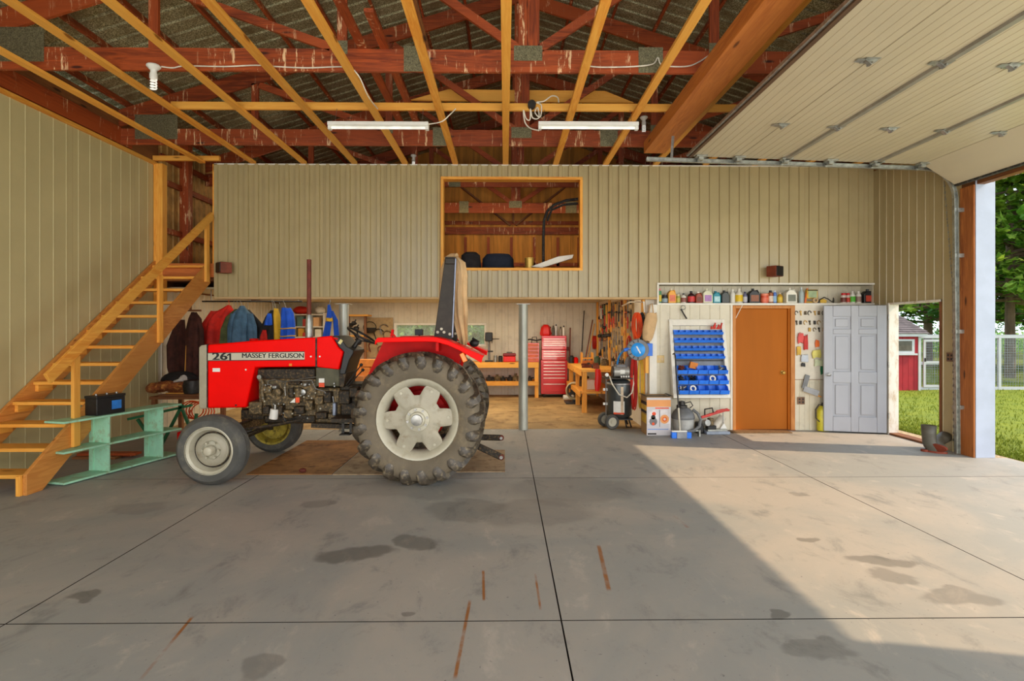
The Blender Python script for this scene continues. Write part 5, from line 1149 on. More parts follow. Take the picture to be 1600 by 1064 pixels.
for i, (px, py, w_, h, mt, lb) in enumerate(((901, 590, .3, .16, 'dark_steel', 'dark metal case on the lower shelf of the side bench'), (906, 594, .2, .12, 'engine_grease', 'oily box in front of the dark metal case'), (921, 598, .25, .2, 'trim_white', 'white wire-sided box on the lower shelf of the side bench'))):
    c = at(px, py, 12.6-.5*i); m = MB(); m.box(1.62, 1.62+w_, 12.7-.65*i, 12.95-.65*i, .421, .421+h); one('case', lb, 'box', m, mt, bevel=.006)
t = thing('shop_fan', 'round drum fan with pale rim on the floor under the side bench', 'fan', (at(898, 605, 12.7).x, 12.7, 0)); c = at(899, 607, 12.4)
MB().lathe([(.17, -.08), (.20, -.06), (.20, .06), (.17, .08), (.165, 0)], (c.x, 12.5, .28), (.45, 1, 0), 28, loop=True).build('drum', M('pale_band', (190, 176, 140), .5), t)
MB().lathe([(.0, -.05), (.09, -.05), (.1, .06), (0, .08)], (c.x, 12.5, .28), (.45, 1, 0), 16).build('motor', 'black_plastic', t)
for k in range(5): q = k*2*PI/5; MB().bar((c.x+.05*math.cos(q), 12.5, .28+.05*math.sin(q)), (c.x+.16*math.cos(q), 12.5, .28+.16*math.sin(q)), .07, .01, (0, 1, 0)).build('blade', 'dark_steel', t)
MB().box(c.x-.22, c.x+.24, 12.3, 12.7, 0, .03).build('base', 'black_plastic', t, bevel=.005)
MB().bar((c.x, 12.5, .03), (c.x, 12.5, .10), .1, .1, (0, 1, 0)).build('foot', 'black_plastic', t)
for i, (px, x2, mt) in enumerate(((884, 'white', 'trim_white'), (910, 'brown', 'cb_brown'))):
    x = at(px, 618, 12.6).x; m = MB(); m.cyl((x-.02, 12.95, .07), (x+.22, 12.95, .07), .06, n=14); one('roll', f'{x2} roll lying on the floor {"beside the tool chest" if i == 0 else "under the side bench behind the fan"}', 'roll', m, mt)
# leaning poles
for i, (a, b, r_, mt, lb) in enumerate((((891, 512), (889, 612), .016, 'walnut', 'dark brown pole standing against the wall just right of the tool chest'), ((926, 500), (911, 556), .014, 'walnut', 'dark stick leaning on the side bench corner, left of a pair'), ((929, 506), (914, 556), .014, 'pine_z', 'pale stick leaning on the side bench corner, right of a pair'), ((914, 485), (913, 550), .012, 'black_plastic', 'black rod hanging on the back wall in the pegboard corner'))):
    p, q = at(*a, 13.9), at(*b, 13.6); p.x = min(p.x, XG-.06)
    if i == 0: q.z = .0
    elif i < 3: q.z = ZB1; q.y = 13.3
    else: q.y = 14.05; p.y = 14.05
    m = MB(); m.cyl(p, q, r_, n=8)
    if i == 0: m.cbox(at(886, 545, 13.9), .1, .05, .1)
    one('pole', lb, 'pole', m, mt)
M('handle_red', (200, 40, 28), .5); M('handle_orange', (232, 110, 40), .5); M('handle_yellow', (224, 180, 60), .5); M('saw_white', (226, 220, 206), .5); M('brass', (190, 150, 70), .4, .6)
TOOLC = {'red': 'handle_red', 'orange': 'handle_orange', 'yellow': 'handle_yellow', 'black': 'black_plastic', 'wooden': 'pine_z', 'brown': 'walnut', 'green': 'green_paint'}
def tool(kind, col, y, z, lb, s=1.0):
    "hand tool hanging on the pegboard (face -X) from a hook at (y, z)"
    x = XG-.02; mt = TOOLC[col]; t = thing(kind, lb, 'tool', (x, y, z-.2*s), 'tools on the pegboard')
    V = lambda dx, dy, dz: Vector((x-dx, y+dy*s, z+dz*s))
    if kind == 'pliers':
        for sg in (-1, 1): MB().tube([V(.02, 0, -.06), V(.02, sg*.035, -.12), V(.02, sg*.025, -.21)], .010*s, 6).build('handle', mt, t)
        m = MB(); m.prism([(y-.02*s, z-.07*s), (y+.02*s, z-.07*s), (y+.008*s, z), (y-.008*s, z)], 'yz', x-.03, x-.01); m.build('jaws', 'steel', t)
    elif kind == 'wrench':
        m = MB(); m.bar(V(.015, 0, -.03), V(.015, 0, -.22), .024*s, .012, (0, 1, 0)); m.cyl(V(.008, 0, -.0), V(.024, 0, -.0), .028*s, n=10); m.cyl(V(.008, 0, -.24), V(.024, 0, -.24), .024*s, n=10); m.build('shank', 'steel', t)
    elif kind == 'hammer':
        MB().cyl(V(.025, 0, -.02), V(.025, 0, -.30), .014*s, n=8).build('handle', mt, t); m = MB(); m.cyl(V(.025, -.06, 0), V(.025, .055, 0), .02*s, n=10); m.build('head', 'dark_steel', t)
    elif kind == 'screwdriver':
        MB().cyl(V(.02, 0, 0), V(.02, 0, -.1), .016*s, .012*s, 8).build('handle', mt, t); MB().cyl(V(.02, 0, -.1), V(.02, 0, -.24), .005*s, n=6).build('blade', 'steel', t)
    elif kind == 'saw':
        m = MB(); m.prism([(y-.05*s, z-.08*s), (y+.05*s, z-.08*s), (y+.02*s, z-.5*s), (y-.03*s, z-.5*s)], 'yz', x-.012, x-.009); m.build('blade', 'steel', t); MB().tube([V(.01, -.045, -.09), V(.01, -.05, 0), V(.01, .03, .01), V(.01, .05, -.08)], .014*s, 6).build('handle', mt, t)
    elif kind == 'clamp':
        m = MB(); m.bar(V(.03, 0, 0), V(.03, 0, -.4), .02*s, .012, (0, 1, 0)); m.build('bar', 'steel', t); m = MB(); m.bar(V(.03, 0, -.03), V(.09, 0, -.03), .03, .03*s); m.bar(V(.03, 0, -.3), V(.09, 0, -.3), .03, .03*s); m.build('jaw', mt, t); MB().cyl(V(.08, 0, -.31), V(.08, 0, -.42), .013*s, n=8).build('screw_handle', 'walnut', t)
    elif kind == 'square':
        MB().bar(V(.012, 0, 0), V(.012, 0, -.28), .035*s, .004, (1, 0, 0)).build('blade', 'steel', t); MB().bar(V(.012, -.01, -.0), V(.012, .15, -.0), .02, .03*s).build('stock', mt, t)
    elif kind == 'snips':
        for sg in (-1, 1): MB().tube([V(.02, 0, -.1), V(.02, sg*.05, -.16), V(.02, sg*.045, -.27)], .010*s, 6).build('handle', mt, t)
        for sg in (-1, 1): MB().bar(V(.02, sg*.008, -.1), V(.02, sg*.012, 0), .016, .02).build('blade', 'dark_steel', t)
    elif kind == 'brush':
        MB().bar(V(.02, 0, 0), V(.02, 0, -.12), .03*s, .02, (0, 1, 0)).build('handle', mt, t); MB().bar(V(.02, 0, -.12), V(.02, 0, -.2), .06*s, .02, (0, 1, 0)).build('bristles', 'cloth_tan', t)
    elif kind == 'puller':
        m = MB(); m.lathe([(.03*s, 0), (.05*s, .02), (.05*s, .06), (.02*s, .08)], V(.03, 0, -.12), (0, 0, 1), 12); m.tube([V(.03, 0, -.04), V(.03, .03, 0), V(.03, 0, .03), V(.03, -.03, 0), V(.03, 0, -.04)], .008, 6); m.build('body', 'dark_steel', t); MB().cyl(V(.03, 0, -.12), V(.03, 0, -.2), .012, n=8).build('handle', mt, t)
    return t
rr = random.Random(3)
rows_z = (2.22, 2.0, 1.79, 1.60, 1.42, 1.24, 1.08)
kinds = (('snips', 'hammer', 'clamp', 'pliers', 'brush'), ('saw', 'clamp', 'snips', 'puller', 'hammer'), ('pliers', 'screwdriver', 'snips', 'square', 'puller'), ('wrench', 'pliers', 'brush', 'wrench', 'puller'), ('wrench', 'wrench', 'square', 'pliers', 'screwdriver'), ('screwdriver', 'wrench', 'puller', 'pliers', 'wrench'), ('wrench', 'screwdriver', 'pliers', 'puller', 'wrench'))
ORD = ('first', 'second', 'third', 'fourth', 'fifth', 'sixth', 'seventh', 'eighth', 'ninth', 'tenth', 'eleventh', 'twelfth', 'thirteenth', 'fourteenth')
ROWN = ('topmost', 'second', 'third', 'fourth', 'fifth', 'sixth', 'lowest')
nm = {'pliers': 'pliers', 'wrench': 'spanner', 'hammer': 'hammer', 'screwdriver': 'screwdriver', 'saw': 'hand saw', 'clamp': 'bar clamp', 'square': 'try square', 'snips': 'tin snips', 'brush': 'brush', 'puller': 'gear puller'}
for r_, z in enumerate(rows_z):
    n_ = 13; 
    for k in range(n_):
        y = 13.45-(13.45-9.95)*(k+.5)/n_+rr.uniform(-.05, .05)
        if r_ > 4 and y < 10.4: continue
        kd = kinds[r_][rr.randrange(5)]; cl_ = rr.choice(('red', 'orange', 'red', 'yellow', 'black', 'wooden', 'brown', 'green') if r_ < 3 else ('black', 'wooden', 'brown', 'yellow', 'red'))
        what = 'steel spanner' if kd == 'wrench' else f'{cl_} {nm[kd]}' if kd in ('hammer', 'saw', 'brush') else f'{nm[kd]} with {cl_} grips'
        tool(kd, cl_, y, z+rr.uniform(-.03, .03), f'{what}, {ORD[k]} from the back in the {ROWN[r_]} pegboard row', rr.uniform(.8, 1.15) if r_ < 6 else .7)
# bigger things hanging in the pegboard corner
for i, (px, py, s, mt, lb) in enumerate(((920, 503, .3, 'handle_red', 'red strap bundle hanging near the back of the pegboard'), (941, 490, .25, 'saw_white', 'white level hanging upright near the top of the pegboard'), (927, 505, .5, 'trim_white', 'long white tube hanging behind the pegboard tools'), (931, 535, .28, 'handle_red', 'dark red coil hanging low near the back of the pegboard'))):
    p = onx(px, py, XG-.05); m = MB(); m.bar(p+Vector((-.03, 0, s*.45)), p+Vector((.06, 0, s*.45)), .014, .014)
    if i == 0: [m.bar(p+Vector((0, .03*k, s/2)), p+Vector((0, .03*k+.02, -s/2)), .03, .05) for k in (-1, 0, 1)]
    elif i < 3: m.bar(p+Vector((-.03, 0, s/2)), p+Vector((-.03, -.0+.1*(i == 2), -s/2)), .04, .07 if i == 1 else .05, (0, 1, 0))
    else: [m.tube([p+Vector((-.02*k, .12*math.cos(q*PI/6), .16*math.sin(q*PI/6))) for q in range(12)], .014, 5, closed=True) for k in range(4)]
    one(('strap_bundle', 'spirit_level', 'plastic_tube', 'coil')[i], lb, ('strap', 'level', 'tube', 'coil')[i], m, mt)
# cords and hoses on the first stud
def hang_coil(name, lb, cat, px, py0, py1, Y, mat, r_=.012, n=5, wd=.07, xc=None):
    m = MB(); a, b = at(px, py0, Y), at(px, py1, Y); h = (a.z-b.z)/2; c = (a+b)/2
    for k in range(n):
        w_ = wd*(.6+.5*((k*7) % 5)/4); hh = h*(1-.05*((k*3) % 4))
        m.tube([Vector((c.x+w_*math.sin(q*PI/9)+.004*k, c.y-.012*k, a.z-hh+hh*math.cos(q*PI/9))) for q in range(18)], r_, 6, closed=True)
    m.bar(a+Vector((0, .0, .01)), Vector((min(a.x+.12, XG), a.y, a.z+.01)), .015, .015) if xc else None
    return one(name, lb, cat, m, mat)
hang_coil('orange_cord', 'thick coil of orange extension cord hanging above the hose reel', 'cord', 992.5, 489, 530, 9.25, 'orange_cord', .011, 8, .06)
hang_coil('black_hose', 'black hose coil hanging between orange cord and canvas bag', 'hose', 1002, 489, 533, 9.22, 'black_rubber', .014, 4, .04)
hang_coil('red_hose', 'red air hose bundle hanging below the hose reel', 'hose', 989, 555, 640, 9.30, 'handle_red', .012, 5, .045)
hang_coil('yellow_hose', 'yellow hose hanging below the reel beside the red one', 'hose', 1000, 560, 638, 9.22, 'handle_yellow', .013, 3, .04)
hang_coil('red_hose', 'thin red hose hanging from the pegboard left of the reel', 'hose', 982, 525, 560, 9.6, 'handle_red', .010, 3, .04)
m = MB(); p = at(1001, 555, 9.2); m.bar((at(1008, 550, 9.1).x, 8.99, at(1008, 556, 9).z), (at(1008, 550, 9.1).x, 8.99, at(1008, 583, 9).z), .05, .03, (0, 1, 0)); one('wood_batten', 'short yellow batten behind the hose reel', 'batten', m, 'pine_z')
t = thing('canvas_bag', 'tan canvas bag hanging on the partition end above the hose reel', 'bag', (at(1015, 533, 8.95).x, 8.95, at(1015, 533, 8.95).z))
m = MB(); cloth(m, ((1018, 489, 8), (1017, 500, 10), (1014, 515, 10), (1012, 528, 8), (1012, 533, 5)), 8.95, .05, 41, 4, .12); m.build('body', 'cloth_tan', t, smooth=70)
m = MB(); m.tube([at(1014, 490, 8.93), at(1016, 476, 8.98), at(1019, 474, 9.0), at(1021, 490, 8.95)], .01, 6); m.build('strap', 'cloth_tan', t)
m = MB(); m.tube([at(972, 478, 10.4), at(985, 472, 9.6), at(1006, 472, 9.05), at(1007, 488, 9.05)], .012, 6); one('white_bracket', 'white bent bracket above the orange cord', 'bracket', m, 'trim_white')
# hose reel
c = at(997, 546.5, 8.86); t = thing('hose_reel', 'round blue and grey hose reel mounted at the partition end', 'hose reel', (c.x, c.y, c.z-.18))
MB().lathe([(.115, 0), (.165, .0), (.172, .01), (.172, .03), (.15, .035), (.15, .10), (.172, .105), (.172, .125), (.05, .125)], c, (.12, 1, 0), 36).build('drum', M('reel_grey', (118, 118, 120), .5, .1, .2), t)
MB().lathe([(0, -.02), (.09, -.018), (.112, -.002), (.112, .01)], c, (.12, 1, 0), 30).build('hub_cap', M('reel_blue', (36, 150, 236), .4), t)
m = MB(); m.cbox(c+Vector((.0, -.024, 0)), .02, .008, .13, Matrix.Rotation(-.5, 3, 'Y')); m.build('white_mark', 'white_plastic', t)
for k in range(12):
    q = k*PI/6; MB().bar(c+Vector((.12*math.cos(q), -.004, .12*math.sin(q))), c+Vector((.158*math.cos(q), -.004, .158*math.sin(q))), .012, .006, (0, 1, 0)).build('spoke', 'dark_steel', t)
MB().box(c.x+.13, c.x+.24, c.y+.02, YW-.02, c.z-.1, c.z+.10).build('bracket', 'blue_plastic', t, bevel=.005)
MB().tube([at(977, 546, 8.9), at(970, 552, 9.05), at(966, 560, 9.2), at(964, 572, 9.3)], .016, 8).build('blue_hose', 'reel_blue', t)
MB().cyl(at(983, 545, 8.9), at(975, 547, 8.9), .03, n=10).build('fitting', 'blue_plastic', t)
# ================= AIR COMPRESSOR =================
yc = 9.42; cx = at(967, 640, yc).x; ac = thing('air_compressor', 'upright dark grey air compressor on wheels at the workshop opening', 'air compressor', (cx, yc, 0))
R = .215; z0 = .17; z1 = .80
MB().lathe([(.05, z0-.04), (R*.7, z0-.02), (R, z0+.05), (R, z1-.07), (R*.95, z1-.03), (R*.7, z1), (.05, z1+.02)], (cx, yc, 0), (0, 0, 1), 36).build('tank', M('compressor_grey', (72, 76, 76), .3, .35, .15, 4), ac, smooth=50)
MB().lathe([(R+.003, z1-.075), (R+.006, z1-.07), (R+.006, z1-.05), (R+.002, z1-.045)], (cx, yc, 0), (0, 0, 1), 36, loop=True).build('tank_band', 'steel', ac)
a = -PI/2-.15
m = MB(); m.grid(lambda u, v: (cx+(R+.004)*math.sin(-.62+.85*u), yc-(R+.004)*math.cos(-.62+.85*u), .26+.20*v), 10, 1); m.build('white_label', 'white_plastic', ac)
m = MB(); m.grid(lambda u, v: (cx+(R+.005)*math.sin(-.06+.2*u), yc-(R+.005)*math.cos(-.06+.2*u), .24+.46*v), 3, 1); m.build('cream_strip', M('cream_label', (214, 190, 160), .5), ac)
m = MB(); m.grid(lambda u, v: (cx+(R+.006)*math.sin(-.60+.8*u), yc-(R+.006)*math.cos(-.60+.8*u), .245+.03*v), 8, 1); m.build('orange_band', 'sticker_orange', ac)
for x in (-.24, .05): MB().tube([(cx+x-.02, yc-.22, .17), (cx+x-.02, yc-.22, z1+.03)], .01, 6).build('guard_rail', 'steel', ac) if x < 0 else None
MB().box(cx-.26, cx+.20, yc-.19, yc+.19, z1+.025, z1+.045).build('deck_plate', 'dark_steel', ac, bevel=.004)
MB().cyl((cx-.12, yc-.12, z1+.15), (cx+.14, yc-.12, z1+.15), .085, n=22).build('motor', M('motor_silver', (170, 168, 162), .4, .4), ac, bevel=.006)
MB().cyl((cx-.14, yc-.12, z1+.15), (cx-.12, yc-.12, z1+.15), .088, n=22).build('motor_end', 'dark_steel', ac)
m = MB(); m.box(cx-.08, cx+.08, yc-.17, yc-.07, z1+.22, z1+.27); m.build('switch_box', 'reel_grey', ac, bevel=.01)
m = MB(); m.grid(lambda u, v: (cx-.02+.08*u, yc-.12-.087*math.cos(-.4+.8*v), z1+.15+.087*math.sin(-.4+.8*v)), 1, 5); m.build('motor_label', 'white_plastic', ac)
m = MB(); m.box(cx-.06, cx+.06, yc+.02, yc+.16, z1+.05, z1+.2); [m.box(cx-.08, cx+.08, yc, yc+.18, z1+.2+.025*k, z1+.21+.025*k) for k in range(5)]; m.build('pump_head', 'dark_steel', ac)
MB().lathe([(.16, 0), (.18, .005), (.18, .05), (.16, .055)], (cx+.16, yc+.0, z1+.22), (.8, -.6, 0), 30).build('belt_guard', 'reel_grey', ac)
for k in range(4): MB().lathe([(.03+.035*k, -.004), (.038+.035*k, -.004), (.038+.035*k, .0), (.03+.035*k, .0)], (cx+.16, yc+.0, z1+.22), (.8, -.6, 0), 24, loop=True).build('guard_ring', 'dark_steel', ac)
m = MB(); [m.cyl((cx-.0+.04*k, yc-.205, z1+.055), (cx+.0+.04*k, yc-.205, z1+.085), .014, n=8) for k in range(4)]; m.build('brass_fittings', 'white_plastic', ac)
MB().tube([(cx-.20, yc-.2, z1+.08), (cx-.16, yc-.24, z1-.05), (cx-.05, yc-.26, z1-.22), (cx+.08, yc-.255, z1-.27), (cx+.17, yc-.22, z1-.2), (cx+.215, yc-.16, z1-.05), (cx+.20, yc-.12, z1+.05)], .012, 8).build('air_line', M('pale_hose', (214, 208, 190), .5), ac)
MB().lathe([(0, -.012), (.03, -.01), (.03, .01), (0, .012)], (cx-.24, yc-.2, z1+.10), (0, 1, 0), 14).build('pressure_gauge', 'white_plastic', ac)
for py in (.62, .38): MB().box(cx-R-.06, cx-R+.01, yc-.06, yc-.02, py, py+.04).build('drain_valve', 'white_plastic', ac)
for dx, dy in ((-.20, -.12), (-.27, .16)):
    X, Y = cx+dx+.08, yc+dy-.10
    w_ = MB().lathe([(.075, -.03), (.11, -.035), (.122, -.02), (.122, .02), (.11, .035), (.075, .03)], (X-.04, Y-.0, .122), (-.25, 1, 0), 26, loop=True).build('wheel', 'tyre_side', ac)
    MB().lathe([(0, -.03), (.025, -.03), (.03, -.015), (.078, -.02), (.078, .02), (0, .02)], (X-.04, Y, .122), (-.25, 1, 0), 20).build('wheel_rim', 'rim_grey', w_)
MB().bar((cx-.2, yc-.02, .13), (cx-.2, yc+.05, .13), .03, .03).build('axle', 'dark_steel', ac)
m = MB(); m.box(cx-.14, cx+.2, yc-.16, yc+.16, .14, .16); m.tube([(cx+.14, yc-.12, .15), (cx+.18, yc-.14, .02), (cx+.10, yc-.14, .02), (cx+.08, yc-.12, .14)], .014, 6); m.tube([(cx+.14, yc+.12, .15), (cx+.18, yc+.14, .02)], .014, 6); m.build('foot_frame', 'black_plastic', ac)
# ================= CARDBOARD BOX =================
bx0, bx1b, by0, by1 = at(1010.5, 650, 8.66).x, at(1048, 650, 8.66).x, 8.66, 9.02; bh = at(1020, 620, 8.66).z
cb = thing('printed_carton', 'tall open printed carton with orange top band and machine pictures', 'box', (bx0, by0, 0))
M('carton_kraft', (164, 128, 84), .8, 0, .15, 4); M('carton_print', (206, 202, 206), .5, 0, .05, 4); M('carton_orange', (232, 158, 92), .5, 0, .05, 4)
m = MB(); t_ = .006
m.box(bx0, bx1b, by0, by0+t_, 0, bh); m.box(bx0, bx1b, by1-t_, by1, 0, bh); m.box(bx0, bx0+t_, by0+t_, by1-t_, 0, bh); m.box(bx1b-t_, bx1b, by0+t_, by1-t_, 0, bh); m.box(bx0+t_, bx1b-t_, by0+t_, by1-t_, 0, .01); m.build('carton_body', 'carton_kraft', cb)
W_ = bx1b-bx0
def fr(name, u0, u1, v0, v1, mt, k=1): MB().box(bx0+W_*u0, bx0+W_*u1, by0-.0015*k, by0-.0002, bh*v0, bh*v1).build(name, mt, cb)
fr('front_print', .0, 1, 0, .98, 'carton_print'); fr('orange_band', 0, 1, .74, .92, 'carton_orange', 2); fr('text_line', .35, .92, .69, .72, 'sticker_orange', 2)
fr('picture_panel', .06, .50, .30, .66, M('panel_pale', (228, 222, 224), .5), 2); fr('picture_panel', .56, .98, .30, .66, 'panel_pale', 2); fr('picture_mop', .53, .545, .22, .66, 'ink_black', 2); fr('dark_label', .04, .4, .02, .06, 'dark_steel', 2); fr('text_line', .04, .9, .15, .165, 'label_blue', 2)
def disc(u, v, r_, mt, k, name, sx=1): MB().lathe([(0, 0), (r_, 0), (r_, .001), (0, .001)], (bx0+W_*u, by0-.0018*k, bh*v), (0, -1, 0), 18, sx=sx).build(name, mt, cb)
disc(.27, .36, .062, 'reel_grey', 2, 'picture_machine'); disc(.27, .47, .035, 'dark_steel', 2, 'picture_machine'); disc(.27, .30, .022, 'sticker_orange', 3, 'picture_dot'); disc(.30, .56, .03, 'sticker_orange', 2, 'picture_text'); disc(.74, .42, .07, 'carton_orange', 2, 'picture_ring'); disc(.74, .42, .04, 'handle_orange', 3, 'picture_ring'); disc(.74, .42, .018, 'carton_print', 4, 'picture_ring')
def sd(name, u0, u1, v0, v1, mt): MB().box(bx0-.0015, bx0-.0002, by0+(by1-by0)*u0, by0+(by1-by0)*u1, bh*v0, bh*v1).build(name, mt, cb)
sd('side_print', .0, 1, .78, .86, 'dark_steel'); sd('side_print', 0, 1, .56, .62, 'dark_steel'); sd('side_print', .05, .95, .64, .76, 'handle_yellow'); sd('side_print', .05, .9, .30, .52, 'handle_yellow')
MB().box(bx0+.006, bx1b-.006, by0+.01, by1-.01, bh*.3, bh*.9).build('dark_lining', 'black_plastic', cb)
R1 = Matrix.Rotation(.5, 3, 'X')
MB().bar((bx0-.02, (by0+by1)/2, bh+.012), (bx1b+.02, (by0+by1)/2, bh+.012), .34, .004).build('flap', 'dark_steel', cb) if False else None
for (a, b, c_, d_) in (((bx0-.03, by0-.03), (bx1b+.03, by0-.03), (bx1b-.01, by0+.05), (bx0+.01, by0+.05)), ((bx0-.03, by0-.03), (bx0+.01, by0+.05), (bx0+.01, by1-.05), (bx0-.03, by1)), ((bx1b+.03, by0-.03), (bx1b+.03, by1), (bx1b-.01, by1-.05), (bx1b-.01, by0+.05))):
    m = MB(); m.add([(*p, bh+.002+dz+(.01 if i_ < 9 else 0)) for dz in (0, .005) for i_, p in enumerate((a, b, c_, d_))], [(0, 1, 2, 3), (7, 6, 5, 4), (0, 4, 5, 1), (1, 5, 6, 2), (2, 6, 7, 3), (3, 7, 4, 0)]); m.build('liner_fold', 'dark_steel', cb)
# ================= SHOP VACUUM =================
vx = at(1068, 650, 8.72).x; vy = 8.74; vc = thing('shop_vacuum', 'grey shop vacuum with coiled hose under the blue bin rack', 'vacuum', (vx, vy, 0))
MB().lathe([(0, .05), (.145, .05), (.155, .08), (.165, .22), (.165, .25)], (vx, vy, 0), (0, 0, 1), 28).build('tank', M('vac_grey', (176, 176, 172), .4), vc)
MB().lathe([(.175, .25), (.18, .27), (.178, .30), (.15, .36), (.11, .40), (.085, .42)], (vx, vy, 0), (0, 0, 1), 28).build('lid', M('vac_dark', (112, 114, 116), .4), vc)
MB().lathe([(.085, .42), (.08, .46), (.05, .47), (.045, .52), (0, .53)], (vx-.02, vy, 0), (0, 0, 1), 20).build('motor_head', 'dark_steel', vc)
MB().tube([(vx+.01, vy-.06, .50), (vx+.10, vy-.05, .52), (vx+.14, vy-.04, .46), (vx+.10, vy-.03, .42)], .008, 6).build('cord', 'dark_steel', vc)
pts = [(vx+.13, vy-.06, .40), (vx+.20, vy-.10, .34), (vx+.235, vy-.12, .25), (vx+.20, vy-.16, .15), (vx+.10, vy-.19, .09), (vx-.03, vy-.20, .07)]
m = MB(); P_ = [Vector(p) for p in pts]; Q = []
for i in range(5):
    for k in range(6): Q.append(P_[i].lerp(P_[i+1], k/6))
m.tube(Q, [.021+.004*(i % 2) for i in range(len(Q))], 8); m.build('hose', 'vac_dark', vc)
for q in (.5, 2.1, 3.6, 5.2): MB().ball((vx+.14*math.cos(q), vy+.14*math.sin(q), .03), .03, .03, .03).build('caster', 'black_plastic', vc)
m = MB(); m.box(vx+.10, vx+.20, vy-.19, vy-.13, .08, .10); m.box(vx+.185, vx+.205, vy-.2, vy-.12, .0, .10); m.build('foot_bracket', 'galv', vc)
t = thing('floor_brush', 'blue and grey floor brush with long upright wand leaning by the vacuum', 'floor brush', (at(1064, 682, 8.45).x, 8.45, 0)); x = at(1063.5, 682, 8.45).x
MB().box(x-.145, x-.07, 8.41, 8.49, 0, .09).build('head_side', 'blue_plastic', t, bevel=.006); MB().box(x+.085, x+.155, 8.41, 8.49, 0, .09).build('head_side', 'blue_plastic', t, bevel=.006)
MB().box(x-.069, x+.084, 8.405, 8.49, 0, .095).build('head', M('brush_grey', (150, 152, 160), .5), t, bevel=.004); MB().box(x-.14, x+.09, 8.42, 8.48, .092, .115).build('head_top', 'white_plastic', t, bevel=.004)
p = Vector((x-.01, 8.45, .11)); q = at(1055, 556, 8.62); MB().cyl(p, p.lerp(q, .3), .014, n=8).build('wand_lower', 'pale_hose', t); MB().cyl(p.lerp(q, .3), q, .011, n=8).build('wand', 'dark_steel', t); MB().tube([q, q+Vector((-.01, .02, .04)), q+Vector((-.03, .03, .02))], .012, 6).build('wand_end', 'dark_steel', t)
# ================= SCROLL SAW =================
sx0, sx1 = at(1093, 660, 8.85).x, at(1135, 660, 8.85).x; t = thing('scroll_saw', 'small red-armed bench saw on a flat grey base beside the vacuum', 'saw', ((sx0+sx1)/2, 8.85, 0))
MB().box(sx0+.06, sx1+.005, 8.70, 8.98, 0, .05).build('base', M('saw_base', (150, 160, 176), .4, .1), t, bevel=.012); MB().box(sx0+.09, sx1-.03, 8.73, 8.95, .05, .075).build('base_tray', 'galv', t)
MB().lathe([(0, 0), (.05, 0), (.05, .13), (0, .135)], (sx0+.05, 8.84, .16), (.3, -1, .2), 18).build('motor', 'motor_silver', t)
MB().cyl((sx0+.17, 8.84, .075), (sx0+.17, 8.84, .24), .055, .045, 16).build('gear_housing', 'engine_grease', t); MB().box(sx0+.10, sx0+.24, 8.76, 8.88, .07, .13).build('clamp_block', 'black_plastic', t, bevel=.01)
MB().bar((sx0+.02, 8.84, .25), (sx1+.02, 8.84, .38), .05, .04).build('arm', M('saw_red', (214, 70, 64), .4), t, bevel=.012)
m = MB(); m.tube([(sx1-.16, 8.84, .345), (sx1-.08, 8.80, .375), (sx1+.02, 8.80, .37), (sx1+.03, 8.86, .36), (sx1-.1, 8.88, .35)], .018, 8, closed=True); m.build('arm_handle', 'saw_red', t)
MB().cyl((sx1-.05, 8.86, .05), (sx1-.05, 8.86, .35), .008, n=8).build('blade_post', 'steel', t); m = MB(); m.prism([(sx1-.11, .075), (sx1+.0, .075), (sx1-.05, .16)], 'xz', 8.82, 8.88); m.build('blade_guard', 'white_plastic', t)
m = MB(); m.tube([(sx0+.08, 8.84, .28), (sx0+.08, 8.84, .38), (sx0+.2, 8.84, .40), (sx0+.22, 8.84, .31)], .012, 6); m.build('carry_handle', 'dark_steel', t)
MB().box(sx0-.06, sx0+.05, 8.78, 8.92, .0, .18).build('motor_bracket', 'black_plastic', t, bevel=.02)
m = MB(); c = at(1124, 646, 8.9); m.cyl((sx1-.16, 8.92, .055+.0), (sx1-.02, 8.96, .24), .07, .06, 14); m.build('dust_bag', 'saw_white', t)
# ================= BLUE BIN RACK =================
bl = at(1052.5, 622, 8.80); tl = at(1044, 499, 9.055); br = at(1142, 622, 8.80)
Wr = at(1142, 622, 8.80).x-bl.x; Hr = math.hypot(9.05-8.80, tl.z-bl.z); tilt = -math.atan2(9.05-8.80, tl.z-bl.z)
rk = thing('bin_rack', 'white framed leaning rack of blue parts bins left of the brown door', 'rack', (bl.x-.0, 8.80, bl.z)); RM = Matrix.Rotation(tilt, 4, 'X')
def rl_(m, name, mat, parent=rk, **k):
    save = rk.location.copy(); rk.location = (0, 0, 0); o = m.build(name, mat, parent, **k); rk.location = save; return o
fw = .055
for a, b, c_, d_ in ((0, fw, 0, Hr), (Wr-fw, Wr, 0, Hr), (fw, Wr-fw, 0, fw), (fw, Wr-fw, Hr-.10, Hr)): rl_(MB().box(a, b, 0, .10, c_, d_), 'frame_board', 'trim_white', bevel=.003)
rl_(MB().box(fw, Wr-fw, .07, .09, fw, Hr-.10), 'back_panel', M('rack_back', (120, 124, 132), .5, .3))
for k in range(7): z = .12+.16*k; rl_(MB().box(fw, Wr-fw, .062, .069, z, z+.015), 'louvre_rail', 'dark_steel')
rk.rotation_euler = (tilt, 0, 0)
def binmesh(w, d, h):
    m = MB(); t_ = .004; f = h*.45
    m.box(-w/2, w/2, -d, 0, 0, t_)
    for x in (-w/2, w/2-t_): m.prism([(0, 0), (0, h), (-d*.55, h), (-d*.85, f+.0), (-d-.01, f), (-d, 0)], 'yz', x, x+t_)
    m.box(-w/2, w/2, -t_, 0, 0, h); m.prism([(-d, 0), (-d+.004, 0), (-d-.008, f), (-d-.016, f+.006), (-d-.018, f)], 'yz', -w/2, w/2)
    return m
protos = {}
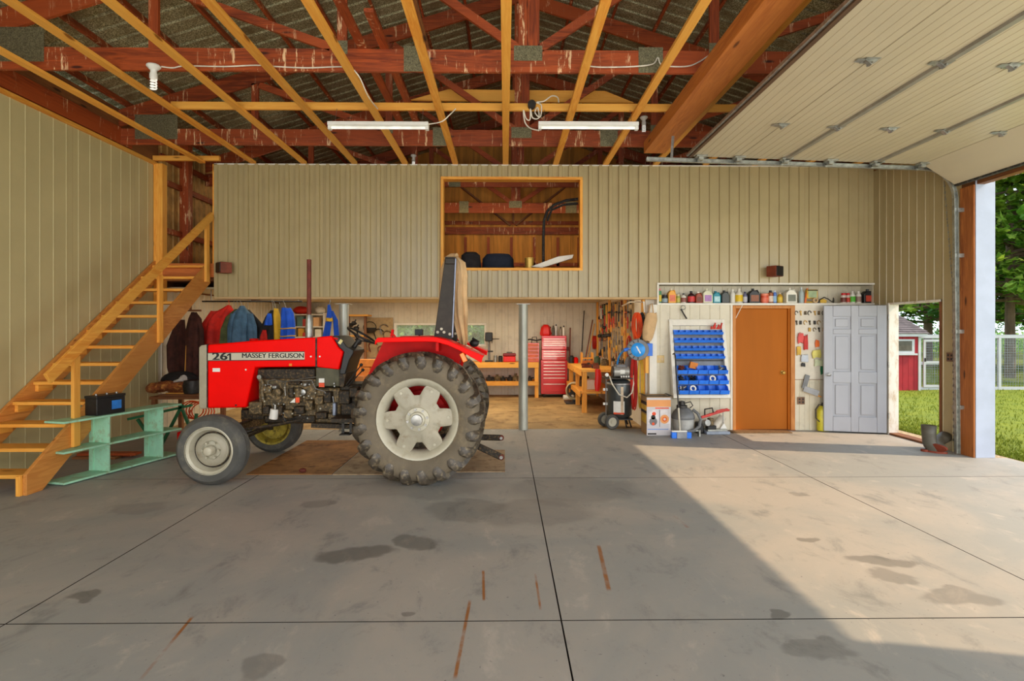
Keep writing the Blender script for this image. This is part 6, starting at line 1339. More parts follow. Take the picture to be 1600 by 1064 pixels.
def place_bin(kind, u, v, lb, grp, **kw):
    w_, d_, h_ = {'small': (.098, .10, .075), 'large': (.150, .17, .125)}[kind]
    if kind not in protos:
        o = binmesh(w_, d_, h_).build('parts_bin', 'blue_plastic', None, loc=(0, 0, 0), smooth=0); protos[kind] = o
    else: o = dup(protos[kind])
    p = Vector((bl.x, 8.80, bl.z))+(RM.to_3x3() @ Vector((u, .06, v)))
    o.location = p; o.rotation_euler = (0, 0, 0)
    tag(o, lb, 'bin', grp); return o
for r_, py in enumerate((523, 535.5, 548, 560.5)):
    v = (622-py)/122*Hr
    for k in range(8): place_bin('small', fw+.052+k*(Wr-2*fw-.104)/7, v, f'small blue parts bin, {ORD[k]} from the left in the {("topmost","second","third","fourth")[r_]} row of the rack', 'small blue bins on the rack')
for r_, py in enumerate((583.5, 599, 614)):
    v = (622-py)/122*Hr
    for k in range(5): place_bin('large', fw+.08+k*(Wr-2*fw-.16)/4, v, f'large blue parts bin, {ORD[k]} from the left in the {("fifth","sixth","lowest")[r_]} row of the rack', 'large blue bins on the rack')
def inbin(name, lb, cat, u, v, m_fn, mat):
    p = Vector((bl.x, 8.80, bl.z))+(RM.to_3x3() @ Vector((u, .06, v))); m = MB(); m_fn(m, p+Vector((0, -.07, .01))); one(name, lb, cat, m, mat)
U5 = lambda k: fw+.08+k*(Wr-2*fw-.16)/4
inbin('tan_carton', 'tan box sticking up out of the second large bin of the fifth row', 'box', U5(1)+.02, (622-583.5)/122*Hr, lambda m, p: m.cbox(p+Vector((.02, 0, .12)), .12, .06, .10, Matrix.Rotation(.25, 3, 'Y')), 'cb_orange')
for k, row, lb in ((3, 599, 'white ring of tape in the fourth large bin of the sixth row'), (1, 614, 'white ring of tape in the second large bin of the lowest row')):
    inbin('tape_roll', lb, 'tape', U5(k), (622-row)/122*Hr, lambda m, p: m.lathe([(.03, 0), (.05, 0), (.05, .03), (.03, .03)], p+Vector((0, -.03, .07)), (0, -1, .3), 16, loop=True), 'white_plastic')
for k, row, lb, mt in ((0, 583.5, 'rusty fittings in the first large bin of the fifth row', 'rust_pipe'), (4, 583.5, 'grey fittings in the last large bin of the fifth row', 'steel'), (0, 599, 'black and white plugs in the first large bin of the sixth row', 'black_plastic'), (0, 614, 'grey pipe fittings in the first large bin of the lowest row', 'steel'), (1, 599, 'small black caps in the second large bin of the sixth row', 'black_plastic')):
    rr = random.Random(k+row)
    inbin('fittings', lb, 'fittings', U5(k), (622-row)/122*Hr, lambda m, p: [m.cyl(p+Vector((rr.uniform(-.05, .05), rr.uniform(-.06, .03), .02+.03*(i % 3))), p+Vector((rr.uniform(-.05, .05), rr.uniform(-.06, .03), .05+.03*(i % 3))), .016, n=8) for i in range(9)], mt)
p = at(1118, 514, 8.98); m = MB(); [m.cyl(p+Vector((.03*i-.07, 0, 0)), p+Vector((.03*i-.07+.02*(i % 2), -.01, .04+.03*(i % 3))), .013, n=7) for i in range(6)]; one('red_plugs', 'cluster of small red and dark plugs at the top right of the bin rack', 'plugs', m, 'handle_red')
t = thing('wall_hook', 'dark spring hook with a pale ring hanging above the bin rack', 'hook', at(1072, 498, 9.03)); c = at(1067.5, 480.5, 9.04)
MB().tube([c+Vector((.035*math.cos(q*PI/6), 0, .035*math.sin(q*PI/6))) for q in range(12)], .006, 6, closed=True).build('ring', 'galv', t); m = MB(); m.tube([at(1064, 483, 9.04), at(1068, 490, 9.04), at(1073, 498, 9.04)], .012, 8); m.build('spring', 'dark_steel', t)
def plate(name, lb, pos, ax, mat, slots='switch'):
    t = thing(name, lb, 'switch' if slots == 'switch' else 'outlet', pos); x, y, z = pos
    f = (lambda u0, u1, v0, v1, d0, d1: MB().box(x+u0, x+u1, y-d1, y-d0, z+v0, z+v1)) if ax == 'y' else (lambda u0, u1, v0, v1, d0, d1: MB().box(x-d1, x-d0, y+u0, y+u1, z+v0, z+v1))
    f(-.06, .06, -.06, .06, 0, .008).build('cover_plate', mat, t, bevel=.002)
    for u in (-.028, .028):
        if slots == 'switch': f(u-.012, u+.012, -.02, .02, .008, .016).build('toggle', 'cream_label', t)
        else: [f(u-.014, u+.014, v-.014, v+.014, .008, .011).build('socket', 'dark_steel', t) for v in (-.025, .025)]
plate('light_switch', 'cream double light switch beside the hose reel', tuple(at(1032, 561, YW-.012)), 'y', M('plate_cream', (206, 178, 120), .5))
plate('wall_outlet', 'brown outlet plate low on the wall between brown door and sprayer', tuple(at(1251.5, 626, YW-.012)), 'y', M('plate_brown', (126, 92, 66), .5), 'outlet')
p = onx(1485, 558, XR-.012); plate('wall_outlet', 'brown outlet plate on the side wall between man door and garage opening', (p.x, p.y, p.z), 'x', 'plate_brown', 'outlet')
# ================= BROWN DOOR =================
d1 = struct('door_1'); f_ = .065
M('door_brown', (178, 100, 22), .6, 0, .12, 2, spec=.2, stretch=(1, 1, .15)); WOOD('frame_brown', (216, 146, 76), (186, 112, 48), 'z', knots=False)
sx, ex = DX0, DX1
MB().box(sx, sx+.05, YW-.03, YW+.12, 0, DZ).build('jamb', 'frame_brown', d1, bevel=.004); MB().box(ex-.07, ex, YW-.03, YW+.12, 0, DZ).build('jamb', 'frame_brown', d1, bevel=.004); MB().box(sx+.05, ex-.07, YW-.03, YW+.12, DZ-.05, DZ).build('head_jamb', 'frame_brown', d1, bevel=.004)
MB().box(ex-.10, ex-.07, YW+.0, YW+.1, 0, DZ-.05).build('door_stop', 'door_brown', d1)
MB().box(sx+.052, ex-.102, YW+.03, YW+.07, .01, DZ-.052).build('door_slab', 'door_brown', d1, bevel=.002)
MB().box(sx, ex, YW-.05, YW+.12, 0, .012).build('threshold', 'old_wood_x', d1)
c = at(1222, 582, YW+.03); m = MB(); m.lathe([(.032, 0), (.032, .008), (.012, .012), (.012, .035), (.028, .045), (.030, .06), (.02, .072), (0, .074)], c, (0, -1, 0), 20); m.build('door_knob', 'brass', d1)
MB().box(DX0-.03, DX0-.0, YW-.02, YW+.0, 0, SH0-.035).build('casing_strip', 'trim_white', d1)
m = MB(); a = onfloor(1146, 677.5); m.box(a.x, a.x+.95, 8.80, 9.03, .001, .014); one('door_mat', 'thin brown doormat lying in front of the brown door', 'mat', m, M('mat_brown', (120, 92, 60), .95, 0, .4, 30), smooth=0)
# ================= WHITE SIX-PANEL DOOR =================
hg = Vector((XR-.055, MD1-.02, 0)); en = at(1293.5, 676, 8.88); en.z = 0; dv2 = (en-hg).normalized(); Ld = .905; ang = math.atan2(dv2.y, dv2.x)
lf2 = thing('door_leaf', None, None); lf2.parent = d2; lf2.location = (hg.x, hg.y, 0)
def leafbox(u0, u1, v0, v1, d0, d1_, name, mat, bev=.003, par=None, steps=None):
    # u along the leaf from the hinge, d towards the room
    nrm = Vector((-dv2.y, dv2.x, 0)); nrm = nrm if nrm.y < 0 else -nrm; m = MB(); P = lambda u, d, v: hg+dv2*u+nrm*d+Vector((0, 0, v))
    vs = [P(u, d, v) for v in (v0, v1) for (u, d) in ((u0, d0), (u1, d0), (u1, d1_), (u0, d1_))]
    m.add(vs, [(0, 3, 2, 1), (4, 5, 6, 7), (0, 1, 5, 4), (1, 2, 6, 5), (2, 3, 7, 6), (3, 0, 4, 7)]); return m.build(name, mat, par or lf2, bevel=bev)
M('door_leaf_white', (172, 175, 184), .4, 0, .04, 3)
pan = [(.14, .40, 1.66, 1.86), (.51, .77, 1.66, 1.86), (.14, .40, .98, 1.58), (.51, .77, .98, 1.58), (.14, .40, .26, .80), (.51, .77, .26, .80)]
cu_ = [0, .14, .40, .51, .77, Ld]; cv_ = [.02, .26, .80, .98, 1.58, 1.66, 1.86, 2.035]
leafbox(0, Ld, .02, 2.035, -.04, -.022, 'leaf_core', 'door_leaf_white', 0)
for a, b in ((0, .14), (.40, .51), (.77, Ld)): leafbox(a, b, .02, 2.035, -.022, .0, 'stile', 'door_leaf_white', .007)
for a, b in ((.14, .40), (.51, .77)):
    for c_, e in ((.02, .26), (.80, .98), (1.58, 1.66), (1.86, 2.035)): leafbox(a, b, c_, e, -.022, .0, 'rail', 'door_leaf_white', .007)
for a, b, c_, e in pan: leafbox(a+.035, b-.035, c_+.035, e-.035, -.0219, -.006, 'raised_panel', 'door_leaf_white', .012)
nrm = Vector((-dv2.y, dv2.x, 0)); nrm = nrm if nrm.y < 0 else -nrm
k0 = hg+dv2*(Ld-.065)+Vector((0, 0, .93)); m = MB(); m.lathe([(.03, 0), (.03, .008), (.012, .012), (.012, .035), (.027, .045), (.027, .062), (0, .07)], k0, nrm, 18); m.build('door_knob', 'steel', lf2)
for z in (.25, 1.05, 1.8): MB().cyl(hg+Vector((.02, -.01, z)), hg+Vector((.02, -.01, z+.09)), .009, n=8).build('hinge', 'galv', lf2)
# ================= HARDBOARD WITH HARDWARE =================
rr = random.Random(9)
zz = 0
for r_, py in enumerate((489, 504, 515)):
    for k, px in enumerate((1244.5, 1251, 1258.5, 1265, 1273, 1279.5, 1287)):
        if r_ == 2 and k < 3: continue
        c = at(px, py, YW-.03); m = MB(); kd = (k+r_) % 3; s = .022+.006*rr.random()
        if kd == 0: m.tube([c+Vector((s*math.cos(q*PI/5), 0, 1.3*s*math.sin(q*PI/5))) for q in range(8)], .006, 5)
        elif kd == 1: m.bar(c+Vector((0, 0, s)), c+Vector((.01, 0, -1.7*s)), .014, .014, (0, 1, 0)); m.cyl(c+Vector((0, -.01, s)), c+Vector((0, .01, s)), .014, n=8)
        else: m.cbox(c, .03, .02, .06)
        m.bar(c+Vector((0, 0, s)), c+Vector((0, .02, s)), .006, .006)
        one('hardware_hook', f'metal {("hook","bolt","bracket")[kd]} on the white board, {ORD[k]} from left in its {("top","second","third")[r_]} row', 'hardware', m, ('dark_steel', 'brass', 'engine_grease')[(k+r_*2) % 3], 'hardware on the white board')
for (px, py, wpx, hpx, mt, lb, nm_) in ((1251, 528, 9, 17, 'saw_red', 'red packet hanging on the white board, left of two', 'packet'), (1259, 535, 7, 24, 'handle_red', 'long red packet hanging just right of the first red one', 'packet'), (1248, 548, 7, 14, 'handle_yellow', 'small yellow and red packet under the red ones', 'packet'), (1257, 560, 13, 12, M('bag_silver', (190, 196, 206), .35, .2), 'silvery plastic bag on the white board', 'plastic_bag'), (1277, 537, 6, 12, 'handle_orange', 'small orange-brown pouch on the right of the white board', 'pouch'), (1276, 553, 15, 14, M('bag_yellow', (216, 206, 110), .4), 'crumpled yellow plastic bag on the white board', 'plastic_bag'), (1280, 567, 16, 12, M('bag_clear', (196, 204, 170), .35), 'pale clear plastic bag below the yellow one', 'plastic_bag'), (1287, 578, 10, 14, 'green_paint', 'green packet low at the door side of the white board', 'packet'), (1255, 570, 7, 6, 'black_plastic', 'small black packet under the silvery bag', 'packet')):
    c = at(px, py, YW-.04); w_, h = wpx/96/2, hpx/96/2; m = MB(); rq = random.Random(px)
    pl_ = [(c.x+w_*a_*rq.uniform(.8, 1.1), c.z+h*b_*rq.uniform(.8, 1.1)) for a_, b_ in ((-.9, -1), (-.1, -.85), (.9, -1), (1, -.1), (.85, 1), (.1, .85), (-.8, 1), (-1, .1))]; m.prism(pl_, 'xz', c.y-.012, c.y+.012); m.bar(c+Vector((0, 0, h)), c+Vector((0, .03, h)), .006, .006)
    one(nm_, lb, 'packet', m, mt, bevel=.008, seg=3)
t = thing('grey_scoop', 'grey L-shaped metal scoop hanging on the wall right of the brown door', 'scoop', at(1262, 612, YW-.05)); 
a, b, c = at(1262, 586, YW-.04), at(1256, 607, YW-.06), at(1279, 615, YW-.12)
MB().bar(a, b, .075, .012, (0, 1, 0)).build('blade', M('scoop_grey', (120, 120, 120), .4, .5), t); MB().bar(b, c, .09, .02, (0, 1, 0)).build('heel', 'scoop_grey', t); MB().bar(at(1258, 611, YW-.03), at(1283, 620, YW-.03), .02, .02, (0, 1, 0)).build('wooden_lip', 'pine_x', t)
t = thing('garden_sprayer', 'yellow garden sprayer with black hose half hidden by the white door', 'sprayer', (at(1286, 676, 8.98).x, 8.98, 0)); x = at(1287, 676, 8.98).x
MB().lathe([(0, .01), (.095, .01), (.105, .04), (.105, .34), (.07, .40), (.03, .42)], (x, 8.985, 0), (0, 0, 1), 22, sy=.7).build('tank', M('sprayer_yellow', (206, 196, 50), .4), t)
MB().cyl((x, 8.985, .42), (x, 8.985, .46), .03, n=12).build('pump', 'black_plastic', t)
MB().tube([(x-.03, 8.96, .42), (x-.10, 8.94, .44), (x-.155, 8.94, .36), (x-.15, 8.94, .22), (x-.09, 8.94, .16)], .009, 6).build('hose', 'black_rubber', t)
# ================= SHELF OF CONTAINERS =================
yS = YW+.10
def cont(kind, px, wpx, top, col, lbl, capc, label, cat='bottle', extra=None, y=None):
    y = y or yS; x = at(px, 470, y).x; h = at(px, top, y).z-SH0; w_ = wpx/F*y/2; nmx = {'jug': 'plastic_jug', 'bottle': 'plastic_bottle', 'can': 'spray_can', 'tub': 'plastic_tub', 'jar': 'jar'}[kind]
    t = thing(nmx, label, cat, (x, y, SH0), 'containers on the shelf over the door'); z = SH0+.001
    mc = M(f'cont_{col}', col, .4, 0, .08, 6); mk = M(f'cont_{capc}', capc, .4, 0, .05, 6); ml = M(f'cont_{lbl}', lbl, .5, 0, .15, 20) if lbl else None
    d = min(w_, .06)
    if kind == 'jug':
        m = MB(); m.prism([(x-w_, z), (x+w_, z), (x+w_, z+h*.62), (x+w_*.35, z+h*.86), (x-w_*.5, z+h*.86), (x-w_, z+h*.66)], 'xz', y-d, y+d); m.build('body', mc, t, bevel=.012, seg=3)
        MB().cyl((x-w_*.1, y, z+h*.85), (x-w_*.1, y, z+h), min(.022, w_*.5), n=12).build('cap', mk, t)
        MB().tube([(x+w_*.3, y, z+h*.84), (x+w_*.75, y, z+h*.88), (x+w_*.95, y, z+h*.75), (x+w_*.9, y, z+h*.55)], .010, 6).build('handle', mc, t)
        if ml: MB().box(x-w_*.72, x+w_*.72, y-d-.003, y-d-.0005, z+h*.12, z+h*.55).build('label', ml, t)
    elif kind in ('bottle', 'can', 'jar', 'tub'):
        pr = {'bottle': [(0, 0), (w_, 0), (w_, h*.62), (w_*.9, h*.7), (w_*.4, h*.82), (w_*.38, h*.88), (0, h*.88)], 'can': [(0, 0), (w_, 0), (w_, h*.8), (w_*.6, h*.86), (0, h*.86)], 'jar': [(0, 0), (w_, 0), (w_, h*.75), (w_*.8, h*.8), (0, h*.8)], 'tub': [(0, 0), (w_*.9, 0), (w_, h*.8), (0, h*.8)]}[kind]
        MB().lathe(pr, (x, y, z), (0, 0, 1), 20, sy=1 if w_ < .06 else .06/w_).build('body', mc, t)
        cw_ = {'bottle': .42, 'can': .62, 'jar': .85, 'tub': 1.04}[kind]; MB().lathe([(0, h*.8), (w_*cw_, h*.8 if kind != 'bottle' else h*.86), (w_*cw_*.95, h), (0, h)], (x, y, z), (0, 0, 1), 16, sy=1 if w_ < .06 else .06/w_).build('cap', mk, t)
        if ml: MB().lathe([(w_+.0015, h*.12), (w_+.0015, h*.56)], (x, y, z), (0, 0, 1), 20, sy=1 if w_ < .06 else .06/w_).build('label', ml, t)
    return t
G = (30, 30, 32)
cont('can', 1031, 5, 451, (90, 150, 110), (220, 190, 60), (226, 120, 130), 'narrow spray can with pink cap at the left end of the shelf')
cont('jar', 1038.5, 10, 461, G, (150, 170, 180), G, 'squat black jar with pale label, second on the shelf')
cont('jug', 1049, 12, 451, (240, 170, 60), (226, 120, 90), (236, 220, 190), 'orange jug with a white shoulder near the shelf left end', 'jug')
cont('jar', 1059.5, 6.5, 460, (150, 160, 70), (200, 190, 90), (210, 200, 160), 'small olive green jar right of the orange jug')
cont('bottle', 1068, 8, 458.5, (224, 220, 210), (150, 90, 80), G, 'white bottle with a dark cap above the spring hook')
cont('bottle', 1080, 11, 455, (60, 26, 26), (214, 60, 60), G, 'dark bottle with a red label')
cont('jug', 1091, 10.5, 456, (150, 60, 30), (120, 60, 40), (230, 220, 200), 'white-edged brown picture jug beside the dark red-labelled bottle', 'jug')
cont('jug', 1104.5, 15, 451, (222, 220, 190), (176, 130, 190), (236, 230, 200), 'large pale jug with a purple label', 'jug')
cont('jug', 1118.5, 12, 455, (20, 140, 160), (180, 220, 226), (20, 110, 130), 'teal jug with a pale label', 'jug')
cont('jug', 1132, 12, 454, (66, 70, 70), None, G, 'plain dark grey jug right of the teal one', 'jug')
cont('bottle', 1138.5, 6, 451, (214, 208, 190), None, (230, 222, 200), 'white spray bottle standing behind the white bottle', y=yS+.12)
cont('bottle', 1144.5, 8, 452, (226, 222, 210), None, (232, 228, 216), 'plain white bottle right of the dark grey jug')
cont('bottle', 1154.5, 11, 451, (222, 216, 200), (228, 190, 30), (220, 214, 200), 'white bottle with a bright yellow label')
cont('bottle', 1164, 7, 456, (110, 110, 140), (200, 200, 210), (60, 60, 90), 'slim bottle with a dark blue cap over the brown door')
cont('jug', 1177, 17, 451, G, (150, 90, 60), G, 'large black jug with a red banded label', 'jug')
cont('tub', 1194.5, 12, 459, (222, 84, 50), (236, 120, 90), (236, 140, 110), 'orange-red tub with lid over the brown door', 'tub')
cont('can', 1204, 8, 454, (150, 84, 40), (230, 210, 190), G, 'tall brown can with a black lid', 'can')
cont('can', 1210.5, 5.5, 454, (80, 120, 200), (150, 190, 226), (200, 210, 226), 'slim blue spray can', 'can')
cont('bottle', 1218.5, 8, 457, (200, 150, 30), (226, 190, 60), (206, 190, 170), 'small amber bottle right of the blue can')
cont('jug', 1234.5, 17, 450, (236, 232, 216), (120, 124, 110), (236, 232, 216), 'big white jug with a grey picture label', 'jug')
cont('can', 1244, 4, 464, (50, 50, 44), None, G, 'small dark can right of the big white jug', 'can')
cont('bottle', 1252, 8, 449, (176, 190, 190), None, (200, 206, 206), 'clear grey bottle beside the work light')
cont('jar', 1318, 8, 458, (214, 200, 190), (120, 60, 50), (206, 20, 30), 'clear jar with red lid, left of a pair')
cont('jar', 1325, 6, 458, (214, 200, 190), (200, 60, 40), (206, 20, 30), 'clear jar with red lid, right of a pair')
cont('bottle', 1332, 8, 455, (226, 226, 216), (90, 190, 60), (232, 228, 220), 'white bottle with a green label')
cont('bottle', 1341.5, 8, 455, (226, 222, 210), (150, 120, 110), (232, 228, 220), 'white bottle with a brown label')
cont('jug', 1356, 19, 452, G, (196, 70, 50), G, 'black jug with a red label at the right end of the shelf', 'jug')
x = at(1268, 460, yS).x; t = thing('work_light', 'yellow framed work light standing on the shelf', 'work light', (x, yS, SH0))
zc_ = SH0+.15; MB().box(x-.09, x+.09, yS-.03, yS+.04, zc_-.07, zc_+.08).build('lamp_body', 'handle_yellow', t, bevel=.01); MB().box(x-.07, x+.07, yS-.036, yS-.031, zc_-.055, zc_+.055).build('lens', M('lens_green', (170, 190, 150), .2), t); MB().box(x-.085, x+.085, yS-.038, yS-.0305, zc_+.058, zc_+.072).build('guard_bar', 'black_plastic', t)
MB().bar((x-.11, yS, SH0), (x-.07, yS, zc_+.1), .02, .025).build('stand_arm', 'handle_orange', t); MB().tube([(x-.1, yS, SH0+.02), (x+.0, yS-.05, SH0+.02), (x+.08, yS, SH0+.02), (x, yS+.06, SH0+.02)], .014, 6, closed=True).build('stand_foot', 'handle_yellow', t)
x = at(1288, 470, yS).x; t = thing('power_tool', 'yellow and black sander with its cord lying on the shelf', 'power tool', (x, yS, SH0))
MB().prism([(x-.10, SH0), (x+.02, SH0), (x+.03, SH0+.05), (x-.03, SH0+.08), (x-.10, SH0+.05)], 'xz', yS-.03, yS+.03).build('tool_body', 'handle_yellow', t, bevel=.01); MB().box(x-.12, x-.08, yS-.03, yS+.03, SH0, SH0+.05).build('nose', 'black_plastic', t, bevel=.006)
MB().tube([(x-.1, yS-.03, SH0+.06), (x-.02, yS-.03, SH0+.1), (x+.05, yS-.03, SH0+.07), (x+.11, yS-.04, SH0+.02), (x+.13, yS-.04, SH0+.09), (x+.16, yS, SH0+.05), (x+.15, yS, SH0+.01)], .009, 6).build('cord', 'black_rubber', t)
m = MB(); x = at(1268, 470, yS).x; m.lathe([(.02, 0), (.045, 0), (.045, .035), (.02, .035)], (x+.01, yS-.075, SH0+.047), (0, -1, 0), 18, loop=True); one('tape_roll', 'grey roll of tape in front of the work light on the shelf', 'tape', m, 'cloth_tan')
# ================= BOOTS =================
M('boot_grey', (88, 84, 74), .5, 0, .2, 8); M('boot_sole', (132, 56, 34), .7, 0, .2, 10)
def boot(lb, p, lay):
    t = thing('rubber_boot', lb, 'boot', (p.x, p.y, 0), 'rubber boots by the man door')
    rows = [(.0, .05, .048, .0), (.10, .05, .05, .0), (.20, .062, .056, .0), (.34, .072, .06, .0)]
    m = MB(); n = 18; vs = []
    prof = [(.025, .075, .045, .115), (.06, .06, .047, .11), (.10, .02, .052, .095), (.15, .0, .055, .08), (.24, -.005, .062, .082), (.36, -.005, .068, .088)]
    for z, cx_, ry, rx2 in prof:
        for i in range(n): q = 2*PI*i/n; vs.append((cx_+rx2*math.cos(q), ry*math.sin(q), z))
    fs = [(j*n+i, j*n+(i+1) % n, (j+1)*n+(i+1) % n, (j+1)*n+i) for j in range(5) for i in range(n)]+[tuple(range(n))]
    m.add(vs, fs); b = m.build('upper', 'boot_grey', None, smooth=60, solid=.004)
    m = MB(); m.prism([(.075+.12*math.cos(2*PI*i/20), .05*math.sin(2*PI*i/20)) for i in range(20)], 'xy', 0, .024); s_ = m.build('sole', 'boot_sole', None, smooth=0)
    m = MB(); m.prism([(-.045+.05*math.cos(2*PI*i/16), .042*math.sin(2*PI*i/16)) for i in range(16)], 'xy', 0.001, .03); h_ = m.build('heel', 'boot_sole', None, smooth=0)
    for o in (b, s_, h_): o.parent = t
    t.rotation_euler = lay; return t
p = onfloor(1452, 706); t = boot('grey rubber boot standing upright by the man door', p, (0, 0, -.7))
p = onfloor(1488, 712); t = boot('grey rubber boot fallen on its side behind the standing one', Vector((p.x-.05, p.y+.12, 0)), (PI/2-.15, -.0, 2.6)); z_ = Vector((.86, .35, .32)).normalized(); x_ = Vector((.30, -.95, -.05)); x_ = (x_-z_*x_.dot(z_)).normalized(); y_ = z_.cross(x_)
t.rotation_euler = Matrix((x_, y_, z_)).transposed().to_euler(); t.location = (p.x-.13, p.y+.2, .075)
# ================= OUTDOORS =================
def grassmat():
    m, n, b = newmat('grass'); f = noise(n, 3, (1, 1, 1), 8, .7, 0, False); f2 = noise(n, 60, (1, 1, 1), 4, .7, 0, False)
    c = mixcol(n, ramp(n, f, .3, .7), srgb(104, 124, 2), srgb(146, 156, 8)); c = mixcol(n, ramp(n, f2, .35, .7), c, srgb(80, 104, 2)); n.links.new(c, b.inputs['Base Color']); b.inputs['Roughness'].default_value = .8; bump(n, b, f2, .6, .03)
grassmat()
ou = struct('ground_lawn')
MB().box(XR+.55, 130, -60, 130, -.4, -.05).build('lawn', 'grass', ou, smooth=0)
MB().box(XL-30, XR+.55, YB+.15, 130, -.4, -.05).build('lawn_back', 'grass', ou, smooth=0)
M('gravel', (176, 158, 130), .95, 0, .5, 40, bmp=.4)
MB().box(XR+.165, XR+.55, -60, YB, -.4, -.035).build('gravel_strip', 'gravel', ou, smooth=0)
MB().box(XR+.165, XR+.40, GY0, GY, -.03, -.003).build('apron_edge', 'concrete', ou, smooth=0)
# blades near the openings
rr = random.Random(21); m = MB(); vs = []; fs = []
for i in range(26000):
    r_ = rr.random(); x = XR+.56+13*r_*r_; y = rr.uniform(4, 21) if r_ > .3 else rr.uniform(5, 12); h = rr.uniform(.03, .075); a = rr.uniform(0, PI); dx, dy = .007*math.cos(a), .007*math.sin(a); lx, ly = rr.uniform(-.03, .03), rr.uniform(-.03, .03)
    k = len(vs); vs += [(x-dx, y-dy, -.05), (x+dx, y+dy, -.05), (x+lx, y+ly, -.05+h)]; fs.append((k, k+1, k+2))
m.add(vs, fs); tag(m.build('grass', 'grass', None, smooth=0), 'short bright green grass growing outside the openings', 'grass', kind='stuff')
# red coop
M('coop_red', (166, 24, 40), .6, 0, .15, 4); M('shingle', (98, 92, 96), .9, 0, .2, 6, jit=.18); M('white_paint', (190, 194, 200), .5, 0, .06, 5)
cp0 = at(1380, 608, 15.4); cx0, cx1 = at(1330, 608, 15.4).x, at(1437, 608, 15.4).x; gz = -.05
co = thing('garden_shed', 'small red shed with grey shingle roof and white trim across the lawn', 'shed', ((cx0+cx1)/2, 16.5, gz))
ht = at(1420, 523, 15.4).z
n = 12
for i in range(n*1):
    a = cx0+(cx1-cx0)*i/n; b = cx0+(cx1-cx0)*(i+1)/n; MB().box(a+.004, b-.004, 15.4, 15.42, gz, ht).build('wall_board', 'coop_red', co)
MB().box(cx0, cx1, 15.425, 17.6, gz, ht).build('walls', 'coop_red', co)
for x in (cx1-.05, cx0): MB().box(x, x+.07, 15.37, 15.40, gz, ht).build('corner_trim', 'white_paint', co)
MB().box(cx0-.1, cx1+.15, 15.30, 15.36, ht-.05, ht+.04).build('fascia', 'white_paint', co)
wx0, wx1, wz0, wz1 = at(1396, 0, 15.4).x, at(1428, 0, 15.4).x, at(1400, 552, 15.4).z, at(1400, 530, 15.4).z
wn = MB().box(wx0, wx1, 15.37, 15.398, wz0, wz1).build('window', 'white_paint', co); MB().box(wx0+.06, wx1-.08, 15.362, 15.369, wz0+.07, wz1-.05).build('pane', M('dark_glass', (96, 92, 84), .5, spec=.2), wn); MB().box(wx0-.1, wx1+.06, 15.33, 15.40, wz0-.05, wz0).build('sill', 'white_paint', wn)
zr = at(1420, 494, 16.5).z; ny, nx = 9, 26
for j in range(ny):
    y0, y1 = 15.28+(16.5-15.28)*j/ny, 15.28+(16.5-15.28)*(j+1)/ny+.03; z0, z1 = ht+.03+(zr-ht)*j/ny, ht+.03+(zr-ht)*(j+1)/ny
    for i in range(nx):
        w_ = (cx1+.2-cx0+.1)/nx; x = cx0-.1+w_*(i+(.5 if j % 2 else 0)); 
        if x+w_ > cx1+.25-(.0): continue
        if x < cx0+1.2: continue
        q = MB(); q.add([(x+.003, y0, z0+.015), (x+w_-.003, y0, z0+.015), (x+w_-.003, y1, z1+.002), (x+.003, y1, z1+.002), (x+.003, y0, z0), (x+w_-.003, y0, z0), (x+w_-.003, y1, z1-.01), (x+.003, y1, z1-.01)], [(0, 1, 2, 3), (4, 7, 6, 5), (0, 4, 5, 1), (1, 5, 6, 2), (2, 6, 7, 3), (3, 7, 4, 0)]); q.build('shingle', 'shingle', co, smooth=0)
MB().prism([(15.3, ht+.01), (17.7, ht+.01), (16.5, zr)], 'yz', cx0-.05, cx1+.1).build('roof', 'shingle', co)
# wire run with white frame
M('wire', (150, 156, 160), .4, .6)
ru = thing('wire_enclosure', 'white framed wire mesh run joined to the red shed', 'enclosure', (cx1+3, 16.5, gz)); rx0 = cx1+.12; rx1 = rx0+6.0; rz = at(1500, 526, 15.6).z
for a, b in (((rx0, 15.6, rz), (rx1, 15.6, rz)), ((rx0, 17.6, rz), (rx1, 17.6, rz)), ((rx0, 15.6, gz+.04), (rx1, 15.6, gz+.04)), ((rx1, 15.6, rz), (rx1, 17.6, rz)), ((rx0, 15.6, (rz+gz)/2), (rx0+.72, 15.6, (rz+gz)/2))): MB().bar(a, b, .06, .08).build('rail', 'white_paint', ru)
for x in (rx0, rx0+.72, rx0+2.3, rx0+4.1, rx1): 
    for y in (15.6, 17.6): MB().bar((x, y, gz), (x, y, rz), .07, .07).build('post', 'white_paint', ru)
dd = MB(); dd.box(rx0+.10, rx0+.16, 15.54, 15.57, gz+.08, rz-.08); dd.box(rx0+.56, rx0+.62, 15.54, 15.57, gz+.08, rz-.08)
for z in (gz+.08, (gz+rz)/2, rz-.14): dd.box(rx0+.16, rx0+.56, 15.54, 15.57, z, z+.06)
do = dd.build('gate', 'white_paint', ru); MB().box(rx0+.12, rx0+.14, 15.50, 15.54, .75, .85).build('latch', 'dark_steel', do)
m = MB(); x = rx0
while x < rx1: m.bar((x, 15.6, gz), (x, 15.6, rz), .006, .006); m.bar((x, 17.6, gz), (x, 17.6, rz), .006, .006); x += .075
z = gz
while z < rz: m.bar((rx0, 15.6, z), (rx1, 15.6, z), .006, .006); m.bar((rx0, 17.6, z), (rx1, 17.6, z), .006, .006); z += .075
tag(m.build('wire_mesh', 'wire', ru, smooth=0), kind='stuff')
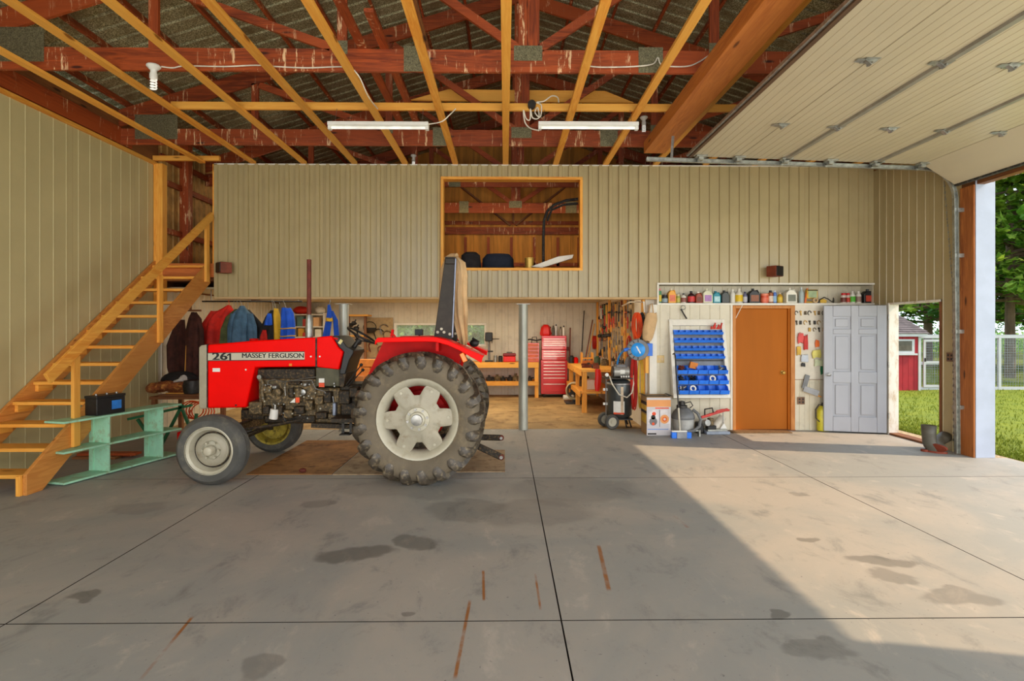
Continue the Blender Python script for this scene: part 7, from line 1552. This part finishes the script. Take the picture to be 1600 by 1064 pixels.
# pines
def leafm(name, a, b, rough=.7, tr=0):
    m, n, bb = newmat(name); f = noise(n, .9, (1, 1, 1), 3, .6); f2 = noise(n, 9, (1, 1, 1), 3, .6); c = mixcol(n, ramp(n, f, .35, .65), srgb(*a), srgb(*b)); c = mixcol(n, ramp(n, f2, .45, .7), c, tuple(x*.6 for x in srgb(*a))); n.links.new(c, bb.inputs['Base Color']); bb.inputs['Roughness'].default_value = rough
    tl = n.nodes.new('ShaderNodeBsdfTranslucent'); n.links.new(c, tl.inputs[0]); ms_ = n.nodes.new('ShaderNodeMixShader'); ms_.inputs[0].default_value = .45
    n.links.new(bb.outputs[0], ms_.inputs[1]); n.links.new(tl.outputs[0], ms_.inputs[2]); n.links.new(ms_.outputs[0], n.nodes['Material Output'].inputs[0])
leafm('needles', (92, 144, 44), (164, 190, 72)); leafm('needles_dark', (64, 116, 42), (112, 150, 58)); leafm('leaves', (120, 180, 84), (186, 216, 136)); M('bark', (112, 92, 74), .9, 0, .4, 6, stretch=(1, 1, .2), bmp=.4)
def pine(lb, x, y, h, r, z0, seed, mat='needles', nb=90, cl=80, trunk=.2):
    rr = random.Random(seed); t = thing('pine_tree', lb, 'tree', (x, y, -.05), 'pines behind the lawn')
    m = MB(); m.cyl((x, y, -.1), (x, y, h*.6), trunk, trunk*.5, 12); m.cyl((x, y, h*.6), (x, y, h), trunk*.5, .03, 8); m.build('trunk', 'bark', t)
    m = MB(); bm_ = MB(); vs = []; fs = []
    for b in range(nb):
        u = b/nb; z = z0+(h-z0)*u**1.1; L = r*(1-u*.8)*rr.uniform(.7, 1.15); a = rr.uniform(0, 2*PI); dr = Vector((math.cos(a), math.sin(a), 0)); dp = rr.uniform(-.12, .16)
        tip = Vector((x, y, z))+dr*L+Vector((0, 0, L*dp)); bm_.tube([(x, y, z), Vector((x, y, z)).lerp(tip, .5)+Vector((0, 0, .1)), tip], [.05*(1-u)+.02, .03, .01], 5)
        sd_ = Vector((-dr.y, dr.x, 0))
        for k in range(cl):
            s = rr.uniform(.18, 1); c = Vector((x, y, z))+dr*L*s+Vector((0, 0, L*dp*s+rr.gauss(0, .07)+.05))+sd_*rr.gauss(0, .20*L*(1.15-s)+.08)
            sz = rr.uniform(.16, .38)
            for _ in range(2):
                e = Vector((rr.uniform(-1, 1), rr.uniform(-1, 1), rr.uniform(-.15, .55))).normalized()*sz; f = e.cross(Vector((rr.uniform(-.4, .4), rr.uniform(-.4, .4), 1))).normalized()*sz*.32
                i0 = len(vs); vs += [tuple(c-f), tuple(c+e), tuple(c+f), tuple(c-e*.4)]; fs.append((i0, i0+1, i0+2, i0+3))
    m.add(vs, fs); tag(m.build('foliage', mat, t, smooth=0), kind='stuff'); bm_.build('branches', 'bark', t)
c = at(1578, 590, 19.5); pine('tall pine with a bare lower trunk just right of the garage jamb', c.x, 19.5, 13, 4.6, 2.6, 1, nb=130, cl=120, trunk=.17)
c = at(1545, 590, 27); pine('pine standing behind the wire run, left of the tall pine', c.x-1, 27, 15, 5, 2.2, 2, 'needles_dark')
c = at(1450, 590, 26); pine('dark pine directly behind the red shed', c.x, 26, 14, 5, 2.0, 3, 'needles_dark', cl=70)
c = at(1400, 590, 30); pine('pine seen at the left edge of the man door opening', c.x-2, 30, 14, 5, 1.9, 4, 'needles_dark')
c = at(1620, 590, 24); pine('pine at the right, beyond the tall one', c.x+1.5, 23, 13, 4.6, 2.4, 5)
c = at(1700, 590, 24); pine('pine further right outside the garage opening', c.x+6, 22, 13, 4.6, 2.4, 6)
c = at(1500, 590, 36); pine('distant pine between the two nearer ones', c.x, 36, 17, 6, 2.2, 7, 'needles_dark')
c = at(1600, 590, 34); pine('distant pine behind the tall one', c.x+3, 34, 17, 6, 2.2, 8, 'needles_dark')
def bush(lb, x0, x1, y, h, seed, mat='leaves', n=5000, name='hedge', cat='hedge', dep=1.5):
    rr = random.Random(seed); vs = []; fs = []
    for i in range(n):
        u = rr.random(); hh = h*(.75+.25*math.sin(u*23+seed)*math.sin(u*9)); c = Vector((x0+(x1-x0)*u, y+rr.uniform(0, dep), -.05+hh*rr.random()**.8)); s = rr.uniform(.10, .22); e = Vector((rr.uniform(-1, 1), rr.uniform(-1, 1), rr.uniform(-.6, 1))).normalized()*s; f = e.cross(Vector((rr.uniform(-1, 1), rr.uniform(-1, 1), .3))).normalized()*s*.45
        i0 = len(vs); vs += [tuple(c-f), tuple(c+e), tuple(c+f), tuple(c-e*.6)]; fs.append((i0, i0+1, i0+2, i0+3))
    m = MB(); m.add(vs, fs); tag(m.build(name, mat, None, smooth=0), lb, cat, kind='stuff')
bush('bright green field crop growing beyond the wire run', 14, 48, 38, 1.9, 1, 'leaves', 9000, 'crop', 'crop', 5)
bush('dark green woodland edge closing the view beyond the pines', 10, 75, 48, 11, 2, 'needles_dark', 26000, 'woodland', 'trees', 5)
bush('green bushes outside the workshop back window', -8, 1, 21, 4.5, 3, 'leaves', 24000, 'bushes', 'bushes', 3)
